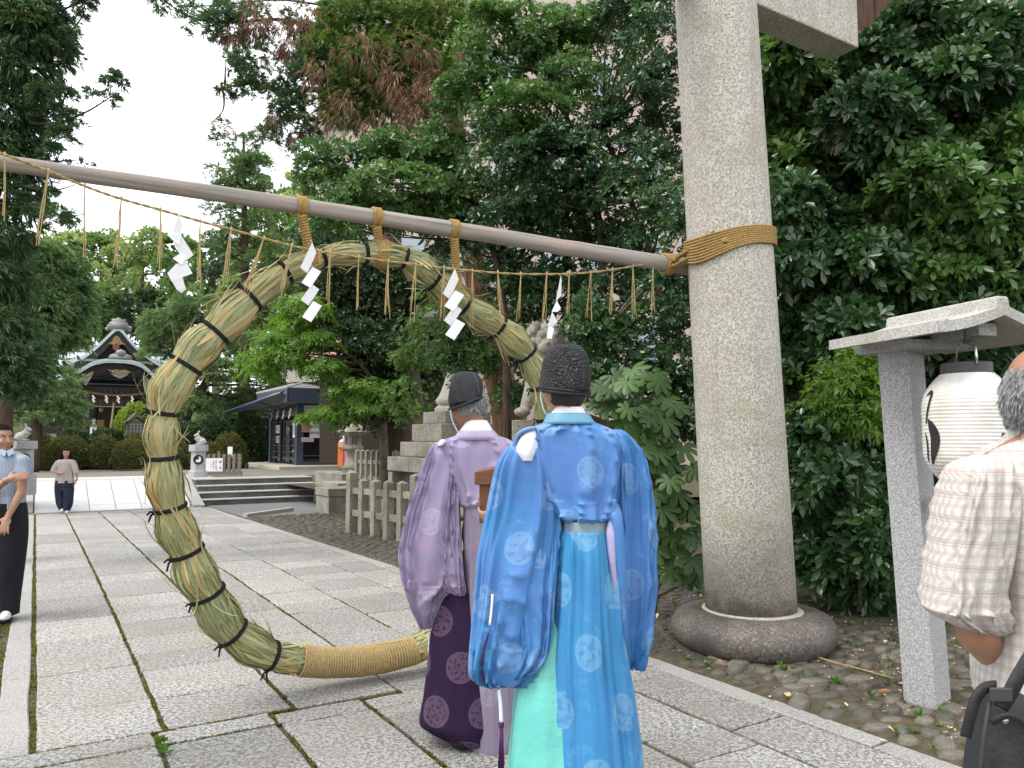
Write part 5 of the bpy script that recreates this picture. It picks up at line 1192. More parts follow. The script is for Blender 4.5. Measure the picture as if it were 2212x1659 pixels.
garment('shirt', [(938, 2222, 2300, YM, .07), (950, 2190, 2360, YM, .10), (968, 2150, 2420, YM, .125), (990, 2122, 2462, YM, .14), (1040, 2110, 2480, YM, .15), (1100, 2118, 2480, YM, .155), (1200, 2135, 2475, YM, .16), (1300, 2150, 2470, YM, .16), (1400, 2144, 2468, YM, .165), (1470, 2140, 2468, YM, .17), (1540, 2146, 2466, YM, .17), (1640, 2160, 2466, YM, .175), (1730, 2164, 2468, YM, .175)], mat['plaid'], man, n=96, sub=8, fold=fm)
garment('collar', [(925, 2208, 2300, YM, .085), (940, 2200, 2310, YM, .095), (958, 2186, 2330, YM, .11)], mat['plaid'], man, sub=4, cap=(False, False))
fs2 = both(wrinkle(.012, 3.0, .9, 1.2, 11.3), crease((-2.5, -2.2, .12, .012, .1, 1), (2.6, 2.4, .1, .010, .3, 1), (3.1, 3.3, .12, .008, .2, 1)), folds((.003, 5, .4, 4, .2, 1)))
garment('sleeve', [(982, 2116, 2160, YM - .02, 0.0234), (994, 2082, 2172, YM - .025, 0.0468), (1015, 2058, 2178, YM - .03, 0.0624), (1050, 2048, 2178, YM - .03, 0.0702), (1100, 2036, 2172, YM - .03, 0.0741), (1150, 2028, 2166, YM - .03, 0.0741), (1200, 2019, 2160, YM - .03, 0.0741), (1250, 2010, 2154, YM - .03, 0.0741), (1300, 2004, 2150, YM - .03, 0.0741), (1318, 2006, 2150, YM - .03, 0.0733), (1340, 2040, 2152, YM - .025, 0.0663), (1360, 2090, 2156, YM - .02, 0.0468), (1368, 2118, 2152, YM - .02, 0.0234)], mat['plaid'], man, n=90, sub=7, fold=fs2, uoff=.01, pw=.6)
garment('trousers', [(1660, 2175, 2455, YM, .16), (1800, 2180, 2450, YM, .15), (2100, 2200, 2430, YM, .13), (2360, 2210, 2420, YM, .12)], mat['black_cloth'], man, sub=4)
# black bag on a strap
bag = thing('shoulder_bag', 'black nylon bag on a strap at the hip of the plaid shirt', 'bag', P(2190, 1700, 1.55))
YG = 1.52
garment('bag_body', [(1490, 2142, 2178, YG, .012), (1498, 2136, 2206, YG, .03), (1520, 2130, 2232, YG, .045), (1560, 2122, 2256, YG, .055), (1610, 2108, 2270, YG, .06), (1680, 2096, 2276, YG, .06), (1760, 2090, 2274, YG, .05), (1775, 2110, 2250, YG, .02)], mat['bag_nylon'], bag, pw=.6, cap=(True, True), fold=folds((.003, 5, .2, 5, .1, 1)))
def strap(name, pts, w, m, parent, th=.003):
    a = crom([tuple(P(*p)) for p in pts], 5); L_, R_ = [], []
    for i in range(len(a)):
        d = Vector(a[min(i + 1, len(a) - 1)]) - Vector(a[max(i - 1, 0)]); s_ = d.cross(Vector((0, 1, 0))).normalized() * w / 2
        L_.append(Vector(a[i]) + s_); R_.append(Vector(a[i]) - s_)
    mb = MB(); mb.ribbon(L_, R_); o = mb.obj(name, m, parent, smooth=True); sm = o.modifiers.new('s', 'SOLIDIFY'); sm.thickness = th; return o
strap('strap', [(2160, 1528, YG - .06), (2178, 1500, YG - .065), (2196, 1465, YG - .065), (2215, 1430, YG - .05), (2245, 1370, YG), (2300, 1250, YG + .02)], .026, mat['bag_nylon'], bag, .005)
strap('loop', [(2148, 1480, YG - .05), (2124, 1486, YG - .06), (2106, 1510, YG - .06), (2095, 1545, YG - .06), (2084, 1590, YG - .055)], .019, mat['bag_nylon'], bag, .005)
mb = MB(); mb.box(P(2162, 1500, YG - .07), (.02, .004, .012)); bev(mb.obj('buckle', mat['plastic_dark'], bag), .002)
mb = MB(); mb.ball(P(2172, 1556, YG - .066), (.006, .004, .006), None, 8); mb.obj('stud', mat['steel'], bag)
strap('pocket_edge', [(2140, 1560, YG - .058), (2170, 1545, YG - .066), (2200, 1552, YG - .066), (2240, 1580, YG - .06)], .012, mat['bag_nylon'], bag, .004)
strap('zip', [(2118, 1660, YG - .058), (2124, 1600, YG - .062), (2132, 1545, YG - .06), (2142, 1480, YG - .05)], .008, mat['plastic_dark'], bag, .003)
# ---- the woman at the left edge
YW = 6.55
wom = thing('person', 'dark haired person in striped blue shirt at the left edge, one hand on an arm', 'person', Vector((P(12, 1330, YW).x, YW, 0)))
wf = Vector((.86, -.5, -.03)).normalized(); hc = P(5, 947, YW); kk = 1.0
mb = MB(); build_head(mb, hc, wf, EZ, kk, P(0, 1000, YW + .01))
def leg(mb, u0, u1, v0, v1, Y, fd):
    mb.capsule(P(u0, v0, Y), .085, P((u0 + u1) / 2, (v0 + v1) / 2, Y), .055, 10); mb.capsule(P((u0 + u1) / 2, (v0 + v1) / 2, Y), .055, P(u1, v1, Y), .035, 10); mb.capsule(P(u1, v1 + 8, Y) - fd * .04, .035, P(u1, v1 + 8, Y) + fd * .12, .03, 8)
mb.ball(P(14, 1025, YW), (.14, .10, .19), None, 14); mb.ball(P(12, 1085, YW), (.12, .10, .16), None, 14); mb.ball(P(10, 1120, YW), (.14, .11, .13), None, 14)
leg(mb, 22, 14, 1140, 1322, YW, Vector((.5, -.8, 0))); leg(mb, -8, -8, 1140, 1322, YW + .05, Vector((.5, -.8, 0)))
a0_, a1_, a2_ = P(48, 995, YW - .02), P(46, 1062, YW - .06), P(17, 1116, YW - .16)
mb.capsule(P(30, 990, YW), .06, a0_, .048); mb.capsule(a0_, .045, a1_, .036); mb.capsule(a1_, .036, a2_, .024)
hand(mb, a2_, P(9, 1140, YW - .2) - a2_, Vector((.3, -.9, 0)), .95, .3, -1, .14)
b0_, b1_, b2_ = P(-22, 1000, YW - .05), P(-28, 1068, YW - .16), P(18, 1036, YW - .27)
mb.capsule(P(-5, 990, YW), .06, b0_, .048); mb.capsule(b0_, .045, b1_, .036); mb.capsule(b1_, .036, b2_, .025)
hand(mb, b2_, P(58, 1026, YW - .17) - b2_, Vector((.1, -.95, .25)), 1.0, .12, 1, .10)
link('body', fuse(mb, .0055, 2), mat['skin'], wom)
face_parts(wom, hc, wf, EZ, kk)
side = wf.cross(EZ).normalized(); mb = MB(); mb.ball(hc + EZ * .022 - wf * .012, (.083, .103, .105), (side, wf, EZ), 26)
keep = [f for f in mb.f if (lambda d: d.dot(wf) < .0 or d.z > .056 + .25 * max(0, d.dot(wf) - .02) or (abs(d.dot(side)) > .05 and d.z > -.012 and d.dot(wf) < .045))(sum((Vector(mb.v[i]) for i in f), Vector()) / len(f) - hc)]
mb.f = keep; mb.m = [0] * len(keep); mb.ball(hc - wf * .10 - EZ * .03, (.035, .04, .04), None, 12); mb.obj('hair', mat['hair_black'], wom, smooth=True)
ff = folds((.006, 4, .5, 5, .1, .9), (.004, 7, 1, -6, .2, .9))
garment('shirt', [(974, -6, 28, YW, .06), (980, -22, 44, YW, .09), (988, -32, 54, YW, .105), (1005, -34, 57, YW, .115), (1040, -32, 52, YW, .12), (1075, -30, 48, YW, .115), (1098, -30, 50, YW, .125)], mat['pinstripe'], wom, fold=ff, cap=(True, True), sub=6)
garment('sleeve', [(983, 34, 54, YW - .02, .04), (990, 32, 61, YW - .025, .065), (1005, 34, 65, YW - .03, .07), (1020, 35, 67, YW - .04, .07), (1025, 36, 67, YW - .04, .068)], mat['pinstripe'], wom, cap=(True, False), sub=5, fold=folds((.004, 4, .4, 4, .1, 1)))
garment('sleeve', [(985, -46, -20, YW - .05, .05), (1005, -50, -14, YW - .06, .07), (1030, -50, -16, YW - .08, .07)], mat['pinstripe'], wom, cap=(True, False), sub=5)
mb = MB()
for s in (-1, 1): mb.add([P(14, 974, YW - .10), P(14 + s * 14, 967, YW - .04), P(14 + s * 17, 979, YW - .09), P(14 + s * 4, 986, YW - .135)], [(0, 1, 2, 3)])
o = mb.obj('shirt_collar', M('collar_blue', (.22, .27, .36), rough=.8), wom); o.modifiers.new('s', 'SOLIDIFY').thickness = .006
garment('trousers', [(1086, -28, 49, YW, .125), (1100, -32, 52, YW, .13), (1140, -36, 54, YW, .135), (1180, -34, 52, YW, .13), (1250, -30, 44, YW, .12), (1300, -26, 38, YW, .11), (1327, -24, 36, YW, .105)], mat['black_cloth'], wom, sub=6, fold=folds((.006, 3, .5, 3, .1, 1), (.003, 7, .2, 4, .2, 1)))
for u, Y in ((12, YW - .06), (-12, YW)):
    mb = MB(); p = P(u, 1333, Y); p.z = .045; ax_ = (Vector((.84, .54, 0)), Vector((.5, -.86, 0)), EZ); mb.ball(p, (.045, .13, .05), ax_, 14); so = mb.obj('shoe', mat['shoe_white'], wom, smooth=True)
    mb = MB(); mb.ball(p + EZ * -.02, (.05, .135, .028), ax_, 14); mb.obj('sole', mat['black_cloth'], so, smooth=True)
# ---- the woman walking towards us
YK = 17.6; zk = zg(20.3)
wk = thing('person', 'long haired person in pale blouse and dark trousers walking off the ramp', 'person', P(137, 1107, YK))
kf = Vector((.5, -.86, -.03)).normalized(); hc = P(143, 980, YK); ks = .95
mb = MB(); build_head(mb, hc, kf, EZ, ks, P(141, 1000, YK))
mb.ball(P(140, 1012, YK), (.15, .10, .17), None, 12); mb.ball(P(140, 1040, YK), (.14, .10, .14), None, 12)
for u0, u1, u2, v2 in ((131, 133, 137, 1103), (148, 147, 142, 1101)):
    mb.capsule(P(u0, 1045, YK), .085, P(u1, 1073, YK), .06); mb.capsule(P(u1, 1073, YK), .06, P(u2, v2, YK), .038); mb.capsule(P(u2, v2 + 2, YK), .035, P(u2, v2 + 2, YK) + kf * .14, .03)
mb.capsule(P(128, 997, YK), .05, P(117, 1017, YK - .05), .038); mb.capsule(P(117, 1017, YK - .05), .036, P(125, 1021, YK - .2), .026); hand(mb, P(125, 1021, YK - .2), Vector((.8, -.5, .1)), Vector((0, -.5, .8)), 1, .7)
mb.capsule(P(156, 997, YK), .05, P(166, 1018, YK), .038); mb.capsule(P(166, 1018, YK), .036, P(166, 1034, YK - .05), .026); hand(mb, P(166, 1034, YK - .05), Vector((-.1, -.2, -1)), Vector((.9, .2, 0)), 1, .5, -1)
link('body', fuse(mb, .009, 2), mat['skin'], wk)
face_parts(wk, hc, kf, EZ, ks)
side = kf.cross(EZ).normalized(); mb = MB(); mb.ball(hc + EZ * .022 - kf * .012, (.083 * ks, .103 * ks, .105 * ks), (side, kf, EZ), 20)
keep = [f for f in mb.f if (lambda d: d.dot(kf) < .0 or d.z > .07)(sum((Vector(mb.v[i]) for i in f), Vector()) / len(f) - hc)]
mb.f = keep; mb.m = [0] * len(keep); mb.ball(hc - EZ * .12 - kf * .07, (.10, .05, .14), (side, kf, EZ), 14)
for s in (-1, 1): mb.ball(hc - EZ * .08 + side * (s * .085) - kf * .01, (.042, .05, .14), (side, kf, EZ), 10)
mb.obj('hair', mat['hair_black'], wk, smooth=True)
garment('blouse', [(992, 133, 152, YK, .07), (996, 123, 160, YK, .10), (1004, 123, 160, YK, .12), (1020, 125, 158, YK, .125), (1034, 122, 159, YK, .135), (1043, 121, 159, YK, .14)], mat['blouse'], wk, sub=5, n=48, fold=folds((.012, 5, .5, 3, .1, .9), (.006, 9, 1, -4, .2, .9)))
garment('sleeve', [(995, 122, 133, YK - .02, .05), (1006, 115, 128, YK - .04, .07), (1017, 110, 123, YK - .07, .07), (1020, 111, 122, YK - .07, .065)], mat['blouse'], wk, sub=4, n=32)
garment('sleeve', [(995, 151, 162, YK - .02, .05), (1006, 155, 166, YK - .02, .07), (1019, 159, 169, YK - .02, .07), (1023, 160, 169, YK - .02, .065)], mat['blouse'], wk, sub=4, n=32)
garment('trousers', [(1038, 122, 158, YK, .135), (1050, 120, 158, YK, .14), (1060, 121, 157, YK, .13)], mat['navy'], wk, sub=4, n=40)
for rows in ([(1054, 120, 141, YK, .12), (1070, 121, 139, YK, .11), (1088, 124, 141, YK, .10), (1102, 129, 142, YK, .09)], [(1054, 138, 158, YK - .05, .12), (1070, 139, 157, YK - .05, .11), (1088, 139, 155, YK - .05, .10), (1103, 139, 150, YK - .05, .09)]):
    garment('trouser_leg', rows, mat['navy'], wk, sub=4, n=32, fold=folds((.008, 4, .5, 8, .1, 1)))
for u, v in ((134, 1104), (144, 1107)):
    mb = MB(); mb.ball(P(u, v - 1, YK - .06), (.05, .12, .05), (Vector((.86, .5, 0)), Vector((.5, -.86, 0)), EZ), 12); mb.obj('shoe', mat['shoe_white'], wk, smooth=True)
# ---------------------------------------------------------------- stone fences
def post_obj(p, h, w, m, parent, ax=(EA, EB, EZ), cap=.035):
    mb = MB(); h2 = w / 2; vs_ = []
    for z, k in ((-.05, 1), (h - cap, .98), (h, .12)):
        for i, j in ((-1, -1), (1, -1), (1, 1), (-1, 1)): vs_.append(p + ax[0] * (i * h2 * k) + ax[1] * (j * h2 * k) + ax[2] * z)
    fs = [(3, 2, 1, 0), (8, 9, 10, 11)] + [(q * 4 + i, q * 4 + (i + 1) % 4, q * 4 + 4 + (i + 1) % 4, q * 4 + 4 + i) for q in (0, 1) for i in range(4)]
    mb.add(vs_, fs); return bev(mb.obj('post', m, parent), .006)
fe = thing('stone_fence', 'low grey stone fence of pointed posts and two rails beside the cobbles', 'fence', W(11.5, 4.6, 0))
pts = [G(u, v) for u, v in ((759, 1151), (785, 1156), (811, 1161), (838, 1166), (868, 1171))]
dpt = (pts[-1] - pts[0]) / 4; fdir = dpt.normalized(); fn = Vector((-fdir.y, fdir.x, 0))
for i in range(9):
    p = pts[0] + dpt * i; tall = i in (0, 5); p.z = zg(ab(p)[0]) - .02
    post_obj(p, 1.05 if tall else .93, .155 if tall else .13, mat['fence_stone'], fe, (fdir, fn, EZ))
for z in (.70, .335):
    for i in range(8):
        a_, b_ = pts[0] + dpt * (i + .12), pts[0] + dpt * (i + .88); c = (a_ + b_) / 2; c.z = zg(ab(c)[0]) + z
        mb = MB(); mb.box(c, ((b_ - a_).length / 2 + .02, .032, .05), (fdir, fn, EZ)); bev(mb.obj('rail', mat['fence_stone'], fe), .005)
f2 = thing('stone_fence', 'further stone fence of thin close posts on the raised ground behind', 'fence', W(16.3, 6.45, .3))
q0, q1 = P(772, 1040, 18), P(866, 1040, 16.4)
for i in range(12):
    p = q0 + (q1 - q0) * (i / 8); p.z = .30
    post_obj(p, .98, .11, mat['fence_stone'], f2)
d_ = (q1 - q0); d_.z = 0; d_.normalize(); n_ = Vector((-d_.y, d_.x, 0))
for z in (1.0, .64):
    c = q0 + (q1 - q0) * (5.5 / 8); c.z = z; mb = MB(); mb.box(c, ((q1 - q0).length * 5.6 / 8, .03, .045), (d_, n_, EZ)); mb.obj('rail', mat['fence_stone'], f2)
# stepped stone wall that ends the stairs
sw = thing('stone_wall', 'stepped wall of squared stone blocks at the right end of the stairs', 'wall', W(17, 6, 0))
def block(a0, a1, b0, b1, z0, z1, m='old_stone', parent=sw, g=.006, name='stone_block'):
    mb = MB(); mb.box(W((a0 + a1) / 2, (b0 + b1) / 2, (z0 + z1) / 2), ((a1 - a0) / 2 - g, (b1 - b0) / 2 - g, (z1 - z0) / 2 - g / 2), (EA, EB, EZ)); return bev(mb.obj(name, mat[m], parent), .012)
for i, (b0, b1) in enumerate(((5.42, 5.98), (5.98, 6.8))):
    block(16.4, 17.3, b0 + .03, b1 - .02, -.16, .26); block(16.36, 17.3, b0, b1, .26, .44)
for a0 in (17.3, 18.4, 19.5):
    block(a0, a0 + 1.1, 5.9 if a0 < 18 else 6.42, 7.1, -.2, .30); block(a0, a0 + 1.1, 5.95 if a0 < 18 else 6.44, 7.1, .30, .50 if a0 < 18 else .66)
for k in range(7): block(16.4 - k * .0 - (k + 1) * .62, 16.4 - k * .62, 5.9 + .0 * k, 6.9, -.15, .30)
block(12.0, 16.4, 6.9, 9.5, -.15, .28, name='raised_bed'); grid(12.0, 30, 5.9, 30, lambda a, b: .285, 4, 4).obj('raised_ground', mat['soil'])['kind'] = 'structure'
# small stone lantern by the stairs
def frustum(mb, c, s0, s1, z0, z1, ax=(EA, EB, EZ)):
    vs_ = [c + ax[0] * (i * s) + ax[1] * (j * s) + EZ * z for s, z in ((s0, z0), (s1, z1)) for i, j in ((-1, -1), (1, -1), (1, 1), (-1, 1))]
    mb.add(vs_, [(3, 2, 1, 0), (4, 5, 6, 7)] + [(i, (i + 1) % 4, 4 + (i + 1) % 4, 4 + i) for i in range(4)])
sl = thing('stone_lantern', 'mossy stone lantern with open fire box and curved roof beside the stairs', 'stone lantern', W(19.2, 6.95, .5))
c = P(761, 1014, 20.0); c.z = 0; zz = lambda v: P(761, v, 20).z
mb = MB(); mb.lathe(c, [(.27, zz(1050)), (.27, zz(1016)), (.24, zz(1013))], 6); mb.obj('foot', mat['old_stone'], sl)
mb = MB(); mb.lathe(c, [(.24, zz(1014)), (.235, zz(1008)), (.19, zz(1000)), (.145, zz(990)), (.135, zz(982)), (.16, zz(976)), (.19, zz(973))], 24); mb.obj('shaft', mat['old_stone'], sl, smooth=True)
mb = MB(); mb.lathe(c, [(.20, zz(974)), (.29, zz(969)), (.29, zz(964)), (.2, zz(962))], 6); mb.obj('platform', mat['old_stone'], sl)
mb = MB(); z0, z1 = zz(963), zz(940)
for i, j in ((-1, -1), (1, -1), (1, 1), (-1, 1)): mb.box(c + EA * (i * .13) + EB * (j * .13) + EZ * ((z0 + z1) / 2), (.04, .04, (z1 - z0) / 2), (EA, EB, EZ))
mb.box(c + EZ * (z0 + .02), (.168, .168, .022), (EA, EB, EZ)); mb.box(c + EZ * (z1 - .02), (.168, .168, .022), (EA, EB, EZ)); mb.obj('fire_box', mat['old_stone'], sl)
mb = MB(); mb.lathe(c, [(.30, zz(941)), (.41, zz(937.5)), (.44, zz(935)), (.40, zz(933)), (.27, zz(922)), (.14, zz(915)), (.07, zz(913))], 6, sq=0)
for i, v in enumerate(mb.v):
    d = Vector(v) - c; r = math.hypot(d.x, d.y)
    if .36 < r: mb.v[i] = (v[0], v[1], v[2] + .03)
mb.obj('roof', mat['old_stone'], sl)
mb = MB(); mb.lathe(c, [(.07, zz(914)), (.10, zz(911)), (.11, zz(906)), (.06, zz(900)), (.01, zz(896))], 14); mb.obj('finial', mat['old_stone'], sl, smooth=True)
# tall stone lantern on a stepped plinth
tl = thing('stone_lantern', 'tall pale stone lantern with flared shaft on a stepped plinth behind the fence', 'stone lantern', W(11.5, 5.4, 0))
YT = 12.6; cn_ = P(953, 953, YT); c = cn_ + EA * .585 + EB * .585; c.z = 0; zz = lambda v: P(953, v, YT).z
def tier(s, v0, v1, m='old_stone', n=2, name='plinth_stone'):
    z0, z1 = (zz(v0) if v0 else 0), zz(v1)
    for i in range(n):
        for j in range(n):
            w = 2 * s / n; mb = MB(); mb.box(c + EA * (-s + w * (i + .5)) + EB * (-s + w * (j + .5)) + EZ * ((z0 + z1) / 2), (w / 2 - .003, w / 2 - .003, (z1 - z0) / 2 - .002), (EA, EB, EZ)); bev(mb.obj(name, mat[m], tl), .012)
tier(.91, 1022, 989); tier(.74, 988.5, 954.5); tier(.585, 954, 914); tier(.44, 913.5, 886)
mb = MB(); mb.box(c + EZ * (zz(1022) / 2 - .05), (.72, .72, zz(1022) / 2 + .04), (EA, EB, EZ)); mb.obj('plinth_core', mat['step_stone'], tl)
for i, j in ((-1, -1), (1, -1), (-1, 1)):
    mb = MB(); mb.box(c + EA * (i * .8) + EB * (j * .8) + EZ * (zz(1022) / 2 - .02), (.09, .09, zz(1022) / 2), (EA, EB, EZ)); mb.obj('plinth_leg', mat['old_stone'], tl)
ps_ = mat['pale_stone']
mb = MB(); mb.lathe(c, [(.42, zz(886)), (.42, zz(879)), (.36, zz(873)), (.335, zz(871))], 6); mb.obj('shaft_foot', ps_, tl)
mb = MB(); mb.lathe(c, [(.31, zz(872)), (.36, zz(866)), (.36, zz(858)), (.32, zz(852)), (.27, zz(838)), (.22, zz(820)), (.185, zz(800)), (.17, zz(785)), (.18, zz(775)), (.205, zz(765)), (.22, zz(758))], 28); mb.obj('shaft', ps_, tl, smooth=True)
mb = MB(); mb.lathe(c, [(.22, zz(758)), (.36, zz(748)), (.36, zz(738)), (.25, zz(733))], 6); mb.obj('platform', mat['old_stone'], tl)
mb = MB(); mb.lathe(c, [(.22, zz(734)), (.235, zz(730)), (.235, zz(698)), (.2, zz(695))], 6); mb.obj('fire_box', mat['old_stone'], tl)
mb = MB(); mb.lathe(c, [(.3, zz(700)), (.60, zz(693)), (.66, zz(684)), (.62, zz(676)), (.42, zz(655)), (.22, zz(630)), (.1, zz(622))], 6)
for i, v in enumerate(mb.v):
    d = Vector(v) - c; r = math.hypot(d.x, d.y)
    if r > .55: mb.v[i] = (v[0], v[1], v[2] + .06)
mb.obj('roof', mat['step_stone'], tl)
mb = MB(); mb.lathe(c, [(.1, zz(624)), (.14, zz(618)), (.15, zz(606)), (.08, zz(592)), (.01, zz(586))], 14); mb.obj('finial', mat['step_stone'], tl, smooth=True)
# guardian lion on its pedestal
YK_ = 9.2
ko = thing('guardian_lion', 'weathered stone guardian lion sitting on a pedestal behind the black crinkled hat', 'statue', P(1185, 1100, YK_))
kc = P(1186, 905, YK_); kx = px(YK_); f_ = Vector((-.62, -.78, 0)).normalized(); sd_ = Vector((-f_.y, f_.x, 0))
mb = MB(); mb.box((kc.x, kc.y + .1, kc.z / 2 - .02), (80 * kx, .36, kc.z / 2)); bev(mb.obj('pedestal', mat['old_stone'], ko), .012)
mb = MB(); Z = lambda v: P(1186, v, YK_).z; at = lambda u, v, dy=0: P(u, v, YK_ + dy)
mb.ball(at(1205, 845, .18), (.24, .27, .25), None, 16); mb.ball(at(1190, 800, .05), (.19, .2, .27), None, 16)
for s in (-1, 1):
    b0 = at(1176 + 20 * s, 800, -.08); mb.capsule(b0, .085, at(1160 + 24 * s, 878, -.16), .07); mb.ball(at(1152 + 24 * s, 890, -.2), (.10, .12, .06), None, 12)
    mb.ball(at(1205 + 22 * s, 888, .16), (.13, .2, .08), None, 12)
mb.ball(at(1188, 735, -.05), (.17, .18, .18), None, 16); mb.ball(at(1180, 752, -.22), (.105, .1, .085), None, 14); mb.ball(at(1181, 741, -.30), (.045, .04, .03), None, 10)
for s in (-1, 1):
    mb.ball(at(1186 + 14 * s, 722, -.2), (.045, .04, .04), None, 10); mb.ball(at(1187 + 27 * s, 702, .0), (.05, .05, .055), None, 10)
for k in range(16):
    s = -1 if k % 2 else 1; r_ = k // 2; q = at(1187 + s * (34 - 3 * (r_ % 2)), 716 + r_ * 11, -.02 + .05 * (r_ % 2))
    mb.ball(q, (.055, .06, .05), None, 10); mb.lathe(q - Vector((0, .055, 0)), [(.03, -.004), (.034, .004)], 10, (Vector((1, 0, 0)), EZ, Vector((0, -1, 0))))
mb.ball(at(1232, 800, .35), (.1, .09, .24), None, 12)
lion = fuse(mb, .014, 1, 'lion'); link('lion', lion, mat['old_stone'], ko)
# notice board beyond the blue robe
YN = 8.2
nb = thing('notice_board', 'pale notice board with a sloping dark wooden top edge, half hidden by the blue robe', 'sign', P(1250, 1160, YN))
def text(name, body, p, size, m, parent, ax=None, ext=.0015):
    cu = bpy.data.curves.new(name, 'FONT'); cu.body = body; cu.size = size; cu.extrude = ext; cu.align_x = 'CENTER'; cu.align_y = 'CENTER'; cu.resolution_u = 3
    t_ = bpy.data.objects.new(name, cu); COL.objects.link(t_); dg = bpy.context.evaluated_depsgraph_get(); me = bpy.data.meshes.new_from_object(t_.evaluated_get(dg)); bpy.data.objects.remove(t_); bpy.data.curves.remove(cu)
    me.materials.clear(); me.materials.append(m); o = bpy.data.objects.new(name, me); COL.objects.link(o); o.parent = parent
    x, y = ax or (Vector((1, 0, 0)), EZ); z = x.cross(y); mtx = Matrix((x, y, z)).transposed().to_4x4(); mtx.translation = Vector(p) - ORG[parent]
    o.matrix_local = mtx; return o
ink_ = M('sign_ink', (0.05, 0.045, 0.04), rough=.8)
board_m = M('board_white', (0.62, 0.58, 0.52), (0.54, 0.50, 0.45), 5, .8, .2)
tl_ = [P(1160, 866, YN), P(1348, 930, YN), P(1348, 1010, YN), P(1160, 1010, YN)]; mb = MB(); mb.prism(tl_, Vector((0, .03, 0))); mb.obj('board', board_m, nb)
e_ = (tl_[1] - tl_[0]).normalized(); mb = MB(); mb.box((tl_[0] + tl_[1]) / 2 + EZ * .01 + Vector((0, 0, 0)), ((tl_[1] - tl_[0]).length / 2 + .05, .06, .035), (e_, Vector((0, 1, 0)), e_.cross(Vector((0, -1, 0)))))
mb.obj('top_board', mat['dark_wood'], nb)
for u in (1175, 1335): mb = MB(); mb.box(P(u, 1045, YN + .06), (.04, .03, .62)); mb.obj('post', mat['dark_wood'], nb)
for ch, u, v in (('\u624b', 1304, 923), ('\u4e94', 1304, 930), ('\u5949', 1311, 929), ('\u795e', 1311, 936.5), ('\u51fa', 1290, 923), ('\u306e', 1297, 929)): text('lettering', ch, P(u, v, YN - .004), .034, ink_, nb)
# ---------------------------------------------------------------- rabbit statues on pedestals
stat_m = granite('statue_stone', (0.42, 0.42, 0.41), (0.26, 0.26, 0.26), 60, .4, .05, (.3, .3, .28))
def rabbit(root, c, k, ax):
    """sitting rabbit, ax = (forward, side)"""
    f, s = ax; q = lambda x, y, z: c + f * (x * k) + s * (y * k) + EZ * (z * k); A = (f, s, EZ); mb = MB()
    mb.ball(q(-.10, 0, .13), (.15 * k, .12 * k, .13 * k), A, 16); mb.ball(q(.0, 0, .19), (.11 * k, .095 * k, .13 * k), A, 16); mb.ball(q(.07, 0, .335), (.095 * k, .065 * k, .07 * k), A, 16); mb.ball(q(.135, 0, .325), (.045 * k, .042 * k, .038 * k), A, 10)
    for e in (-1, 1):
        mb.capsule(q(.045, e * .035, .38), .022 * k, q(-.005, e * .055, .50), .018 * k); mb.ball(q(-.09, e * .095, .10), (.11 * k, .05 * k, .10 * k), A, 12); mb.capsule(q(-.06, e * .10, .03), .032 * k, q(.07, e * .10, .025), .028 * k)
        mb.capsule(q(.06, e * .06, .23), .032 * k, q(.13, e * .035, .21), .026 * k)
    mb.ball(q(-.245, 0, .09), (.045 * k,) * 3, None, 10)
    return fuse(mb, .016, 1, 'rabbit')
crest_w = M('crest_white', (0.7, 0.7, 0.7), rough=.7)
def rabbit_set(u, v, Y, w, hgt, lab, flip):
    b = P(u, v, Y); b.z = Z_TER if flip else b.z
    o = thing('rabbit_statue', lab, 'statue', b, 'stone rabbits at the top of the steps')
    mb = MB(); h = hgt
    def hexa(z0, z1, r0, r1): mb.lathe(b, [(r0, z0), (r1, z1)], 6)
    hexa(-.3, .16, w * 1.12, w * 1.08); mb.lathe(b, [(w * .95, .16), (w * .82, .2), (w * .80, h - .19)], 6); bev(mb.obj('pedestal', mat['granite_lamp'], o), .008)
    mb = MB(); mb.lathe(b, [(w * 1.0, h - .19), (w * 1.06, h - .17), (w * 1.06, h), (w, h)], 6); bev(mb.obj('pedestal_cap', mat['granite_lamp'], o), .008)
    toc_ = (Vector((0, 0, 0)) - b); toc_.z = 0; toc_.normalize(); sx = Vector((-toc_.y, toc_.x, 0))
    p = b + toc_ * (w * .80 * math.cos(PI / 6) + .02) + EZ * (h - .19 - .22)
    mb = MB(); mb.lathe(p, [(.135, -.02), (.135, .012), (.11, .012), (.11, .006)], 24, (sx, EZ, toc_)); cr_ = mb.obj('crest', ink, o)
    mb = MB(); ph = toc_ * .008
    mb.ball(p + ph + sx * -.0 - EZ * .035, (.07, .04, .004), (sx, EZ, toc_), 12); mb.ball(p + ph + sx * .045 + EZ * .015, (.035, .03, .004), (sx, EZ, toc_), 10)
    for e in (-1, 1): mb.ball(p + ph + sx * (.03 + .012 * e) + EZ * .058, (.01, .035, .004), (sx, EZ, toc_), 8)
    mb.obj('crest_mark', crest_w, cr_)
    fw = (sx * (-1 if flip else 1) * .96 + toc_ * .28).normalized(); ax = (fw, Vector((-fw.y, fw.x, 0)))
    link('rabbit', rabbit(o, b + EZ * h, .78, ax), stat_m, o)
rabbit_set(427, 1043, 21.6, .245, .90, 'stone rabbit facing left on a pedestal right of the ramp', True)
rabbit_set(49, 1040, 17.6, .25, .92, 'stone rabbit facing right on a pedestal behind the person in striped shirt', False)
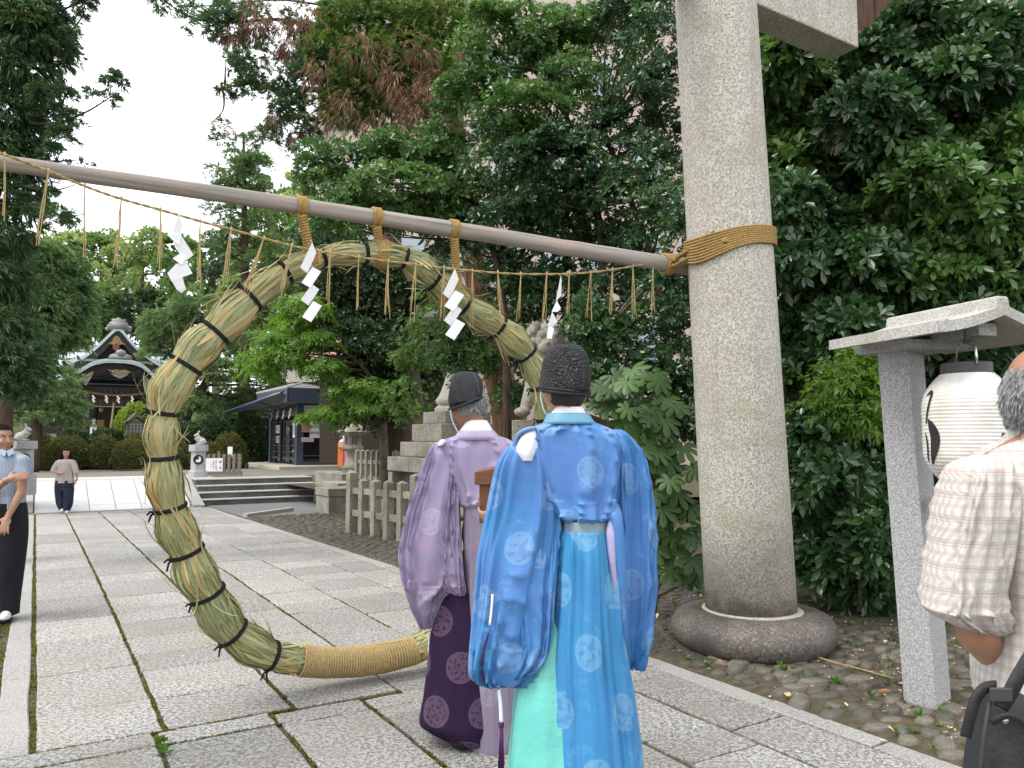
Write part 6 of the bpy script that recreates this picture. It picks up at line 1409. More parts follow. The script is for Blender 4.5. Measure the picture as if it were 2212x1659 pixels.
# ---------------------------------------------------------------- low wooden fence with a white notice
wf_ = thing('wooden_fence', 'small weathered wooden fence with a white notice beside the rabbit pedestal', 'fence', P(474, 1026, 22.3)); YF = 22.4
weath = M('weathered_wood', (0.22, 0.2, 0.16), (0.15, 0.135, 0.11), 9, .9, .1, 30, stretch=(4, 4, 1))
z_ = lambda v: P(474, v, YF).z
for i in range(7):
    u = 451 + i * 11.0; mb = MB(); h = 981 if i != 6 else 980.5; mb.box(((P(u, 1000, YF).x), YF, (z_(h) + z_(1021)) / 2), (.045, .035, (z_(h) - z_(1021)) / 2)); bev(mb.obj('post', weath, wf_), .006)
for v in (990, 999): mb = MB(); mb.box((P(484, v, YF).x, YF + .045, z_(v)), (P(521, v, YF).x - P(484, v, YF).x, .02, .035)); mb.obj('rail', weath, wf_)
mb = MB(); mb.box((P(484, 1022, YF).x, YF, z_(1022)), (P(521, 1, YF).x - P(484, 1, YF).x, .06, .05)); mb.obj('sill', weath, wf_)
wn_ = thing('notice', 'white paper notice with black columns of writing fixed to the small wooden fence', 'notice', P(460, 1018, YF)); mb = MB()
mb.box(P(461, 1004.5, YF - .05), (20 * px(YF), .008, 14.5 * px(YF))); mb.obj('sheet', mat['paper'], wn_)
for ch, v in (('\u7981', 998), ('\u6b62', 1010)): text('lettering', ch, P(476, v, YF - .062), .075, ink_, wn_)
for u, v0, v1, s in ((466.5, 996, 1017, .04), (461, 996, 1015, .04), (456, 999, 1012, .03)):
    n = int((v1 - v0) / 3.4)
    for i in range(n): text('lettering', '\u3053\u306e\u5148\u7acb\u5165\u308a\u7981\u6b62\u3067\u3059\u5883\u5185'[(i + int(u)) % 12], P(u, v0 + (v1 - v0) * i / n, YF - .062), s, ink_, wn_)
mk = thing('marker_post', 'narrow white marker board on a wooden stake behind the small fence', 'sign', P(496, 1024, YF + .15)); mb = MB()
mb.box((P(497, 1, YF).x, YF + .1, (z_(975) + z_(1022)) / 2), (.035, .02, (z_(975) - z_(1022)) / 2)); mb.obj('stake', weath, mk)
mb = MB(); mb.box(P(497, 978, YF + .06), (5 * px(YF), .012, 13 * px(YF))); mb.obj('board', mat['paper'], mk)
# ---------------------------------------------------------------- clipped azaleas
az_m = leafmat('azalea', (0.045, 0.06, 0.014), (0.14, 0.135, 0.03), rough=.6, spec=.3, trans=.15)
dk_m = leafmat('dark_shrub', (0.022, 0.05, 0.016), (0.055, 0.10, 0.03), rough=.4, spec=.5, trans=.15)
core_m = M('shrub_core', (0.018, 0.024, 0.008), (0.03, 0.035, 0.012), 6, .95, .1)
def dome(name, lab, cat, u0, u1, v0, v1, Y, m, group=None, L=.055, dens=1.0, rd=None, pw=.62):
    k = px(Y); c = P((u0 + u1) / 2, v1, Y); rx, rz = (u1 - u0) / 2 * k, (v1 - v0) * k; ry = rd or rx * .8
    o = thing(name, lab, cat, Vector((c.x, c.y, Z_TER)), group); mb = MB(); n = 20
    def rad(t): return max(0.02, (1 - t ** 2.6)) ** .5
    mb.lathe(Vector((0, 0, 0)), [(rad(t) * .9, t * .92) for t in np.linspace(0, 1, 9)], n)
    mb.v = [(c.x + x * rx, c.y + y * ry, c.z + z * rz) for x, y, z in mb.v]; mb.obj('core', core_m, o, smooth=True)
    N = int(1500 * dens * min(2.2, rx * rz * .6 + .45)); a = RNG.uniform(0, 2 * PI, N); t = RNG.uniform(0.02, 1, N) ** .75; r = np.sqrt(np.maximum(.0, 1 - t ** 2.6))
    b = 1 + .05 * np.sin(a * 5 + t * 7 + u0) + RNG.normal(size=N) * .03
    pts = np.stack([c.x + r * np.cos(a) * rx * b, c.y + r * np.sin(a) * ry * b, c.z + t * rz * b], 1)
    d = unit(np.stack([r * np.cos(a) / rx, r * np.sin(a) / ry, 1.3 * t ** 1.6 / rz], 1) + RNG.normal(size=(N, 3)) * .25)
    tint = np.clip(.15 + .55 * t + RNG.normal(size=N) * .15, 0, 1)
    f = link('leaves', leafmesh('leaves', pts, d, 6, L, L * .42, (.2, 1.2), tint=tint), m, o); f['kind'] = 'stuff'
AZ = [(96, 192, 946, 1014, 27.0, 'wide clipped azalea behind the walking person'), (190, 256, 944, 1013, 27.2, 'rounded clipped azalea left of the straw ring, before the shrine doorway'), (241, 320, 953, 1013, 26.6, 'clipped azalea whose right side passes behind the straw ring'),
      (266, 332, 939, 985, 28.6, 'smaller clipped azalea below the wooden garden lantern'), (20, 118, 934, 1010, 26.8, 'clipped azalea behind the left stone rabbit'), (84, 140, 962, 1014, 26.2, 'low azalea tuft in front of the wide clipped azalea'),
      (318, 420, 954, 1016, 27.4, 'clipped azalea between the straw ring and the right stone rabbit'), (405, 482, 957, 1017, 27.4, 'clipped azalea right behind the right stone rabbit'), (455, 532, 940, 1018, 28.2, 'tallest clipped azalea, left of the blue grey kiosk')]
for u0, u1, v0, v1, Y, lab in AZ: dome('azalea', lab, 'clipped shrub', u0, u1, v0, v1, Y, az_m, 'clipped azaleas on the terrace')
DK = [(125, 192, 927, 966, 29.5, 'glossy dark shrub left of the shrine doorway'), (196, 262, 929, 960, 29.5, 'low glossy dark shrub below the shrine doorway'), (348, 450, 915, 965, 30, 'dark green shrub behind the right stone rabbit'), (420, 500, 900, 960, 31, 'dark green shrub under the leaning pine limb')]
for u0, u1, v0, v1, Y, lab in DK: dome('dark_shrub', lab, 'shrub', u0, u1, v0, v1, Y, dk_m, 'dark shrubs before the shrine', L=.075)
br_m = leafmat('bright_maple', (0.12, 0.20, 0.03), (0.25, 0.34, 0.06), rough=.5, spec=.3, trans=.35)
dome('maple_bush', 'bright yellow green maple bush beside the wooden garden lantern', 'bush', 250, 330, 878, 962, 31, br_m, None, L=.10, dens=.9)
# wooden garden lantern
gl = thing('garden_lantern', 'grey wooden garden lantern with a lattice box under a small gabled roof', 'lantern', P(292, 950, 30)); Yg = 29.6; k = px(Yg); c = P(291, 938, Yg)
grey_w = M('grey_wood', (0.13, 0.125, 0.12), (0.085, 0.08, 0.078), 9, .8, .2)
mb = MB(); mb.box(c + EZ * (14 * k), (16 * k, 16 * k, 13 * k), (EB, EA, EZ)); mb.obj('box', grey_w, gl)
mb = MB(); mb.box(c + EZ * (-1 * k), (20 * k, 20 * k, 3 * k), (EB, EA, EZ)); mb.obj('sill', grey_w, gl)
for q in range(4):
    mb = MB(); mb.box(c - EA * (16 * k + .012) + EB * ((q - 1.5) * 6.5 * k) + EZ * (14 * k), (.6 * k, .012, 11 * k), (EB, EA, EZ)); mb.obj('lattice_bar', mat['paper'] if q < 0 else M('lattice', (.3, .3, .3)) if 'lattice' not in bpy.data.materials else bpy.data.materials['lattice'], gl)
for q in range(3):
    mb = MB(); mb.box(c - EA * (16 * k + .014) + EZ * ((7 + q * 7) * k), (12 * k, .012, .6 * k), (EB, EA, EZ)); mb.obj('lattice_bar', bpy.data.materials['lattice'], gl)
mb = MB()
mb.prism([c + EB * (x * k) + EZ * (z * k) - EA * (22 * k) for x, z in ((-27, 24), (-15, 30), (-4, 42), (0, 47), (4, 42), (15, 30), (27, 24), (25, 22), (0, 37), (-25, 22))], EA * (44 * k)); mb.obj('roof', grey_w, gl)
mb = MB(); mb.box(c - EZ * (28 * k), (6 * k, 6 * k, 26 * k)); mb.obj('post', grey_w, gl)
# ---------------------------------------------------------------- the shrine hall
SB = P(245, 938, 45); SZ0 = SB.z
sh = thing('shrine_hall', 'dark wooden shrine hall with pale green curved copper roofs beyond the path', 'shrine', Vector((SB.x, SB.y, Z_TER)))
def SHP(u, v, d=0.0):      # point of the front, d metres towards the path
    return SB + EB * ((u - 245) / 41.4) + EZ * ((938 - v) / 36.9) - EA * d
bw_, dw_, cop = mat['black_wood'], mat['dark_wood'], mat['copper']
mb = MB(); mb.box(SHP(245, 938, -3) - EZ * .7, (6.5, 5.5, .7), (EB, EA, EZ)); mb.obj('podium', mat['old_stone'], sh)
mb = MB(); mb.box(SHP(245, 880, -6.2) , (4.2, 3.6, 1.6), (EB, EA, EZ)); mb.obj('wall', bw_, sh)
for u in (160, 186, 206, 284, 304, 330):
    mb = MB(); mb.tube([SHP(u, 938, -2.4), SHP(u, 838, -2.4)], .17, 12); mb.obj('column', bw_, sh, smooth=True)
for u in (186, 304):
    mb = MB(); mb.box(SHP(u, 886, .6), (.16, .16, 1.41), (EB, EA, EZ)); bev(mb.obj('porch_post', bw_, sh), .02)
mb = MB(); mb.box(SHP(245, 853, .6), (2.1, .14, .2), (EB, EA, EZ)); mb.box(SHP(245, 842, .6), (2.4, .1, .12), (EB, EA, EZ)); mb.obj('porch_beam', bw_, sh)
for i in range(9):
    mb = MB(); mb.box(SHP(196 + i * 12.2, 848, .75), (.09, .2, .09), (EB, EA, EZ)); mb.obj('bracket', dw_, sh)
for u0, u1 in ((189, 212), (214, 276), (278, 301)):
    mb = MB(); mb.box(SHP((u0 + u1) / 2, 895, -2.55), ((u1 - u0) / 82.8, .05, 1.25), (EB, EA, EZ)); mb.obj('door_panel', dw_, sh)
# undulating porch roof
ARCH = [(126, 824), (138, 818), (165, 805), (189, 790), (208, 783.5), (224, 781), (248, 780.5), (273, 782), (295, 789), (313, 802), (332, 819), (344, 826)]
aw = [tuple(SHP(u, v)) for u, v in ARCH]; ac = [Vector(p) for p in crom(aw, 5)]
mb = MB(); N_ = len(ac)
def sheet(mb, top, th, d0, d1):
    a = [p - EA * d0 for p in top] + [p - EA * d0 - EZ * th for p in reversed(top)]; n = len(a)
    mb.add(a + [p + EA * (d0 - d1) for p in a], [(i, (i + 1) % n, n + (i + 1) % n, n + i) for i in range(n)])
    k = n // 2
    for b in (0, n): mb.f += [(b + i, b + i + 1, b + n - 2 - i, b + n - 1 - i) for i in range(k - 1)]; mb.m += [0] * (k - 1)
sheet(mb, ac, .24, 1.8, -2.5); mb.obj('porch_roof', cop, sh)
mb = MB(); sheet(mb, [p - EZ * .245 + (SHP(245, 840) - p) * .02 for p in ac[3:-3]], .62, 1.66, 1.45); sheet(mb, [p - EZ * .245 for p in ac[2:-2]], .08, 1.45, -2.4); mb.obj('barge_board', bw_, sh)
for i in range(2, N_ - 2, 2):
    mb = MB(); p = ac[i] - EA * 1.815 - EZ * .10; mb.tube([p, p - EA * .02], .07, 8); mb.obj('tile_end', cop, sh)
# main gable and roof
GL = [(146, 783), (176, 770), (200, 750), (222, 727), (236, 712), (247, 706), (258, 714), (273, 731), (295, 751), (328, 773), (352, 784)]
gc = [Vector(p) for p in crom([tuple(SHP(u, v)) for u, v in GL], 5)]
mb = MB(); sheet(mb, gc, .22, .3, -7.0); mb.obj('gable_roof', cop, sh)
mb = MB(); sheet(mb, [p - EZ * .225 + (SHP(247, 790) - p) * .015 for p in gc[2:-2]], .5, .12, -.06); mb.obj('gable_board', bw_, sh)
mb = MB(); mb.prism([SHP(247, 718, -.6)] + [SHP(u, v, -.6) for u, v in ((272, 744), (300, 766), (332, 782), (160, 782), (196, 764), (222, 742))], EA * .1); mb.obj('gable_wall', dw_, sh)
mb = MB(); mb.box(SHP(247, 780.5, .1), (2.6, .08, .07), (EB, EA, EZ)); mb.obj('gable_sill', mat['old_stone'], sh)
# wide main roof slope behind
mb = MB(); prof = [(0, 732), (.9, 742), (2.0, 757), (3.3, 776), (4.6, 797), (5.8, 816), (6.4, 824)]
L_ = [SHP(92, v, -8.2 + d * 1.05) for d, v in prof]; R_ = [SHP(420, v, -8.2 + d * 1.05) for d, v in prof]; L_[-1] += EZ * .25; R_[-1] += EZ * .25
mb.ribbon(L_, R_); mb.ribbon([p - EZ * .3 for p in L_], [p - EZ * .3 for p in R_]); mb.obj('main_roof', mat['copper'], sh)
mb = MB(); mb.box(SHP(256, 725, -8.2), (4.3, .22, .2), (EB, EA, EZ)); mb.obj('main_ridge', mat['roof_tile'], sh)
mb = MB(); mb.box(SHP(256, 718.5, -8.2), (4.35, .3, .06), (EB, EA, EZ)); mb.box(SHP(256, 731, -8.2), (4.35, .3, .05), (EB, EA, EZ)); mb.obj('ridge_cap', mat['pale_stone'], sh)
for i in range(24): mb = MB(); mb.tube([SHP(178 + i * 6.8, 716, -8.55), SHP(178 + i * 6.8, 716, -7.9)], .075, 8); mb.obj('ridge_tile', mat['roof_tile'], sh)
# ridge ornament
mb = MB(); rt = mat['roof_tile']
mb.box(SHP(247, 703, .1), (.5, .22, .22), (EB, EA, EZ), (.75, 1)); mb.box(SHP(247, 696, .1), (.32, .18, .2), (EB, EA, EZ), (1.15, 1)); mb.ball(SHP(247, 690, .1), (.16, .14, .14), (EB, EA, EZ), 10)
for s in (-1, 1):
    mb.ball(SHP(247 + s * 19, 706, .12), (.16, .12, .14), (EB, EA, EZ), 10); mb.ball(SHP(247 + s * 15, 700, .12), (.15, .12, .16), (EB, EA, EZ), 10); mb.ball(SHP(247 + s * 11, 692.5, .12), (.11, .1, .1), (EB, EA, EZ), 10); mb.ball(SHP(247 + s * 24, 711, .12), (.13, .1, .1), (EB, EA, EZ), 8)
mb.obj('ridge_ornament', rt, sh, smooth=True)
mb = MB(); mb.box(SHP(249, 777, 1.6), (.62, .2, .14), (EB, EA, EZ), (.85, 1)); mb.lathe(SHP(249, 774, 1.6), [(.26, 0), (.27, .2), (.22, .32), (.1, .36)], 16, (EB, EA, EZ)); mb.ball(SHP(249, 762.5, 1.6), (.09, .09, .1), None, 8)
for s in (-1, 1): mb.tube([SHP(249 + s * 8, 776, 1.6), SHP(249 + s * 14, 772, 1.6), SHP(249 + s * 19, 777, 1.6), SHP(249 + s * 25, 777.5, 1.6)], [.12, .1, .09, .05], 8)
mb.obj('porch_ornament', mat['roof_tile'], sh, smooth=True)
# gilt carvings
def carve(name, pts_, m, d, th=.06):
    mb = MB(); mb.prism([SHP(u, v, d) for u, v in pts_], -EA * th); return mb.obj(name, m, sh)
gold = mat['gold']
carve('gilt_carving', [(221, 803), (232, 805), (240, 802.5), (249, 804), (258, 802.5), (266, 805), (272, 808), (262, 811), (248, 812.5), (234, 811)], gold, 1.7)
carve('carved_pendant', [(228, 812), (268, 811), (258, 818), (249, 822), (238, 818)], mat['roof_tile'], 1.68)
carve('gilt_carving', [(165, 827), (178, 816), (194, 809), (193, 814), (180, 822), (168, 829)], gold, 1.7); carve('carved_pendant', [(170, 829), (193, 815), (186, 828), (180, 838), (176, 838), (175, 830)], mat['roof_tile'], 1.68)
carve('gilt_carving', [(297, 814), (310, 820), (327, 836), (322, 838), (308, 827), (298, 819)], gold, 1.7); carve('carved_pendant', [(299, 820), (312, 829), (320, 838), (309, 836), (306, 845), (302, 842)], mat['roof_tile'], 1.68)
carve('gilt_carving', [(243, 725), (250, 729), (254, 737), (264, 744), (255, 743), (243, 748), (232, 744), (224, 745), (234, 737), (237, 729)], gold, .2)
redm = M('red_lacquer', (0.22, 0.05, 0.03), (0.12, 0.05, 0.03), 9, .5)
carve('red_pendant', [(235, 748), (243, 741), (250, 748), (249, 755), (243, 757.5), (236, 755)], redm, .24)
mb = MB(); mb.lathe(SHP(284, 763, .22), [(.09, 0), (.09, .04)], 14, (EB, EZ, -EA)); mb.obj('gilt_boss', gold, sh)
carve('gilt_fitting', [(308, 776), (316, 781), (326, 784), (324, 786), (312, 783)], gold, .2); carve('gilt_fitting', [(150, 780), (158, 774), (159, 779), (150, 784)], gold, .2)
# rope, streamers, curtain, bell rope, offering things
sr = thing('shrine_rope', 'thick straw rope slung across the front of the shrine hall', 'straw rope', SHP(245, 856, 1.0)); mb = MB()
rp2 = [SHP(u, v, .95) for u, v in ((168, 846), (195, 852), (225, 855.5), (245, 856), (275, 854.5), (300, 851), (322, 845))]
rq = [Vector(p) for p in crom([tuple(p) for p in rp2], 8)]; mb.tube(rq, .07, 8)
for ph in (0, 2.1, 4.2): mb.tube([p + EZ * (.05 * math.cos(i * .9 + ph)) - EA * (.05 * math.sin(i * .9 + ph)) for i, p in enumerate(rq)], .035, 6)
mb.obj('rope', M('old_rope', (0.2, 0.145, 0.07), (.13, .09, .04), 30, .9), sr, smooth=True)
for u in (197, 224, 249, 279):
    o = thing('shrine_streamer', {197: 'leftmost small white paper streamer across the shrine front', 224: 'second small white paper streamer from the left across the shrine front', 249: 'third small white paper streamer from the left across the shrine front', 279: 'rightmost small white paper streamer across the shrine front'}[u], 'paper streamer', SHP(u, 857, 1.1), 'paper streamers on the shrine rope')
    for i in range(4):
        mb = MB(); x = u + (1.3 if i % 2 else -1.3); mb.prism([SHP(x - 1.6, 856.5 + i * 3.6, 1.12 + .02 * i), SHP(x + 2.2, 857.5 + i * 3.6, 1.12 + .02 * i), SHP(x + 1.6, 862 + i * 3.6, 1.12 + .02 * i), SHP(x - 2.2, 861 + i * 3.6, 1.12 + .02 * i)], -EA * .01); mb.obj('paper_fold', mat['paper'], o)
cur = thing('shrine_curtain', 'dull short curtain with round crests hung over the shrine entrance', 'curtain', SHP(236, 872, .4)); cm_ = M('curtain', (0.115, 0.09, 0.085), (.085, .065, .06), 12, .9)
cmk = M('curtain_crest', (.05, .035, .04), rough=.9)
for i in range(5):
    mb = MB(); u0 = 196 + i * 16; top = [SHP(u0 + j * 2, 860, .40 + .03 * math.sin(j * 1.4)) for j in range(9)]; bot = [SHP(u0 + j * 2, 879.5, .40 + .05 * math.sin(j * 1.4)) for j in range(9)]; mb.ribbon(top, bot); o = mb.obj('curtain_panel', cm_, cur); o.modifiers.new('s', 'SOLIDIFY').thickness = .02
    mb = MB(); mb.lathe(SHP(u0 + 8, 874, .5), [(.09, 0), (.09, .01)], 12, (EB, EZ, -EA)); mb.obj('crest', cmk, cur)
mb = MB(); mb.ribbon([SHP(196 + j * 4, 878.8, .48) for j in range(21)], [SHP(196 + j * 4, 880.2, .48) for j in range(21)]); o = mb.obj('hem', mat['pale_stone'], cur); o.modifiers.new('s', 'SOLIDIFY').thickness = .02
br = thing('bell_rope', 'pale bell rope hanging down the middle of the shrine entrance', 'rope', SHP(236, 928, 1.0)); mb = MB(); mb.tube([SHP(240, 872, .9), SHP(239, 890, .95), SHP(236.5, 915, 1.0), SHP(235, 930, 1.0)], [.05, .05, .06, .07], 8); mb.obj('cord', mat['rope_pale'], br, smooth=True)
oc = thing('gilt_screen', 'gold coloured square screen standing inside the shrine entrance', 'screen', SHP(219, 925, -1.0)); mb = MB(); mb.box(SHP(219, 914.5, -1.0), (8 / 41.4, .05, 8 / 36.9), (EB, EA, EZ)); mb.obj('panel', M('orange_gold', (.34, .19, .05), (.2, .11, .03), 14, .5), oc); mb = MB(); mb.box(SHP(220, 928, -1.0), (5 / 41.4, .12, .1), (EB, EA, EZ)); mb.obj('stand', dw_, oc)
hl = thing('hanging_lantern', 'small gilt lantern hanging left of the bell rope in the shrine entrance', 'lantern', SHP(216, 890, .2)); mb = MB(); mb.lathe(SHP(216, 889, .2), [(.05, -.06), (.1, 0), (.1, .15), (.14, .17), (.04, .24)], 6); mb.obj('lantern', gold, hl); mb = MB(); mb.tube([SHP(216, 881, .2), SHP(216, 860, .2)], .015, 5); mb.obj('chain', dw_, hl)
ws = thing('white_stand_sign', 'small white sign on a dark stand left of the shrine entrance', 'sign', SHP(199, 936, 1.4)); mb = MB(); mb.box(SHP(198.5, 931, 1.4), (.16, .03, .24), (EB, EA, EZ)); mb.obj('sheet', mat['paper'], ws); mb = MB(); mb.box(SHP(198.5, 938, 1.42), (.05, .04, .3), (EB, EA, EZ)); mb.obj('stand', dw_, ws)
ls_ = thing('seated_statuette', 'small pale statuette on a base left of the shrine entrance', 'statue', SHP(200, 924, 1.0)); mb = MB(); q = SHP(200, 921, 1.0); mb.ball(q, (.13, .12, .2), None, 10); mb.ball(q + EZ * .24, (.09, .1, .1), None, 10); mb.capsule(q + EZ * .3 + EB * .04, .03, q + EZ * .42 + EB * .06, .02, 6); mb.capsule(q + EZ * .3 - EB * .04, .03, q + EZ * .42 - EB * .06, .02, 6); link('statuette', fuse(mb, .02, 1), stat_m, ls_)
gpst = thing('gilt_post', 'thin gilt banded post at the left of the shrine entrance', 'post', SHP(181, 935, .9)); mb = MB(); mb.tube([SHP(181, 938, .9), SHP(181, 908, .9)], .07, 10); mb.obj('shaft', M('lacquer_brown', (.16, .07, .03), rough=.4), gpst, smooth=True)
for v in (910, 918, 928): mb = MB(); mb.tube([SHP(181, v, .9), SHP(181, v + 2.4, .9)], .085, 10); mb.obj('band', gold, gpst)
# ---------------------------------------------------------------- the kiosk right of the steps
KC = P(647, 1005, 28); ko_ = thing('kiosk', 'dark blue grey shrine kiosk with slate roof, glass sides and pasted notices', 'kiosk', Vector((KC.x, KC.y, Z_TER)))
kab = ab(KC); kz = KC.z; sl_m = M('slate_paint', (0.045, 0.055, 0.085), (0.035, 0.042, 0.065), 6, .45, .5); sf = 59.0
def KP(u, v, d=0.0):       # on the front face, d metres forward
    return KC + EB * ((u - 647) / sf) + EZ * ((1005 - v) / 58.6) - EA * d
def KL(t, v, d=0.0):       # on the side face that looks to the path, t metres back
    return KC + EA * t + EZ * ((1005 - v) / 58.6 * 1.0) - EB * d
mb = MB(); mb.box(KC + EB * 2.3 + EA * 1.9 - EZ * .13 + EZ * 0, (3.3, 2.9, .13), (EB, EA, EZ)); bev(mb.obj('platform', mat['pale_stone'], ko_), .02)
mb = MB(); mb.box(KC + EB * 1.2 - EA * 1.6 - EZ * .2, (3.6, .95, .07), (EB, EA, EZ)); bev(mb.obj('platform_step', mat['pale_stone'], ko_), .02)
mb = MB(); mb.box(KC - EB * 1.5 + EA * 1.2 - EZ * .2, (.6, 3.0, .07), (EB, EA, EZ)); bev(mb.obj('platform_step', mat['pale_stone'], ko_), .02)
def kpost(p, w=.12): mb = MB(); mb.box(p + EZ * 1.13, (w, w, 1.13), (EB, EA, EZ)); bev(mb.obj('corner_post', sl_m, ko_), .008)
kpost(KC - EB * .0 + EA * .12, .125); kpost(KC + EA * 3.9, .1); kpost(KC + EB * 1.75 + EA * .1, .1); kpost(KC + EB * 3.6 + EA * .1, .1)
glm, gt_, gb_ = base('glass_dark', .06, .6); gb_.inputs['Base Color'].default_value = (.012, .014, .016, 1)
gb_.inputs['Alpha'].default_value = .72
gb_.inputs['Coat Weight'].default_value = .5
# inside: back wall, counter and shelves so that the glass shows depth
kin = M('kiosk_inside', (0.09, 0.06, 0.045), (.06, .04, .03), 3, .8)
mb = MB(); mb.box(KC + EB * 1.9 + EA * 3.6 + EZ * 1.1, (1.9, .05, 1.1), (EB, EA, EZ)); mb.box(KC + EB * 3.7 + EA * 2 + EZ * 1.1, (.05, 1.7, 1.1), (EB, EA, EZ)); mb.obj('inner_wall', kin, ko_)
mb = MB(); mb.box(KC + EB * 1.0 + EA * 1.2 + EZ * .45, (.75, .35, .42), (EB, EA, EZ)); mb.obj('counter', M('counter_wood', (.16, .1, .06), (.11, .07, .04), 5, .7), ko_)
for i in range(3): mb = MB(); mb.box(KP(700 + i * 16, 977, -.9), (.07, .03, .36), (EB, EA, EZ)); mb.obj('seat_slat', mat['pale_stone'], ko_)
mb = MB(); mb.box(KP(672, 972, -.7), (.5, .04, .03), ((EB + EZ * .12).normalized(), EA, EZ)); mb.obj('inner_rail', mat['pale_stone'], ko_)
mb = MB(); mb.box(KP(697, 948, .0) + EA * .06, (.72, .012, .92), (EB, EA, EZ)); mb.obj('front_glass', glm, ko_)
for v in (917, 931, 946, 985): mb = MB(); mb.box(KP(697, v, .02) + EA * .03, (.74, .02, .012 if v < 980 else .015), (EB, EA, EZ)); mb.obj('glazing_bar', sl_m, ko_)
mb = MB(); mb.box(KP(697, 1001.5, .0) + EA * .05, (.74, .06, .06), (EB, EA, EZ)); mb.obj('front_sill', sl_m, ko_)
mb = MB(); mb.box(KP(697, 886, .0) + EA * .06, (.74, .05, .16), (EB, EA, EZ)); mb.obj('front_panel', M('beige_panel', (.42, .39, .33), rough=.8), ko_)
for t0, t1 in ((.35, 1.25), (1.25, 2.15), (2.6, 3.3), (3.3, 3.75)):
    mb = MB(); mb.box(KL((t0 + t1) / 2, 945, -.03), ((t1 - t0) / 2 - .04, .01, .95), (EA, EB, EZ)); mb.obj('side_glass', glm, ko_)
    mb = MB()
    for t in (t0, t1): mb.box(KL(t, 945, .0), (.035, .025, 1.0), (EA, EB, EZ))
    mb.obj('door_stile', sl_m, ko_)
    for v in (910, 950, 964, 978, 992): mb = MB(); mb.box(KL((t0 + t1) / 2, v, .0), ((t1 - t0) / 2, .02, .018 if v != 992 else .05), (EA, EB, EZ)); mb.obj('glazing_bar', sl_m, ko_)
mb = MB(); mb.box(KL(2.0, 886, -.02), (1.9, .03, .22), (EA, EB, EZ)); mb.obj('side_panel', M('stone_panel', (.16, .14, .12), (.11, .1, .085), 9, .9), ko_)
# fascia and slate roof
z0, z1 = KP(647, 873).z, KP(647, 843).z
for nm, cc, hh in (('front_fascia', KP(647, 858, .55) + EB * 2.0, (2.65, .05, (z1 - z0) / 2)), ):
    mb = MB(); mb.box(cc, hh, (EB, EA, EZ)); mb.obj(nm, sl_m, ko_)
mb = MB(); mb.box(KC - EB * .62 + EA * 1.6 + EZ * ((z0 + z1) / 2 - KC.z), (2.2, .05, (z1 - z0) / 2), (EA, EB, EZ)); mb.obj('side_fascia', sl_m, ko_)
mb = MB(); mb.box(KC + EB * 2.0 + EA * 1.65 + EZ * (z0 + .02 - KC.z), (2.6, 2.15, .02), (EB, EA, EZ)); mb.obj('soffit', M('soffit_paint', (.13, .19, .2), rough=.7), ko_)
slate = M('slate', (0.34, 0.33, 0.32), (0.26, 0.25, 0.25), 7, .7, .3, 30, .004); ap_ = KC + EB * 1.9 + EA * 1.65; zt_ = KP(647, 800).z
e00, e10, e11, e01 = [KC + EB * b + EA * a for b, a in ((-.66, -.58), (4.6, -.58), (4.6, 3.9), (-.66, 3.9))]
mb = MB(); rz = 12
for p, q in ((e00, e10), (e10, e11), (e11, e01), (e01, e00)):
    for i in range(rz):
        t0, t1 = i / rz, (i + 1) / rz; A_, B_, C_, D_ = [Vector((x.x, x.y, z)) for x, z in ((p.lerp(ap_, t0), z1 + (zt_ - z1) * t0 + .03), (q.lerp(ap_, t0), z1 + (zt_ - z1) * t0 + .03), (q.lerp(ap_, t1), z1 + (zt_ - z1) * t1), (p.lerp(ap_, t1), z1 + (zt_ - z1) * t1))]
        mb.add([A_, B_, C_, D_], [(0, 1, 2, 3)]); mb.add([A_, B_, B_ - EZ * .03, A_ - EZ * .03], [(0, 1, 2, 3)])
mb.obj('slate_roof', slate, ko_)
for i, p in enumerate((e00, e10, e11, e01)):
    mb = MB(); mb.tube([Vector((p.x, p.y, z1 + .02)), Vector((ap_.x, ap_.y, zt_ + .02))], .05, 6); mb.obj('hip_cap', slate, ko_)
# projecting awning on the path side
pa, pb, pc, pd = P(606, 852, 27.2), P(484, 894, 30.6), P(588, 880, 31.2), P(642, 868, 27.6)
mb = MB(); mb.prism([pa, pb, pc, pd], EZ * .06); mb.obj('awning', sl_m, ko_)
mb = MB(); mb.tube([pa + EZ * .05, pb + EZ * .05], .045, 8); mb.obj('awning_edge', M('blue_edge', (.035, .05, .13), rough=.3, spec=.8), ko_, smooth=True)
mb = MB(); mb.prism([P(614, 841, 27.4), P(560, 862, 29.2), P(588, 884, 29.2), P(646, 868, 27.4)], EZ * -.04); mb.obj('awning_back', sl_m, ko_)
for s in (.35, .75): mb = MB(); mb.tube([pa.lerp(pb, s) - EZ * .02, pd.lerp(pc, s) - EZ * .25], .02, 6); mb.obj('awning_strut', mat['plastic_dark'], ko_)
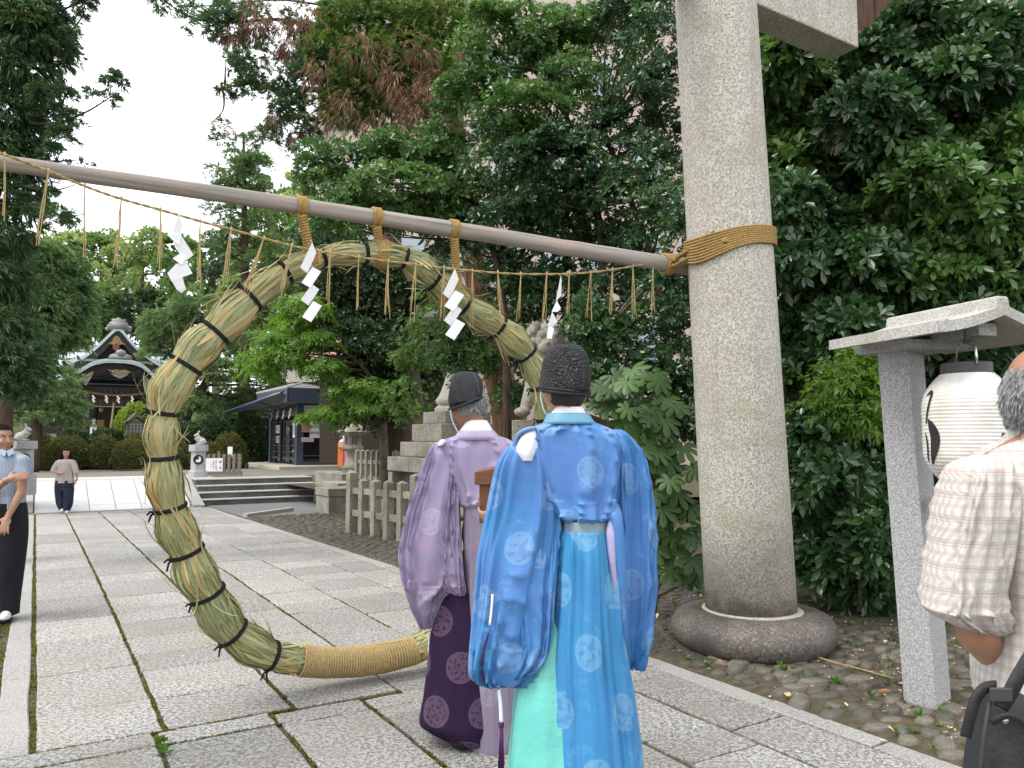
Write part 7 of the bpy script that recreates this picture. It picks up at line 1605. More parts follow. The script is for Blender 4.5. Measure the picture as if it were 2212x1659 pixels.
# notices on the glass
def notice(lab, u0, u1, v0, v1, m, rows=(), side=False, col=ink_, cat='notice'):
    c_ = KP((u0 + u1) / 2, (v0 + v1) / 2, .05) if not side else None
    o = thing('notice', lab, cat, KP((u0 + u1) / 2, v1, .05) if not side else side[0])
    if not side:
        mb = MB(); mb.box(c_, ((u1 - u0) / 2 / sf, .006, (v1 - v0) / 2 / 58.6), (EB, EA, EZ)); mb.obj('sheet', m, o)
        for i, (u, v, s, ch) in enumerate(rows): text('lettering', ch, KP(u, v, .06), s, col, o, (EB, EZ))
    else:
        t0, t1, w0, w1 = side[1:]; mb = MB(); mb.box(KL((t0 + t1) / 2, (w0 + w1) / 2, .045), ((t1 - t0) / 2, .006, (w1 - w0) / 2 / 58.6), (EA, EB, EZ)); mb.obj('sheet', m, o)
        for i in range(3): mb = MB(); mb.box(KL(t0 + (t1 - t0) * (i + .7) / 3.6, (w0 + w1) / 2, .054), (.012, .003, (w1 - w0) / 2 / 58.6 * .7), (EA, EB, EZ)); mb.obj('written_column', ink_, o)
pk = M('pink_paper', (.62, .45, .47), (.55, .42, .42), 8, .8); tanp = M('tan_paper', (.34, .2, .15), (.28, .17, .13), 5, .8); mar = M('maroon_ink', (.2, .06, .06), rough=.8); ylw = M('yellow_edge', (.6, .5, .06), rough=.7)
gp_ = M('grey_paper', (.56, .56, .6), (.5, .5, .54), 8, .7)
notice('white sheet with two rows of figures on the kiosk front', 667, 698, 907, 947, gp_, [(671 + i * 7.3, v, .13, ch) for v, s in ((924, 0), (937, 4)) for i, ch in enumerate('\u5fa1\u5b88\u672d\u7d75')], col=mar)
notice('tan printed sheet at the left of the kiosk front window', 649, 667, 914, 935, tanp); notice('beige sheet with a yellow end below the tan sheet on the kiosk front', 649, 676, 946, 955.5, M('beige_paper', (.42, .33, .3), rough=.8))
notice('pinkish sheet with a floral border at the right of the kiosk front', 699, 730, 945, 961, pk, [(702, 953, .1, '\u2740'), (726, 953, .1, '\u2740')], col=mar); notice('white sheet above the floral sheet on the kiosk front', 701, 730, 931, 944, gp_)
notice('orange brown poster high on the right of the kiosk front', 699, 730, 908, 929, M('orange_poster', (.42, .16, .07), (.3, .1, .05), 6, .7))
notice('long white paper strip hanging on the kiosk door', 0, 0, 0, 0, mat['paper'], side=(KL(.6, 946), .42, .78, 914, 946)); notice('yellowish paper on the far door pane of the kiosk', 0, 0, 0, 0, M('cream_paper', (.66, .63, .5), rough=.8), side=(KL(2.7, 936), 2.62, 3.15, 917, 936)); notice('pale blue paper below the yellowish paper on the kiosk', 0, 0, 0, 0, gp_, side=(KL(2.7, 958), 2.65, 3.1, 942, 958))
sg = thing('hanging_sign', 'black sign with white characters hanging under the kiosk eave', 'sign', P(573, 903, 30.5)); mb = MB(); mb.box(P(573, 900, 30.5), (.2, .04, .085)); mb.obj('board', mat['black_wood'], sg)
for i, ch in enumerate('\u6388\u4e0e\u6240'): text('lettering', ch, P(567 + i * 6, 900, 30.44), .085, mat['paper'], sg)
for i, u in enumerate((590, 600.5, 615, 628.5)):
    o = thing('kiosk_streamer', ('first', 'second', 'third', 'fourth')[i] + ' white paper streamer from the left under the kiosk eave', 'paper streamer', KL(3.2 - i * .85, 905, .2), 'paper streamers on the kiosk')
    for q in range(4): mb = MB(); mb.box(KL(3.2 - i * .85 + (.05 if q % 2 else -.05), 886 + q * 5, .2 + .01 * q), (.07, .004, .055), ((EA + EZ * .5).normalized(), EB, (EZ - EA * .5).normalized())); mb.obj('paper_fold', mat['paper'], o)
# bright things beside the stone lantern
og = M('orange_cloth', (.62, .16, .03), (.5, .12, .03), 6, .7); ob = thing('orange_banner', 'orange banner with a wrapped white top between kiosk and small stone lantern', 'banner', P(737, 1008, 24.5)); mb = MB(); mb.box(P(737, 982, 24.5), (5.6 * px(24.5), .12, 25 * px(24.5))); mb.obj('cloth', og, ob)
mb = MB(); mb.box(P(738, 960, 24.4), (5 * px(24.5), .1, 6 * px(24.5)), None, (1.1, 1)); mb.obj('wrapped_top', M('orange_pale', (.6, .3, .16), rough=.5), ob); mb = MB(); mb.tube([P(735, 957, 24.4), P(741, 951, 24.4)], .06, 10); mb.obj('white_top', mat['paper'], ob)
mg = thing('magenta_banner', 'magenta and white banner behind the small stone lantern', 'banner', P(746, 1008, 25)); mb = MB(); mb.box(P(748, 965, 25), (9 * px(25), .02, 40 * px(25))); mb.obj('cloth', M('magenta_cloth', (.5, .06, .36), (.62, .3, .5), 1.4, .7), mg); mb = MB(); mb.box(P(747, 935, 24.96), (6 * px(25), .01, 16 * px(25))); mb.obj('white_patch', mat['paper'], mg)
mb = MB(); mb.tube([P(738, 1012, 25.02), P(738, 918, 25.02)], .02, 8); mb.obj('pole', mat['steel'], mg)
# ---------------------------------------------------------------- backdrop: hill, far buildings
hill_m = M('hill_wood', (0.035, 0.055, 0.02), (0.06, 0.085, 0.03), .35, .95, .1, .8, .5)
mb = MB(); na, nb_ = 14, 40; vs_ = []
for i in range(na + 1):
    for j in range(nb_ + 1):
        y = 78 + i * 9; x = -150 + 300 * j / nb_; t = min(1, i / 7)
        h = (t * t * (3 - 2 * t)) * (13 + 4 * math.sin(x * .05 + 1) + 2 * math.sin(x * .13)); vs_.append((x, y, Z_TER - .3 + h))
mb.add(vs_, [(i * (nb_ + 1) + j, i * (nb_ + 1) + j + 1, (i + 1) * (nb_ + 1) + j + 1, (i + 1) * (nb_ + 1) + j) for i in range(na) for j in range(nb_)])
mb.obj('hill', hill_m, None, smooth=True)['kind'] = 'structure'
def brickmat(name, c1, c2, mortar, sc):
    m, t, b = base(name, .7, .3); v = nd(t, 'TexCoord').outputs['Object']
    v = nd(t, 'CombineXYZ', {0: nd(t, 'SeparateXYZ', {0: v}).outputs[0], 1: nd(t, 'SeparateXYZ', {0: v}).outputs[2], 2: 0.0}).outputs[0]
    br = nd(t, 'TexBrick', {'Vector': v, 'Color1': c1, 'Color2': c2, 'Mortar': mortar, 'Scale': sc, 'Mortar Size': .03, 'Bias': 0.0}).outputs['Color']; t.links.new(br, b.inputs['Base Color']); return m
pinkt = brickmat('pink_brick', (0.42, 0.315, 0.28), (0.36, 0.27, 0.24), (0.42, 0.37, 0.34), 5.0)
pb = thing('pink_building', 'pale pink brick building seen in glimpses through the trees', 'building', P(1050, 1000, 30)); YP_ = 30
x0, x1 = P(700, 500, YP_).x, P(1520, 500, YP_).x
mb = MB(); mb.box(((x0 + x1) / 2, YP_ + 3, 10), ((x1 - x0) / 2, 3, 10.2)); mb.obj('wall', pinkt, pb)
mb = MB(); mb.box((x0 - .12, YP_ - .05, 10), (.16, .25, 10.3)); mb.obj('corner_pier', mat['pale_stone'], pb)
winm = M('window_glass', (.25, .3, .34), rough=.15, spec=.8)
for i in range(7):
    for j in range(4):
        c = Vector((x0 + 1.6 + i * (x1 - x0 - 2) / 7, YP_ - .02, 5.2 + j * 3.6)); mb = MB(); mb.box(c, (.62, .03, .85)); fr_ = mb.obj('window', mat['pale_stone'], pb); mb = MB(); mb.box(c - Vector((0, .035, 0)), (.54, .012, .76)); mb.obj('pane', winm, fr_)
def corr(name, a, b, c, d, parent, m, n=60, amp=.05):
    """corrugated sheet: eave a-b, top d-c"""
    mb = MB(); L_, R_ = [], []
    nrm = (b - a).cross(d - a).normalized()
    for i in range(n * 4 + 1):
        t = i / (n * 4); o = nrm * (amp * math.sin(2 * PI * n * t)); L_.append(a.lerp(b, t) + o); R_.append(d.lerp(c, t) + o)
    mb.ribbon(L_, R_); o = mb.obj(name, m, parent); o.modifiers.new('s', 'SOLIDIFY').thickness = .04; return o
pr_m = M('pink_roof', (0.55, 0.31, 0.29), (0.44, 0.24, 0.22), 3, .6, .4)
rf = thing('pink_roofed_building', 'low building with a faded pink corrugated roof behind the dark trees', 'building', P(830, 1000, 24.5))
ra, rb, rc2, rd2 = P(650, 803, 24), P(1010, 742, 24), P(1010, 640, 27), P(672, 712, 27)
corr('roof', ra, rb, rc2, rd2, rf, pr_m)
mb = MB(); mb.tube([ra - EZ * .05, rb - EZ * .05], .09, 8); mb.obj('gutter', mat['plastic_dark'], rf, smooth=True)
mb = MB(); mb.prism([P(690, 1000, 25), P(1010, 1000, 25), P(1010, 752, 25), P(690, 800, 25)], Vector((0, 2, 0))); mb.obj('wall', mat['dark_wood'], rf)
mb = MB(); mb.box(P(700, 735, 28.5), (1.2, .5, 1.6)); mb.obj('side_wall', mat['pale_stone'], rf)
bb = thing('brown_building', 'dark brown boarded building behind the evergreen bushes at right', 'building', Vector((4.5, 9.8, 0)))
for i in range(40):
    x = 2.75 + i * .27; mb = MB(); mb.box((x, 9.6 + (x - 1) * -.12 + (.012 if i % 2 else 0), 4.0), (.132, .02, 4.1)); mb.obj('board', mat['brown_wall'], bb)
mb = MB(); mb.prism([Vector((2.65, 9.54, -.1)), Vector((13.4, 8.25, -.1)), Vector((13.4, 8.25, 8.1)), Vector((2.65, 9.54, 8.1))], Vector((0, .1, 0))); mb.obj('backing', mat['dark_wood'], bb)
for i in range(5): mb = MB(); mb.box((3.0 + i * 2.4, 9.33 - (2.0 + i * 2.4) * .12, 4.0), (.08, .06, 4.1)); mb.obj('post', mat['dark_wood'], bb)
# ---------------------------------------------------------------- trees
cedar_m = leafmat('cedar', (0.034, 0.081, 0.038), (0.121, 0.198, 0.071), (0.292, 0.146, 0.081), rough=.5, spec=.35, trans=0.25, f3=.9)
cedar2_m = leafmat('cedar_yellow', (0.057, 0.121, 0.025), (0.161, 0.230, 0.052), (0.253, 0.138, 0.057), rough=.5, spec=.35, trans=0.35, f3=.9)
dead_m = leafmat('dead_frond', (0.13, 0.075, 0.048), (0.27, 0.16, 0.10), rough=.8, spec=.2, trans=.1)
gloss_m = leafmat('glossy_leaf', (0.039, 0.099, 0.027), (0.128, 0.225, 0.054), (0.255, 0.300, 0.075), rough=.27, spec=.6, trans=0.28, f3=.9)
gloss_dk = leafmat('glossy_dark', (0.022, 0.063, 0.024), (0.075, 0.149, 0.045), (0.155, 0.223, 0.059), rough=.25, spec=.6, trans=0.2, f3=.93)
mid_m = leafmat('mid_leaf', (0.067, 0.138, 0.044), (0.192, 0.285, 0.084), rough=.45, spec=.4, trans=0.38)  # paled to suggest haze on the far trees; nearer plants share it
lime_m = leafmat('lime_leaf', (0.151, 0.224, 0.081), (0.340, 0.409, 0.162), rough=.5, spec=.35, trans=0.4)  # haze over the far trees is put into this pale leaf colour
dkgrn_m = leafmat('dark_leaf', (0.024, 0.051, 0.021), (0.068, 0.112, 0.038), rough=.4, spec=.5, trans=0.22)
maple_m = leafmat('maple_leaf', (0.072, 0.163, 0.023), (0.195, 0.325, 0.052), rough=.45, spec=.4, trans=0.42)
pine_m = leafmat('pine_needle', (0.075, 0.141, 0.055), (0.215, 0.297, 0.117), rough=.5, spec=.3, trans=0.25)
conif_m = leafmat('conifer', (0.064, 0.135, 0.059), (0.208, 0.295, 0.104), rough=.5, spec=.3, trans=0.3)
nand_m = leafmat('nandina', (0.081, 0.172, 0.029), (0.196, 0.310, 0.057), rough=.4, spec=.45, trans=0.4)
def tree(name, lab, cat, foot, m, lobes, n, pr, per, leaf, bark='bark', trunk=None, rad=(.3, .12), nl=10, lr_=.06, group=None, kw=None, pk=None, crown='crown', lsag=0):
    o = thing(name, lab, cat, foot, group)
    top = Vector(lobes[0][:3]) if trunk is None else None
    tp = trunk or [Vector(foot), Vector(foot).lerp(Vector((top.x, top.y, top.z)), .5) + Vector((.1, 0, 0)), Vector((top.x, top.y, top.z + lobes[0][5] * .6))]
    rr = [rad[0] + (rad[1] - rad[0]) * i / (len(tp) - 1) for i in range(len(tp))]
    trunk_mesh(tp, rr, 10, .05).obj('trunk', mat[bark], o, smooth=True)
    f, pc = foliage(crown, lobes, n, pr, per, m, leaf, o, kw, pk)
    a = [Vector(p[:3]) for p in crom([tuple(p) for p in tp], 5)]
    if nl: limbs(o, mat['twig'] if bark != 'bark_grey' else mat['bark_grey'], a, pc, nl, lr_, sag=lsag)
    return o
def far(p): return Vector((p.x, p.y, Z_TER))
NEED = dict(spread=(.15, .9), fold=.05, tvar=.2, droop=.25)
# lime broadleaves far off, over the shrine
LM = [((130, 545), [(130, 535, 62, 42), (95, 590, 70, 50), (165, 600, 60, 45)], 66, lime_m, 'far yellow green tree at the left, its top below the hanging tassels'),
      ((235, 560), [(215, 545, 60, 48), (245, 610, 75, 55)], 70, mid_m, 'far mid green tree directly above the shrine ridge'),
      ((310, 560), [(305, 540, 68, 45), (340, 600, 70, 60), (275, 640, 60, 50)], 64, lime_m, 'far yellow green tree behind the twisted paper streamer'),
      ((400, 580), [(395, 560, 48, 50), (430, 620, 70, 60)], 60, mid_m, 'far mid green tree right of the twisted paper streamer'),
      ((150, 670), [(160, 660, 90, 60), (90, 700, 70, 60)], 58, mid_m, 'far mid green tree behind the left conifers and the shrine roof'),
      ((330, 690), [(330, 690, 90, 60), (260, 690, 60, 45)], 62, dkgrn_m, 'far dark tree right behind the shrine ridge'),
      ((585, 510), [(590, 495, 50, 52), (560, 560, 55, 50), (625, 545, 50, 55)], 48, lime_m, 'lime green tree right of the tall conifer, under the log'),
      ((520, 640), [(515, 640, 70, 55), (590, 640, 65, 60), (560, 700, 60, 50)], 46, lime_m, 'lime green tree seen inside the upper left of the straw ring'),
      ((640, 660), [(650, 640, 60, 60), (640, 720, 60, 50)], 40, mid_m, 'mid green tree between the maple and the paper streamers'),
      ((470, 560), [(455, 560, 55, 40), (480, 610, 55, 45)], 55, dkgrn_m, 'far dark tree at the foot of the tall conifer'),
      ((640, 415), [(637, 405, 26, 34), (625, 450, 34, 36), (668, 455, 36, 38)], 47, lime_m, 'bright green pointed tree just right of the tall conifer'),
      ((60, 640), [(50, 620, 90, 70), (20, 720, 90, 80)], 60, mid_m, 'far mid green tree mostly hidden by the left cedar')]
for (fu, fv), lb, Y, m, lab in LM:
    lobes = [E_(u, v, ru, rv, Y + R.uniform(-2, 2)) for u, v, ru, rv in lb]; area = sum(l[3] * l[5] for l in lobes)
    tree('broadleaf_tree', lab, 'tree', far(P(fu, 900, Y)), m, lobes, int(10 + area * 3.0), .95, 44, (5, .32, .17), bark='bark_grey', rad=(.35, .12), nl=12, lr_=.1, group='far trees around the shrine', pk=dict(shell=.55, flat=.3, up=.5, facing=-.2))
# tall sparse conifer on the sky
Y = 40; lb = [(527, 306, 20, 16), (505, 336, 26, 14), (552, 338, 24, 14), (524, 350, 30, 14), (470, 378, 26, 15), (545, 384, 40, 15), (500, 400, 34, 14), (568, 412, 30, 14), (465, 425, 30, 14), (530, 430, 44, 14), (480, 462, 34, 16), (560, 468, 40, 16), (515, 500, 40, 18), (470, 520, 30, 18), (575, 520, 36, 18), (530, 560, 60, 26)]
tree('tall_conifer', 'tall thin conifer with clumped branches standing against the white sky', 'tree', far(P(530, 900, Y)), conif_m, [E_(u, v, ru, rv, Y, 1.0) for u, v, ru, rv in lb], 190, .42, 26, (10, .20, .035), trunk=[far(P(530, 900, Y)), P(529, 600, Y), P(527, 400, Y), P(526, 285, Y)], rad=(.28, .05), nl=70, lr_=.07, kw=NEED, pk=dict(shell=.2, up=.7, facing=-.9))
# pines in front of the wood
Y = 34; lb = [(365, 700, 50, 34), (420, 660, 50, 34), (478, 690, 55, 34), (405, 735, 60, 26), (530, 745, 50, 32), (345, 745, 30, 26), (470, 800, 70, 24), (560, 800, 45, 36), (385, 835, 40, 22), (430, 870, 34, 16), (520, 860, 50, 26), (575, 870, 40, 34), (610, 800, 40, 50)]
tree('pine', 'large pine with a dark leaning limb right of the shrine', 'tree', far(P(398, 915, Y)), pine_m, [E_(u, v, ru, rv, Y + (2.5 if u > 500 else 0), 1.3) for u, v, ru, rv in lb], 330, .5, 26, (11, .19, .028), trunk=[far(P(398, 935, Y)), P(402, 900, Y), P(432, 850, Y), P(455, 805, Y), P(468, 760, Y), P(462, 700, Y)], rad=(.26, .1), nl=34, lr_=.09, kw=NEED, pk=dict(shell=.3, up=.75, facing=-.5, flat=.25))
Y = 25; lb = [(40, 800, 60, 26), (105, 812, 50, 28), (60, 845, 70, 26), (130, 855, 40, 24), (30, 885, 50, 24), (100, 890, 56, 20), (150, 905, 26, 14), (150, 880, 26, 18)]
tree('pine', 'low garden pine with light green needles at the left behind the rabbit', 'tree', far(P(72, 950, Y)), pine_m, [E_(u, v, ru, rv, Y, .8) for u, v, ru, rv in lb], 150, .34, 26, (11, .15, .020), trunk=[far(P(75, 960, Y)), P(82, 918, Y), P(70, 890, Y), P(90, 850, Y), P(70, 810, Y)], rad=(.16, .05), nl=24, lr_=.05, kw=NEED, pk=dict(shell=.3, up=.8, facing=-.5, flat=.22))
# left conifers
Y = 17; lb = [(120, 560, 46, 40), (105, 620, 76, 40), (140, 650, 44, 30), (70, 690, 76, 44), (135, 708, 30, 16), (50, 750, 50, 30)]
tree('cypress', 'blue green cypress at the left with feathery flat sprays', 'tree', far(P(60, 1000, Y)), conif_m, [E_(u, v, ru, rv, Y, 1.1) for u, v, ru, rv in lb], 230, .34, 28, (9, .14, .032), trunk=[far(P(8, 1000, Y)), P(20, 800, Y), P(60, 560, Y)], rad=(.18, .07), nl=26, lr_=.05, kw=dict(spread=(.1, .8), fold=.05, droop=.5, tvar=.2), pk=dict(shell=.35, up=.45, facing=-.2, arch=.6))
Y = 9.5; lb = [(40, 30, 110, 60), (90, 70, 60, 50), (50, 150, 80, 44), (30, 240, 66, 44), (20, 330, 60, 40), (20, 420, 56, 36), (10, 500, 56, 44), (10, 600, 60, 44), (20, 690, 66, 44), (34, 760, 62, 40), (44, 812, 52, 30)]
tree('cedar', 'big dark cedar filling the left edge with drooping sprays', 'tree', Vector((P(-60, 1000, Y).x, Y, zg(10))), cedar_m, [E_(u, v, ru, rv, Y, .6) for u, v, ru, rv in lb], 350, .24, 27, (9, .085, .016), trunk=[Vector((P(-60, 1000, Y).x, Y, 0)), P(-50, 700, Y + .3), P(-40, 300, Y + .3), P(-20, -200, Y + .3)], rad=(.3, .14), nl=40, lr_=.035, kw=dict(spread=(.1, .8), fold=.05, droop=.6, tvar=.2), pk=dict(shell=.3, up=.4, facing=-.2, arch=.7), lsag=.02)
def branch(parent, pts, Y, r, m, leaf, fm, n, pr, kw=None, name='branch', pk=None):
    """one bough drawn through picture points, with sprays along it"""
    p = [P(u, v, Y + (q[2] if len(q) > 2 else 0)) for q in pts for u, v in [q[:2]]]; a = [Vector(x) for x in crom([tuple(x) for x in p], 5)]
    mb = MB(); mb.tube(a, [r * (1 - .8 * i / (len(a) - 1)) for i in range(len(a))], 6)
    lobes = []
    for k in range(n):
        i = R.uniform(.25, 1) * (len(a) - 1); q = a[int(i)] + Vector((R.gauss(0, pr * .8), R.gauss(0, pr * .8), R.gauss(0, pr * .8))); mb.tube([a[max(0, int(i) - 1)], q], [r * .3, r * .1], 4); lobes.append((q.x, q.y, q.z, pr, pr, pr * .7))
    mb.obj(name, m, parent, smooth=True)
    if n: foliage('spray', lobes, int(n * 2.2), pr * .8, 16, fm, leaf, parent, kw, pk or dict(shell=0.0, up=.6, facing=-.9))
lc_ = [o for o in COL.objects if o.name.startswith('cedar') and o.type == 'EMPTY'][0]
CL = (9, .075, .013); CK = dict(spread=(.1, .9), fold=.05, droop=.3, tvar=.2)
for pts, n in (([(60, 268), (130, 264), (190, 240), (232, 214), (252, 203)], 7), ([(60, 240), (120, 232), (150, 195), (155, 180)], 6), ([(80, 200), (110, 195), (120, 178)], 4), ([(40, 310), (110, 292), (140, 275), (165, 265)], 5), ([(50, 360), (110, 350), (180, 345)], 3), ([(30, 400), (110, 412), (170, 396)], 4), ([(20, 415), (80, 425), (130, 465), (185, 462)], 5), ([(10, 400), (60, 440), (80, 490), (105, 510)], 4), ([(90, 120), (160, 60), (185, 20)], 6), ([(100, 30), (150, 15), (190, -15)], 6)):
    branch(lc_, pts, 9.3, .02, mat['twig'], CL, cedar_m, n, .10, CK)
branch(lc_, [(200, 180), (262, 165), (270, 158)], 9.3, .006, mat['twig'], CL, cedar_m, 2, .05, CK)
# the leaning cedar behind the ring, its crown hanging across the top
Y = 11.5; trunk = [P(1112, 980, 11.0), P(1098, 905, 11.0), P(1074, 800, 11.1), P(1050, 700, 11.2), P(1028, 590, 11.4), P(1008, 470, 11.6), P(990, 330, 11.8), P(972, 150, 12), P(955, -100, 12.2)]
trunk[0] = Vector((trunk[0].x, trunk[0].y, .2))
lb = [(760, 50, 90, 70), (850, 40, 90, 70), (940, 50, 90, 80), (720, 130, 60, 60), (800, 140, 90, 60), (900, 140, 80, 60), (990, 60, 70, 70), (740, 210, 55, 45), (840, 210, 80, 50), (940, 220, 50, 40)]
cd = tree('leaning_cedar', 'tall cedar with a leaning peeling trunk behind the ring and brown dead fronds high up', 'tree', trunk[0], cedar2_m, [E_(u, v, ru, rv, Y, .8) for u, v, ru, rv in lb], 300, .30, 32, (9, .10, .014), bark='bark_orange', trunk=trunk, rad=(.235, .13), nl=30, lr_=.03, kw=dict(spread=(.1, .8), fold=.05, droop=.5, tvar=.22), pk=dict(shell=.2, up=.4, facing=-.4, arch=.7))
dl = [E_(u, v, ru, rv, 10.5, .25) for u, v, ru, rv in ((900, 110, 60, 35), (860, 175, 50, 35), (770, 205, 40, 30), (820, 255, 50, 28), (905, 240, 50, 40), (960, 300, 36, 24), (720, 240, 28, 28), (1010, 120, 36, 22), (640, 20, 60, 26), (560, 15, 50, 20), (970, 380, 30, 20), (690, 150, 24, 30), (945, 170, 40, 34), (780, 100, 50, 24))]
f, pc = foliage('dead_fronds', dl, 105, .20, 9, dead_m, (6, .11, .011), cd, dict(spread=(.0, .9), fold=.02, droop=.9, tvar=.5), dict(shell=.0, up=.2, facing=-.9, arch=.5, flat=.9))
for pts, n, r in (([(830, 200), (690, 194), (610, 196), (548, 180), (505, 186), (478, 178)], 16, .055), ([(478, 180), (484, 215), (478, 245), (442, 276)], 2, .022), ([(760, 190), (680, 215), (620, 245), (560, 292)], 9, .02), ([(820, 30), (700, 55), (600, 42), (500, 48), (420, 40), (345, -4)], 22, .04), ([(760, 40), (700, 80), (650, 135), (612, 170)], 7, .018), ([(700, 100), (660, 160), (590, 230)], 10, .018), ([(690, 10), (600, 0), (480, 10), (400, 15)], 14, .02), ([(560, 50), (580, 90), (555, 110)], 3, .012), ([(700, 230), (650, 255), (600, 262), (575, 250)], 8, .012), ([(540, 182), (520, 155), (500, 140)], 5, .012), ([(640, 250), (625, 290), (632, 300)], 2, .006)):
    branch(cd, pts, 11.3, r, mat['twig'], (9, .085, .014), cedar_m, n, .16, CK)
dl2 = [E_(u, v, ru, rv, 11.3, .2) for u, v, ru, rv in ((640, 60, 40, 20), (560, 62, 40, 16), (500, 70, 30, 12), (630, 100, 24, 20), (560, 130, 14, 14), (640, 300, 14, 24), (600, 255, 20, 12), (500, 290, 6, 8))]
foliage('dead_fronds', dl2, 46, .10, 18, dead_m, (7, .12, .009), cd, dict(spread=(.0, .5), fold=.02, droop=1.3, tvar=.4), dict(shell=.0, up=.3, facing=-.9, arch=.9))
# glossy broadleaves right of it, in front of the pink building
WH = dict(spread=(.55, 1.25), fold=.12, six=True, even=True, tvar=.18, droop=.12)
GT = [('glossy evergreen tree over the log, its sprays reaching left past the dead fronds', [(800, 330, 120, 40), (720, 390, 60, 40), (850, 395, 120, 36), (760, 450, 90, 40), (950, 330, 90, 50), (900, 455, 110, 36), (690, 340, 40, 40), (1000, 400, 90, 44), (720, 480, 60, 34)], 9.6, (1090, 560), gloss_m),
      ('glossy evergreen tree at the top centre with light green sprays', [(1080, 40, 110, 50), (1200, 60, 110, 60), (1050, 130, 90, 44), (1180, 150, 120, 44), (1300, 60, 90, 60), (1020, 200, 90, 40), (1130, 230, 110, 40), (1260, 180, 90, 60), (1140, 100, 60, 40), (1120, 300, 70, 40), (1150, 400, 60, 50)], 9.2, (1300, 420), gloss_m),
      ('glossy evergreen tree left of the stone pillar above the log', [(1390, 90, 60, 80), (1430, 10, 50, 60), (1440, 160, 44, 70), (1450, 300, 40, 70), (1440, 420, 44, 60), (1360, 20, 60, 40), (1400, 220, 56, 80), (1320, 280, 90, 60), (1400, 350, 50, 80), (1220, 330, 110, 50), (1300, 400, 100, 50), (1400, 460, 56, 60), (1180, 420, 100, 40), (1080, 330, 90, 40)], 8.6, (1440, 600), gloss_dk),
      ('evergreen tree between the log and the straw garland, dark leaved', [(1100, 470, 120, 50), (1220, 500, 110, 50), (1330, 510, 100, 50), (1000, 500, 90, 44), (1100, 590, 60, 70), (1210, 620, 100, 70), (1310, 640, 90, 70), (1400, 600, 60, 70), (1250, 720, 70, 50)], 9.8, (1250, 900), gloss_dk)]
for lab, lb, Y, (tu, tv), m in GT:
    lobes = [E_(u, v, ru, rv, Y + R.uniform(-.5, .5), .55) for u, v, ru, rv in lb]; ft_ = P(tu, 1160, Y); ft_.z = .1
    tree('evergreen_tree', lab, 'tree', ft_, m, lobes, 170, .26, 24, (7, .072, .028), bark='bark', trunk=[ft_, P(tu, tv + 120, Y), P(tu - 60, tv - 120, Y + .3), P(tu - 140, tv - 320, Y + .4)], rad=(.055, .025), nl=55, lr_=.022, kw=WH, pk=dict(shell=.1, up=.65, facing=-.7, flat=.3, arch=.25), group='glossy evergreens left of the pillar')
# dark small-leaved trees behind the ring
Y = 17; lb = [(745, 560, 70, 50), (700, 620, 50, 40), (830, 590, 90, 50), (920, 600, 60, 50), (760, 650, 80, 44), (860, 670, 90, 44), (720, 700, 50, 34), (800, 730, 80, 36), (900, 740, 60, 40), (770, 800, 60, 30), (850, 830, 70, 34), (800, 880, 50, 30), (960, 700, 50, 40), (940, 800, 40, 60), (690, 520, 30, 50)]
tree('dark_tree', 'dark leaved tree with a thick brown trunk seen through the straw ring', 'tree', Vector((P(852, 1000, Y).x, Y, .28)), dkgrn_m, [E_(u, v, ru, rv, Y + (R.uniform(-1, .5)), .9) for u, v, ru, rv in lb], 430, .42, 34, (6, .095, .042), trunk=[Vector((P(862, 1000, Y).x, Y, .28)), P(858, 940, Y), P(852, 800, Y), P(848, 650, Y), P(846, 450, Y)], rad=(.36, .2), nl=60, lr_=.045, kw=dict(spread=(.4, 1.25), fold=.12, tvar=.2), pk=dict(shell=.15, up=.65, facing=-.7, flat=.3))
Y = 15; lb = [(905, 760, 46, 24), (880, 840, 40, 20), (930, 700, 50, 26), (870, 880, 46, 18), (960, 640, 50, 30)]
tree('slender_tree', 'slender grey trunked tree right of the thick dark trunk', 'tree', Vector((P(898, 960, Y).x, Y, .28)), mid_m, [E_(u, v, ru, rv, Y, .5) for u, v, ru, rv in lb], 60, .28, 22, (6, .08, .035), bark='bark_grey', trunk=[Vector((P(900, 960, Y).x, Y, .28)), P(905, 900, Y), P(900, 830, Y), P(897, 770, Y), P(905, 660, Y)], rad=(.11, .06), nl=16, lr_=.03, kw=dict(spread=(.4, 1.25), fold=.12, tvar=.2))
Y = 15.5; STAR = dict(spread=(1.1, 1.5), fold=.05, even=True, tvar=.15, droop=.25)
lb = [(590, 735, 50, 34), (640, 700, 50, 30), (560, 785, 36, 26), (625, 770, 50, 26), (690, 725, 50, 24), (660, 660, 50, 30), (700, 790, 40, 18), (660, 895, 20, 7), (720, 885, 36, 10), (790, 838, 44, 24), (740, 838, 20, 10), (800, 860, 34, 30)]
tree('maple', 'bright green maple whose boughs hang before the kiosk roof', 'tree', Vector((P(830, 1000, 16.5).x, 16.5, .28)), maple_m, [E_(u, v, ru, rv, Y, .5) for u, v, ru, rv in lb], 210, .30, 20, (6, .085, .030), bark='bark_grey', trunk=[Vector((P(830, 1000, 16.5).x, 16.5, .28)), P(825, 880, 16.3), P(790, 800, 16), P(720, 740, 15.6)], rad=(.10, .03), nl=46, lr_=.03, kw=STAR, pk=dict(shell=.1, up=.75, facing=-.7, flat=.18, arch=.35))
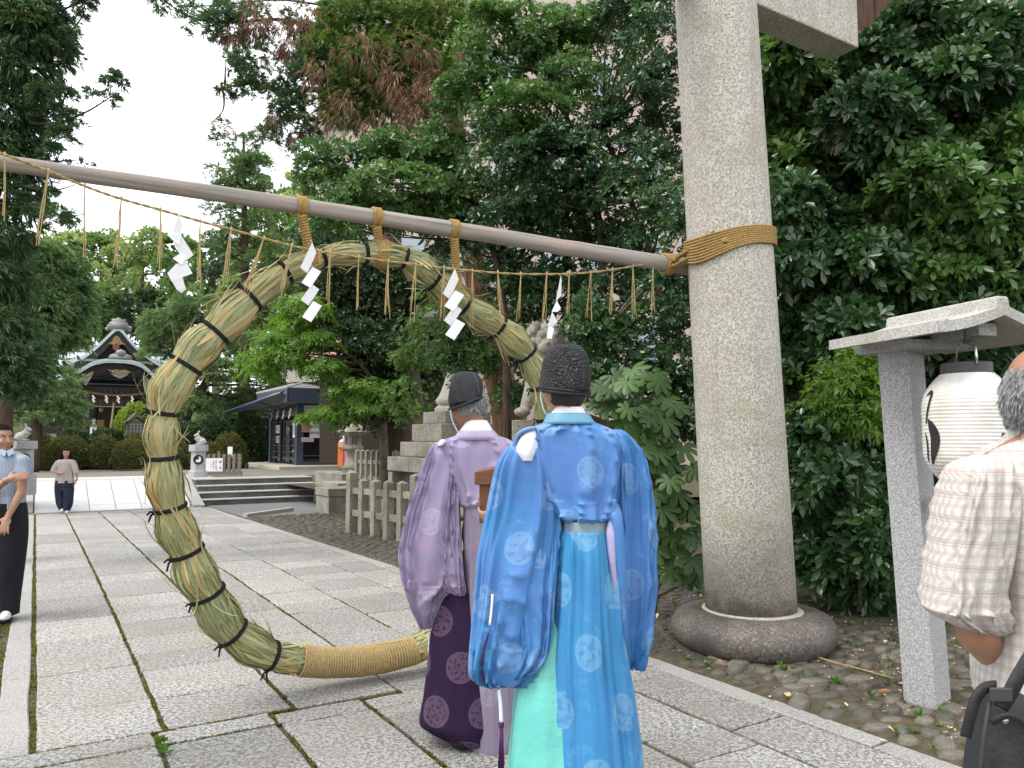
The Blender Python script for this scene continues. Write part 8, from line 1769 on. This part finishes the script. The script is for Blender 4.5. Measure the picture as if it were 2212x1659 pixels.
# bushes below, between fence and pillar
BS = [('leafy bush in front of the leaning trunk, beside the tall stone lantern', [(985, 690, 40, 40), (1010, 740, 40, 40), (960, 770, 20, 16), (1005, 800, 40, 20), (1040, 770, 24, 30), (1110, 850, 30, 24), (1100, 770, 20, 30), (1130, 700, 36, 50), (1110, 640, 40, 40), (1140, 800, 24, 30)], 10.3, gloss_m, .05),
      ('dark glossy bush between the black crinkled hat and the pillar', [(1320, 740, 60, 70), (1400, 720, 60, 80), (1290, 820, 40, 50), (1440, 640, 40, 80), (1360, 830, 60, 50), (1430, 820, 50, 70), (1270, 690, 40, 50), (1450, 930, 40, 60), (1400, 920, 50, 50), (1475, 740, 30, 80), (1480, 850, 30, 60), (1465, 600, 34, 80), (1460, 470, 30, 70)], 7.4, gloss_dk, .055)]
for lab, lb, Y, m, L in BS:
    lobes = [E_(u, v, ru, rv, Y, .4) for u, v, ru, rv in lb]; p = Vector((lobes[0][0], Y + .2, .1))
    tree('evergreen_bush', lab, 'bush', p, m, lobes, 130, .2, 26, (7, L, L * .42), bark='bark_grey', rad=(.05, .02), nl=26, lr_=.014, kw=WH, pk=dict(shell=.1, up=.55, facing=-.6))
# the tall evergreen hedge of separate shrubs at right
HG = [('pittosporum shrub with bright leaves immediately right of the pillar top', 1700, 130, 80, [(1690, 140, 60, 60), (1680, 260, 56, 60), (1740, 200, 50, 50), (1700, 340, 56, 40), (1660, 60, 40, 60)], gloss_m, 7.6),
      ('pittosporum shrub in the top right corner with long pale sprays', 2050, 150, 80, [(1980, 60, 120, 60), (2130, 70, 100, 70), (1900, 130, 90, 40), (2060, 160, 110, 40), (2180, 180, 70, 60), (1980, 200, 100, 40), (1860, 230, 70, 40), (2080, 260, 110, 40), (1940, 290, 90, 30)], gloss_dk, 7.2),
      ('dark evergreen shrub right of the rope bound part of the pillar', 1730, 450, 90, [(1700, 440, 60, 60), (1770, 400, 70, 50), (1710, 540, 60, 60), (1800, 500, 80, 60), (1880, 400, 90, 50), (1750, 620, 80, 60), (1860, 560, 80, 50)], gloss_dk, 7.4),
      ('evergreen shrub at the right edge with a band of pale leaves above the stone roof', 2100, 430, 90, [(2000, 380, 100, 44), (2120, 360, 90, 50), (2190, 300, 60, 50), (1980, 470, 110, 50), (2110, 450, 110, 44), (2190, 520, 60, 70), (2040, 560, 110, 50), (1940, 600, 80, 40), (2140, 600, 80, 50)], gloss_m, 7.0),
      ('dark evergreen shrub behind the stone lantern post', 1850, 700, 80, [(1740, 710, 70, 50), (1830, 690, 70, 50), (1720, 800, 60, 50), (1900, 650, 50, 40), (2060, 690, 90, 60), (2170, 690, 60, 60), (2110, 800, 90, 70), (2180, 900, 60, 80)], gloss_dk, 7.3),
      ('glossy evergreen shrub low down between the pillar and the stone lantern post', 1780, 1100, 80, [(1760, 1010, 60, 50), (1860, 1040, 60, 60), (1730, 930, 40, 40), (1800, 1110, 70, 50), (1880, 1150, 50, 60), (1770, 1190, 50, 40), (1860, 1240, 60, 50), (1900, 960, 40, 50), (2060, 1100, 90, 100), (2080, 1280, 80, 60)], gloss_dk, 6.9)]
for lab, tu, tv, r_, lb, m, Y in HG:
    lobes = [E_(u, v, ru, rv, Y + R.uniform(-.35, .45), .4) for u, v, ru, rv in lb]; p = P(tu, 1200, Y + .5); p.z = .08
    tree('pittosporum', lab, 'bush', p, m, lobes, 42 * len(lb) // 2, .22, 24, (7, .098, .038), bark='bark_grey', trunk=[p, P(tu - 20, max(tv + 150, 800), Y + .5), P(tu, tv + 40, Y + .35)], rad=(.05, .02), nl=60, lr_=.014, kw=dict(WH, spread=(.6, 1.3), lvar=.5), pk=dict(shell=.1, up=.5, facing=-.5, flat=.3), group='evergreen shrubs right of the pillar')
Y = 6.6; lb = [(1850, 770, 40, 30), (1810, 820, 50, 34), (1870, 840, 40, 40), (1790, 870, 36, 24), (1850, 900, 40, 24), (1885, 790, 24, 40)]
p = P(1855, 1200, Y); p.z = .06
tree('nandina', 'bright green nandina with lance leaves left of the stone lantern post', 'bush', p, nand_m, [E_(u, v, ru, rv, Y, .3) for u, v, ru, rv in lb], 75, .16, 22, (5, .062, .019), bark='bark_grey', trunk=[p, P(1850, 1000, Y), P(1848, 840, Y)], rad=(.016, .008), nl=20, lr_=.006, kw=dict(spread=(.5, 1.2), fold=.1, droop=.45, tvar=.2), pk=dict(shell=.1, up=.6, facing=-.5))
# fatsia: every big palmate leaf an object
fat_m = leafmat('fatsia', (0.02, 0.052, 0.016), (0.075, 0.14, 0.035), rough=.45, spec=.35, trans=.15)
def fatsia_mesh(var):
    mb = MB(); n = 8; vs_ = [(0, 0, 0)]; fs = []; tint = []
    def rim(a):
        k = 7; x = (a + PI * .86) / (PI * 1.72) * k; f = x - math.floor(x); lob = math.sin(PI * f) ** .55
        return (.36 + .64 * lob * (.72 + .28 * math.cos(a * .55))) * (1 + .04 * math.sin(a * 9 + var))
    N = 57
    for rr, h in ((.5, .04), (1.0, -.02)):
        for i in range(N):
            a = -PI * .86 + PI * 1.72 * i / (N - 1); r = rim(a) * rr if rr == 1 else min(rim(a), .5) * 1.0 * .85
            x = (a + PI * .86) / (PI * 1.72) * 7; f = x - math.floor(x); rib = abs(f - .5)
            vs_.append((math.sin(a) * r, math.cos(a) * r, h * (1 - rib) - .18 * r * r - .03 * rib))
    for i in range(N - 1): fs.append((0, 1 + i, 2 + i)); fs.append((1 + i, 1 + N + i, 2 + N + i, 2 + i))
    mb.add(vs_, fs); me = mb.mesh('leaf', True, False); at = me.attributes.new('tint', 'FLOAT', 'POINT')
    at.data.foreach_set('value', [min(1, max(0, .35 + .15 * var + R.gauss(0, .03))) for _ in vs_]); me.materials.append(fat_m); return me
FM = [fatsia_mesh(i) for i in range(4)]
Y = 6.4; fp = P(1400, 1290, Y); fp.z = .03
fa = thing('fatsia', 'fatsia bush with large hand shaped leaves between blue robe and pillar', 'bush', fp)
stems = MB(); lpos = []
CL_ = [(1330, 880, 55, 40, 10), (1400, 880, 55, 40, 8), (1330, 940, 60, 36, 9), (1440, 900, 40, 40, 5), (1400, 960, 60, 50, 8), (1460, 990, 46, 50, 6), (1420, 1050, 56, 44, 6), (1450, 1120, 40, 40, 6), (1430, 1180, 40, 34, 5), (1480, 1230, 34, 36, 7), (1465, 1080, 30, 30, 4), (1350, 1010, 40, 30, 5), (1390, 810, 50, 30, 6), (1310, 830, 40, 24, 5), (1500, 1160, 26, 40, 4)]
for u, v, ru, rv, n in CL_:
    hub = P(u, v + 30, Y + .25); stems.tube([fp + Vector((R.uniform(-.1, .1), .2, 0)), fp.lerp(hub, .6) + Vector((R.uniform(-.08, .08), .1, 0)), hub], [.014, .011, .008], 6)
    for k in range(n): 
        a = R.uniform(0, 2 * PI); r = math.sqrt(R.random()); lpos.append((P(u + ru * r * math.cos(a), v + rv * r * math.sin(a), Y + R.uniform(-.25, .25) + .25 * max(0, math.sin(-a))), hub))
stems.obj('stem', mat['bark_grey'], fa, smooth=True); pet = MB()
for p, hub in lpos:
    o = bpy.data.objects.new('leaf', FM[R.randrange(4)]); COL.objects.link(o); o.parent = fa
    out = (p - hub); out.y -= .12; out.normalize(); nrm = (EZ * .75 + Vector((0, -.55, 0)) + out * .35 + Vector((R.gauss(0, .25), R.gauss(0, .2), R.gauss(0, .15)))).normalized()
    y = (out - nrm * out.dot(nrm) - EZ * .25); y = (y - nrm * y.dot(nrm)).normalized(); x = y.cross(nrm); s = R.uniform(.10, .175)
    m3 = Matrix((x * s, y * s, nrm * s)).transposed().to_4x4(); m3.translation = p - fp; o.matrix_local = m3
    pet.tube([hub, hub.lerp(p, .5) + EZ * .02, p], [.004, .0035, .003], 4)
po = pet.obj('leaf_stalk', mat['twig'], fa, smooth=True); po['kind'] = 'stuff'
for u0, u1, v0, v1, Y, lab in ((505, 590, 880, 1010, 36, 'broad dark shrub behind the kiosk awning'), (560, 640, 860, 1005, 40, 'dark shrub between the kiosk door and the pine'), (420, 520, 870, 990, 38, 'wide dark shrub behind the small wooden fence'), (300, 400, 870, 960, 42, 'dark shrub at the right foot of the shrine hall')):
    dome('dark_shrub', lab, 'shrub', u0, u1, v0, v1, Y, dk_m if u0 % 2 else mid_m, 'dark shrubs before the wood', L=.14, dens=.8)
# ---------------------------------------------------------------- litter and weeds
lit = leafmat('litter', (0.72, 0.64, 0.36), (0.52, 0.36, 0.14), (0.42, 0.15, 0.06), rough=.7, spec=.2, trans=.1, f3=.8)
c, d = [], []
for k in range(900):
    a, b = R.uniform(.4, 8), 3.72 + R.random() ** .8 * 2.6
    if (W(a, b) - TOR).length < .6: continue
    c.append(W(a, b, R.uniform(.018, .026))); d.append((R.gauss(0, .15), R.gauss(0, .15), 1))
for k in range(170): c.append(W(R.uniform(1, 12), 3.7 - 3.4 * R.random() ** 2.2, .003)); d.append((0, 0, 1))
o = link('fallen_blossom', leafmesh('fallen_blossom', np.array([tuple(p) for p in c]), unit(np.array(d)), 3, .014, .007, (1.2, 1.5), tvar=.3, tint=RNG.uniform(0, 1, len(c)) ** 2.2), lit); o['kind'] = 'stuff'
c, d = [], []
for k in range(110): c.append(W(R.uniform(.4, 9), 3.72 + R.random() * 2.8, .024)); d.append((R.gauss(0, .3), R.gauss(0, .3), 1))
o = link('fallen_leaves', leafmesh('fallen_leaves', np.array([tuple(p) for p in c]), unit(np.array(d)), 1, .05, .024, (1.1, 1.5), tvar=.4, six=True, tint=RNG.uniform(.4, 1, len(c))), lit); o['kind'] = 'stuff'
weed_m = leafmat('weed', (0.06, 0.14, 0.02), (0.12, 0.22, 0.04), rough=.5, spec=.4, trans=.3)
c, d = [], []
for k in range(150): a, b = R.uniform(.6, 6), 3.72 + R.random() * 2.2; c.append(W(a, b, .008)); d.append((R.gauss(0, .4), R.gauss(0, .4), 1))
for i in range(26): p = pts[0] if False else W(R.uniform(9, 12.6), R.uniform(4.3, 4.6)); c.append(Vector((p.x, p.y, zg(ab(p)[0])))); d.append((R.gauss(0, .3), R.gauss(0, .3), 1))
for u, v in ((1985, 1553), (718, 1055), (346, 1608), (352, 1628), (1810, 1480)):
    for q in range(4): p = G(u + R.uniform(-6, 6), v + R.uniform(-4, 4)); c.append(p + EZ * .01); d.append((R.gauss(0, .4), R.gauss(0, .4), 1))
o = link('weeds', leafmesh('weeds', np.array([tuple(p) for p in c]), unit(np.array(d)), 6, .038, .016, (.3, 1.2), tvar=.3), weed_m); o['kind'] = 'stuff'
st_ = thing('fallen_twig', 'thin pale twig lying between the pillar base and the stone lantern post', 'twig', G(1870, 1455)); mb = MB()
mb.tube([G(1758, 1427) + EZ * .03, G(1800, 1442) + EZ * .035, G(1860, 1456) + EZ * .03, G(1930, 1478) + EZ * .035], [.007, .006, .005, .004], 6); mb.obj('twig', mat['rope_pale'], st_, smooth=True)
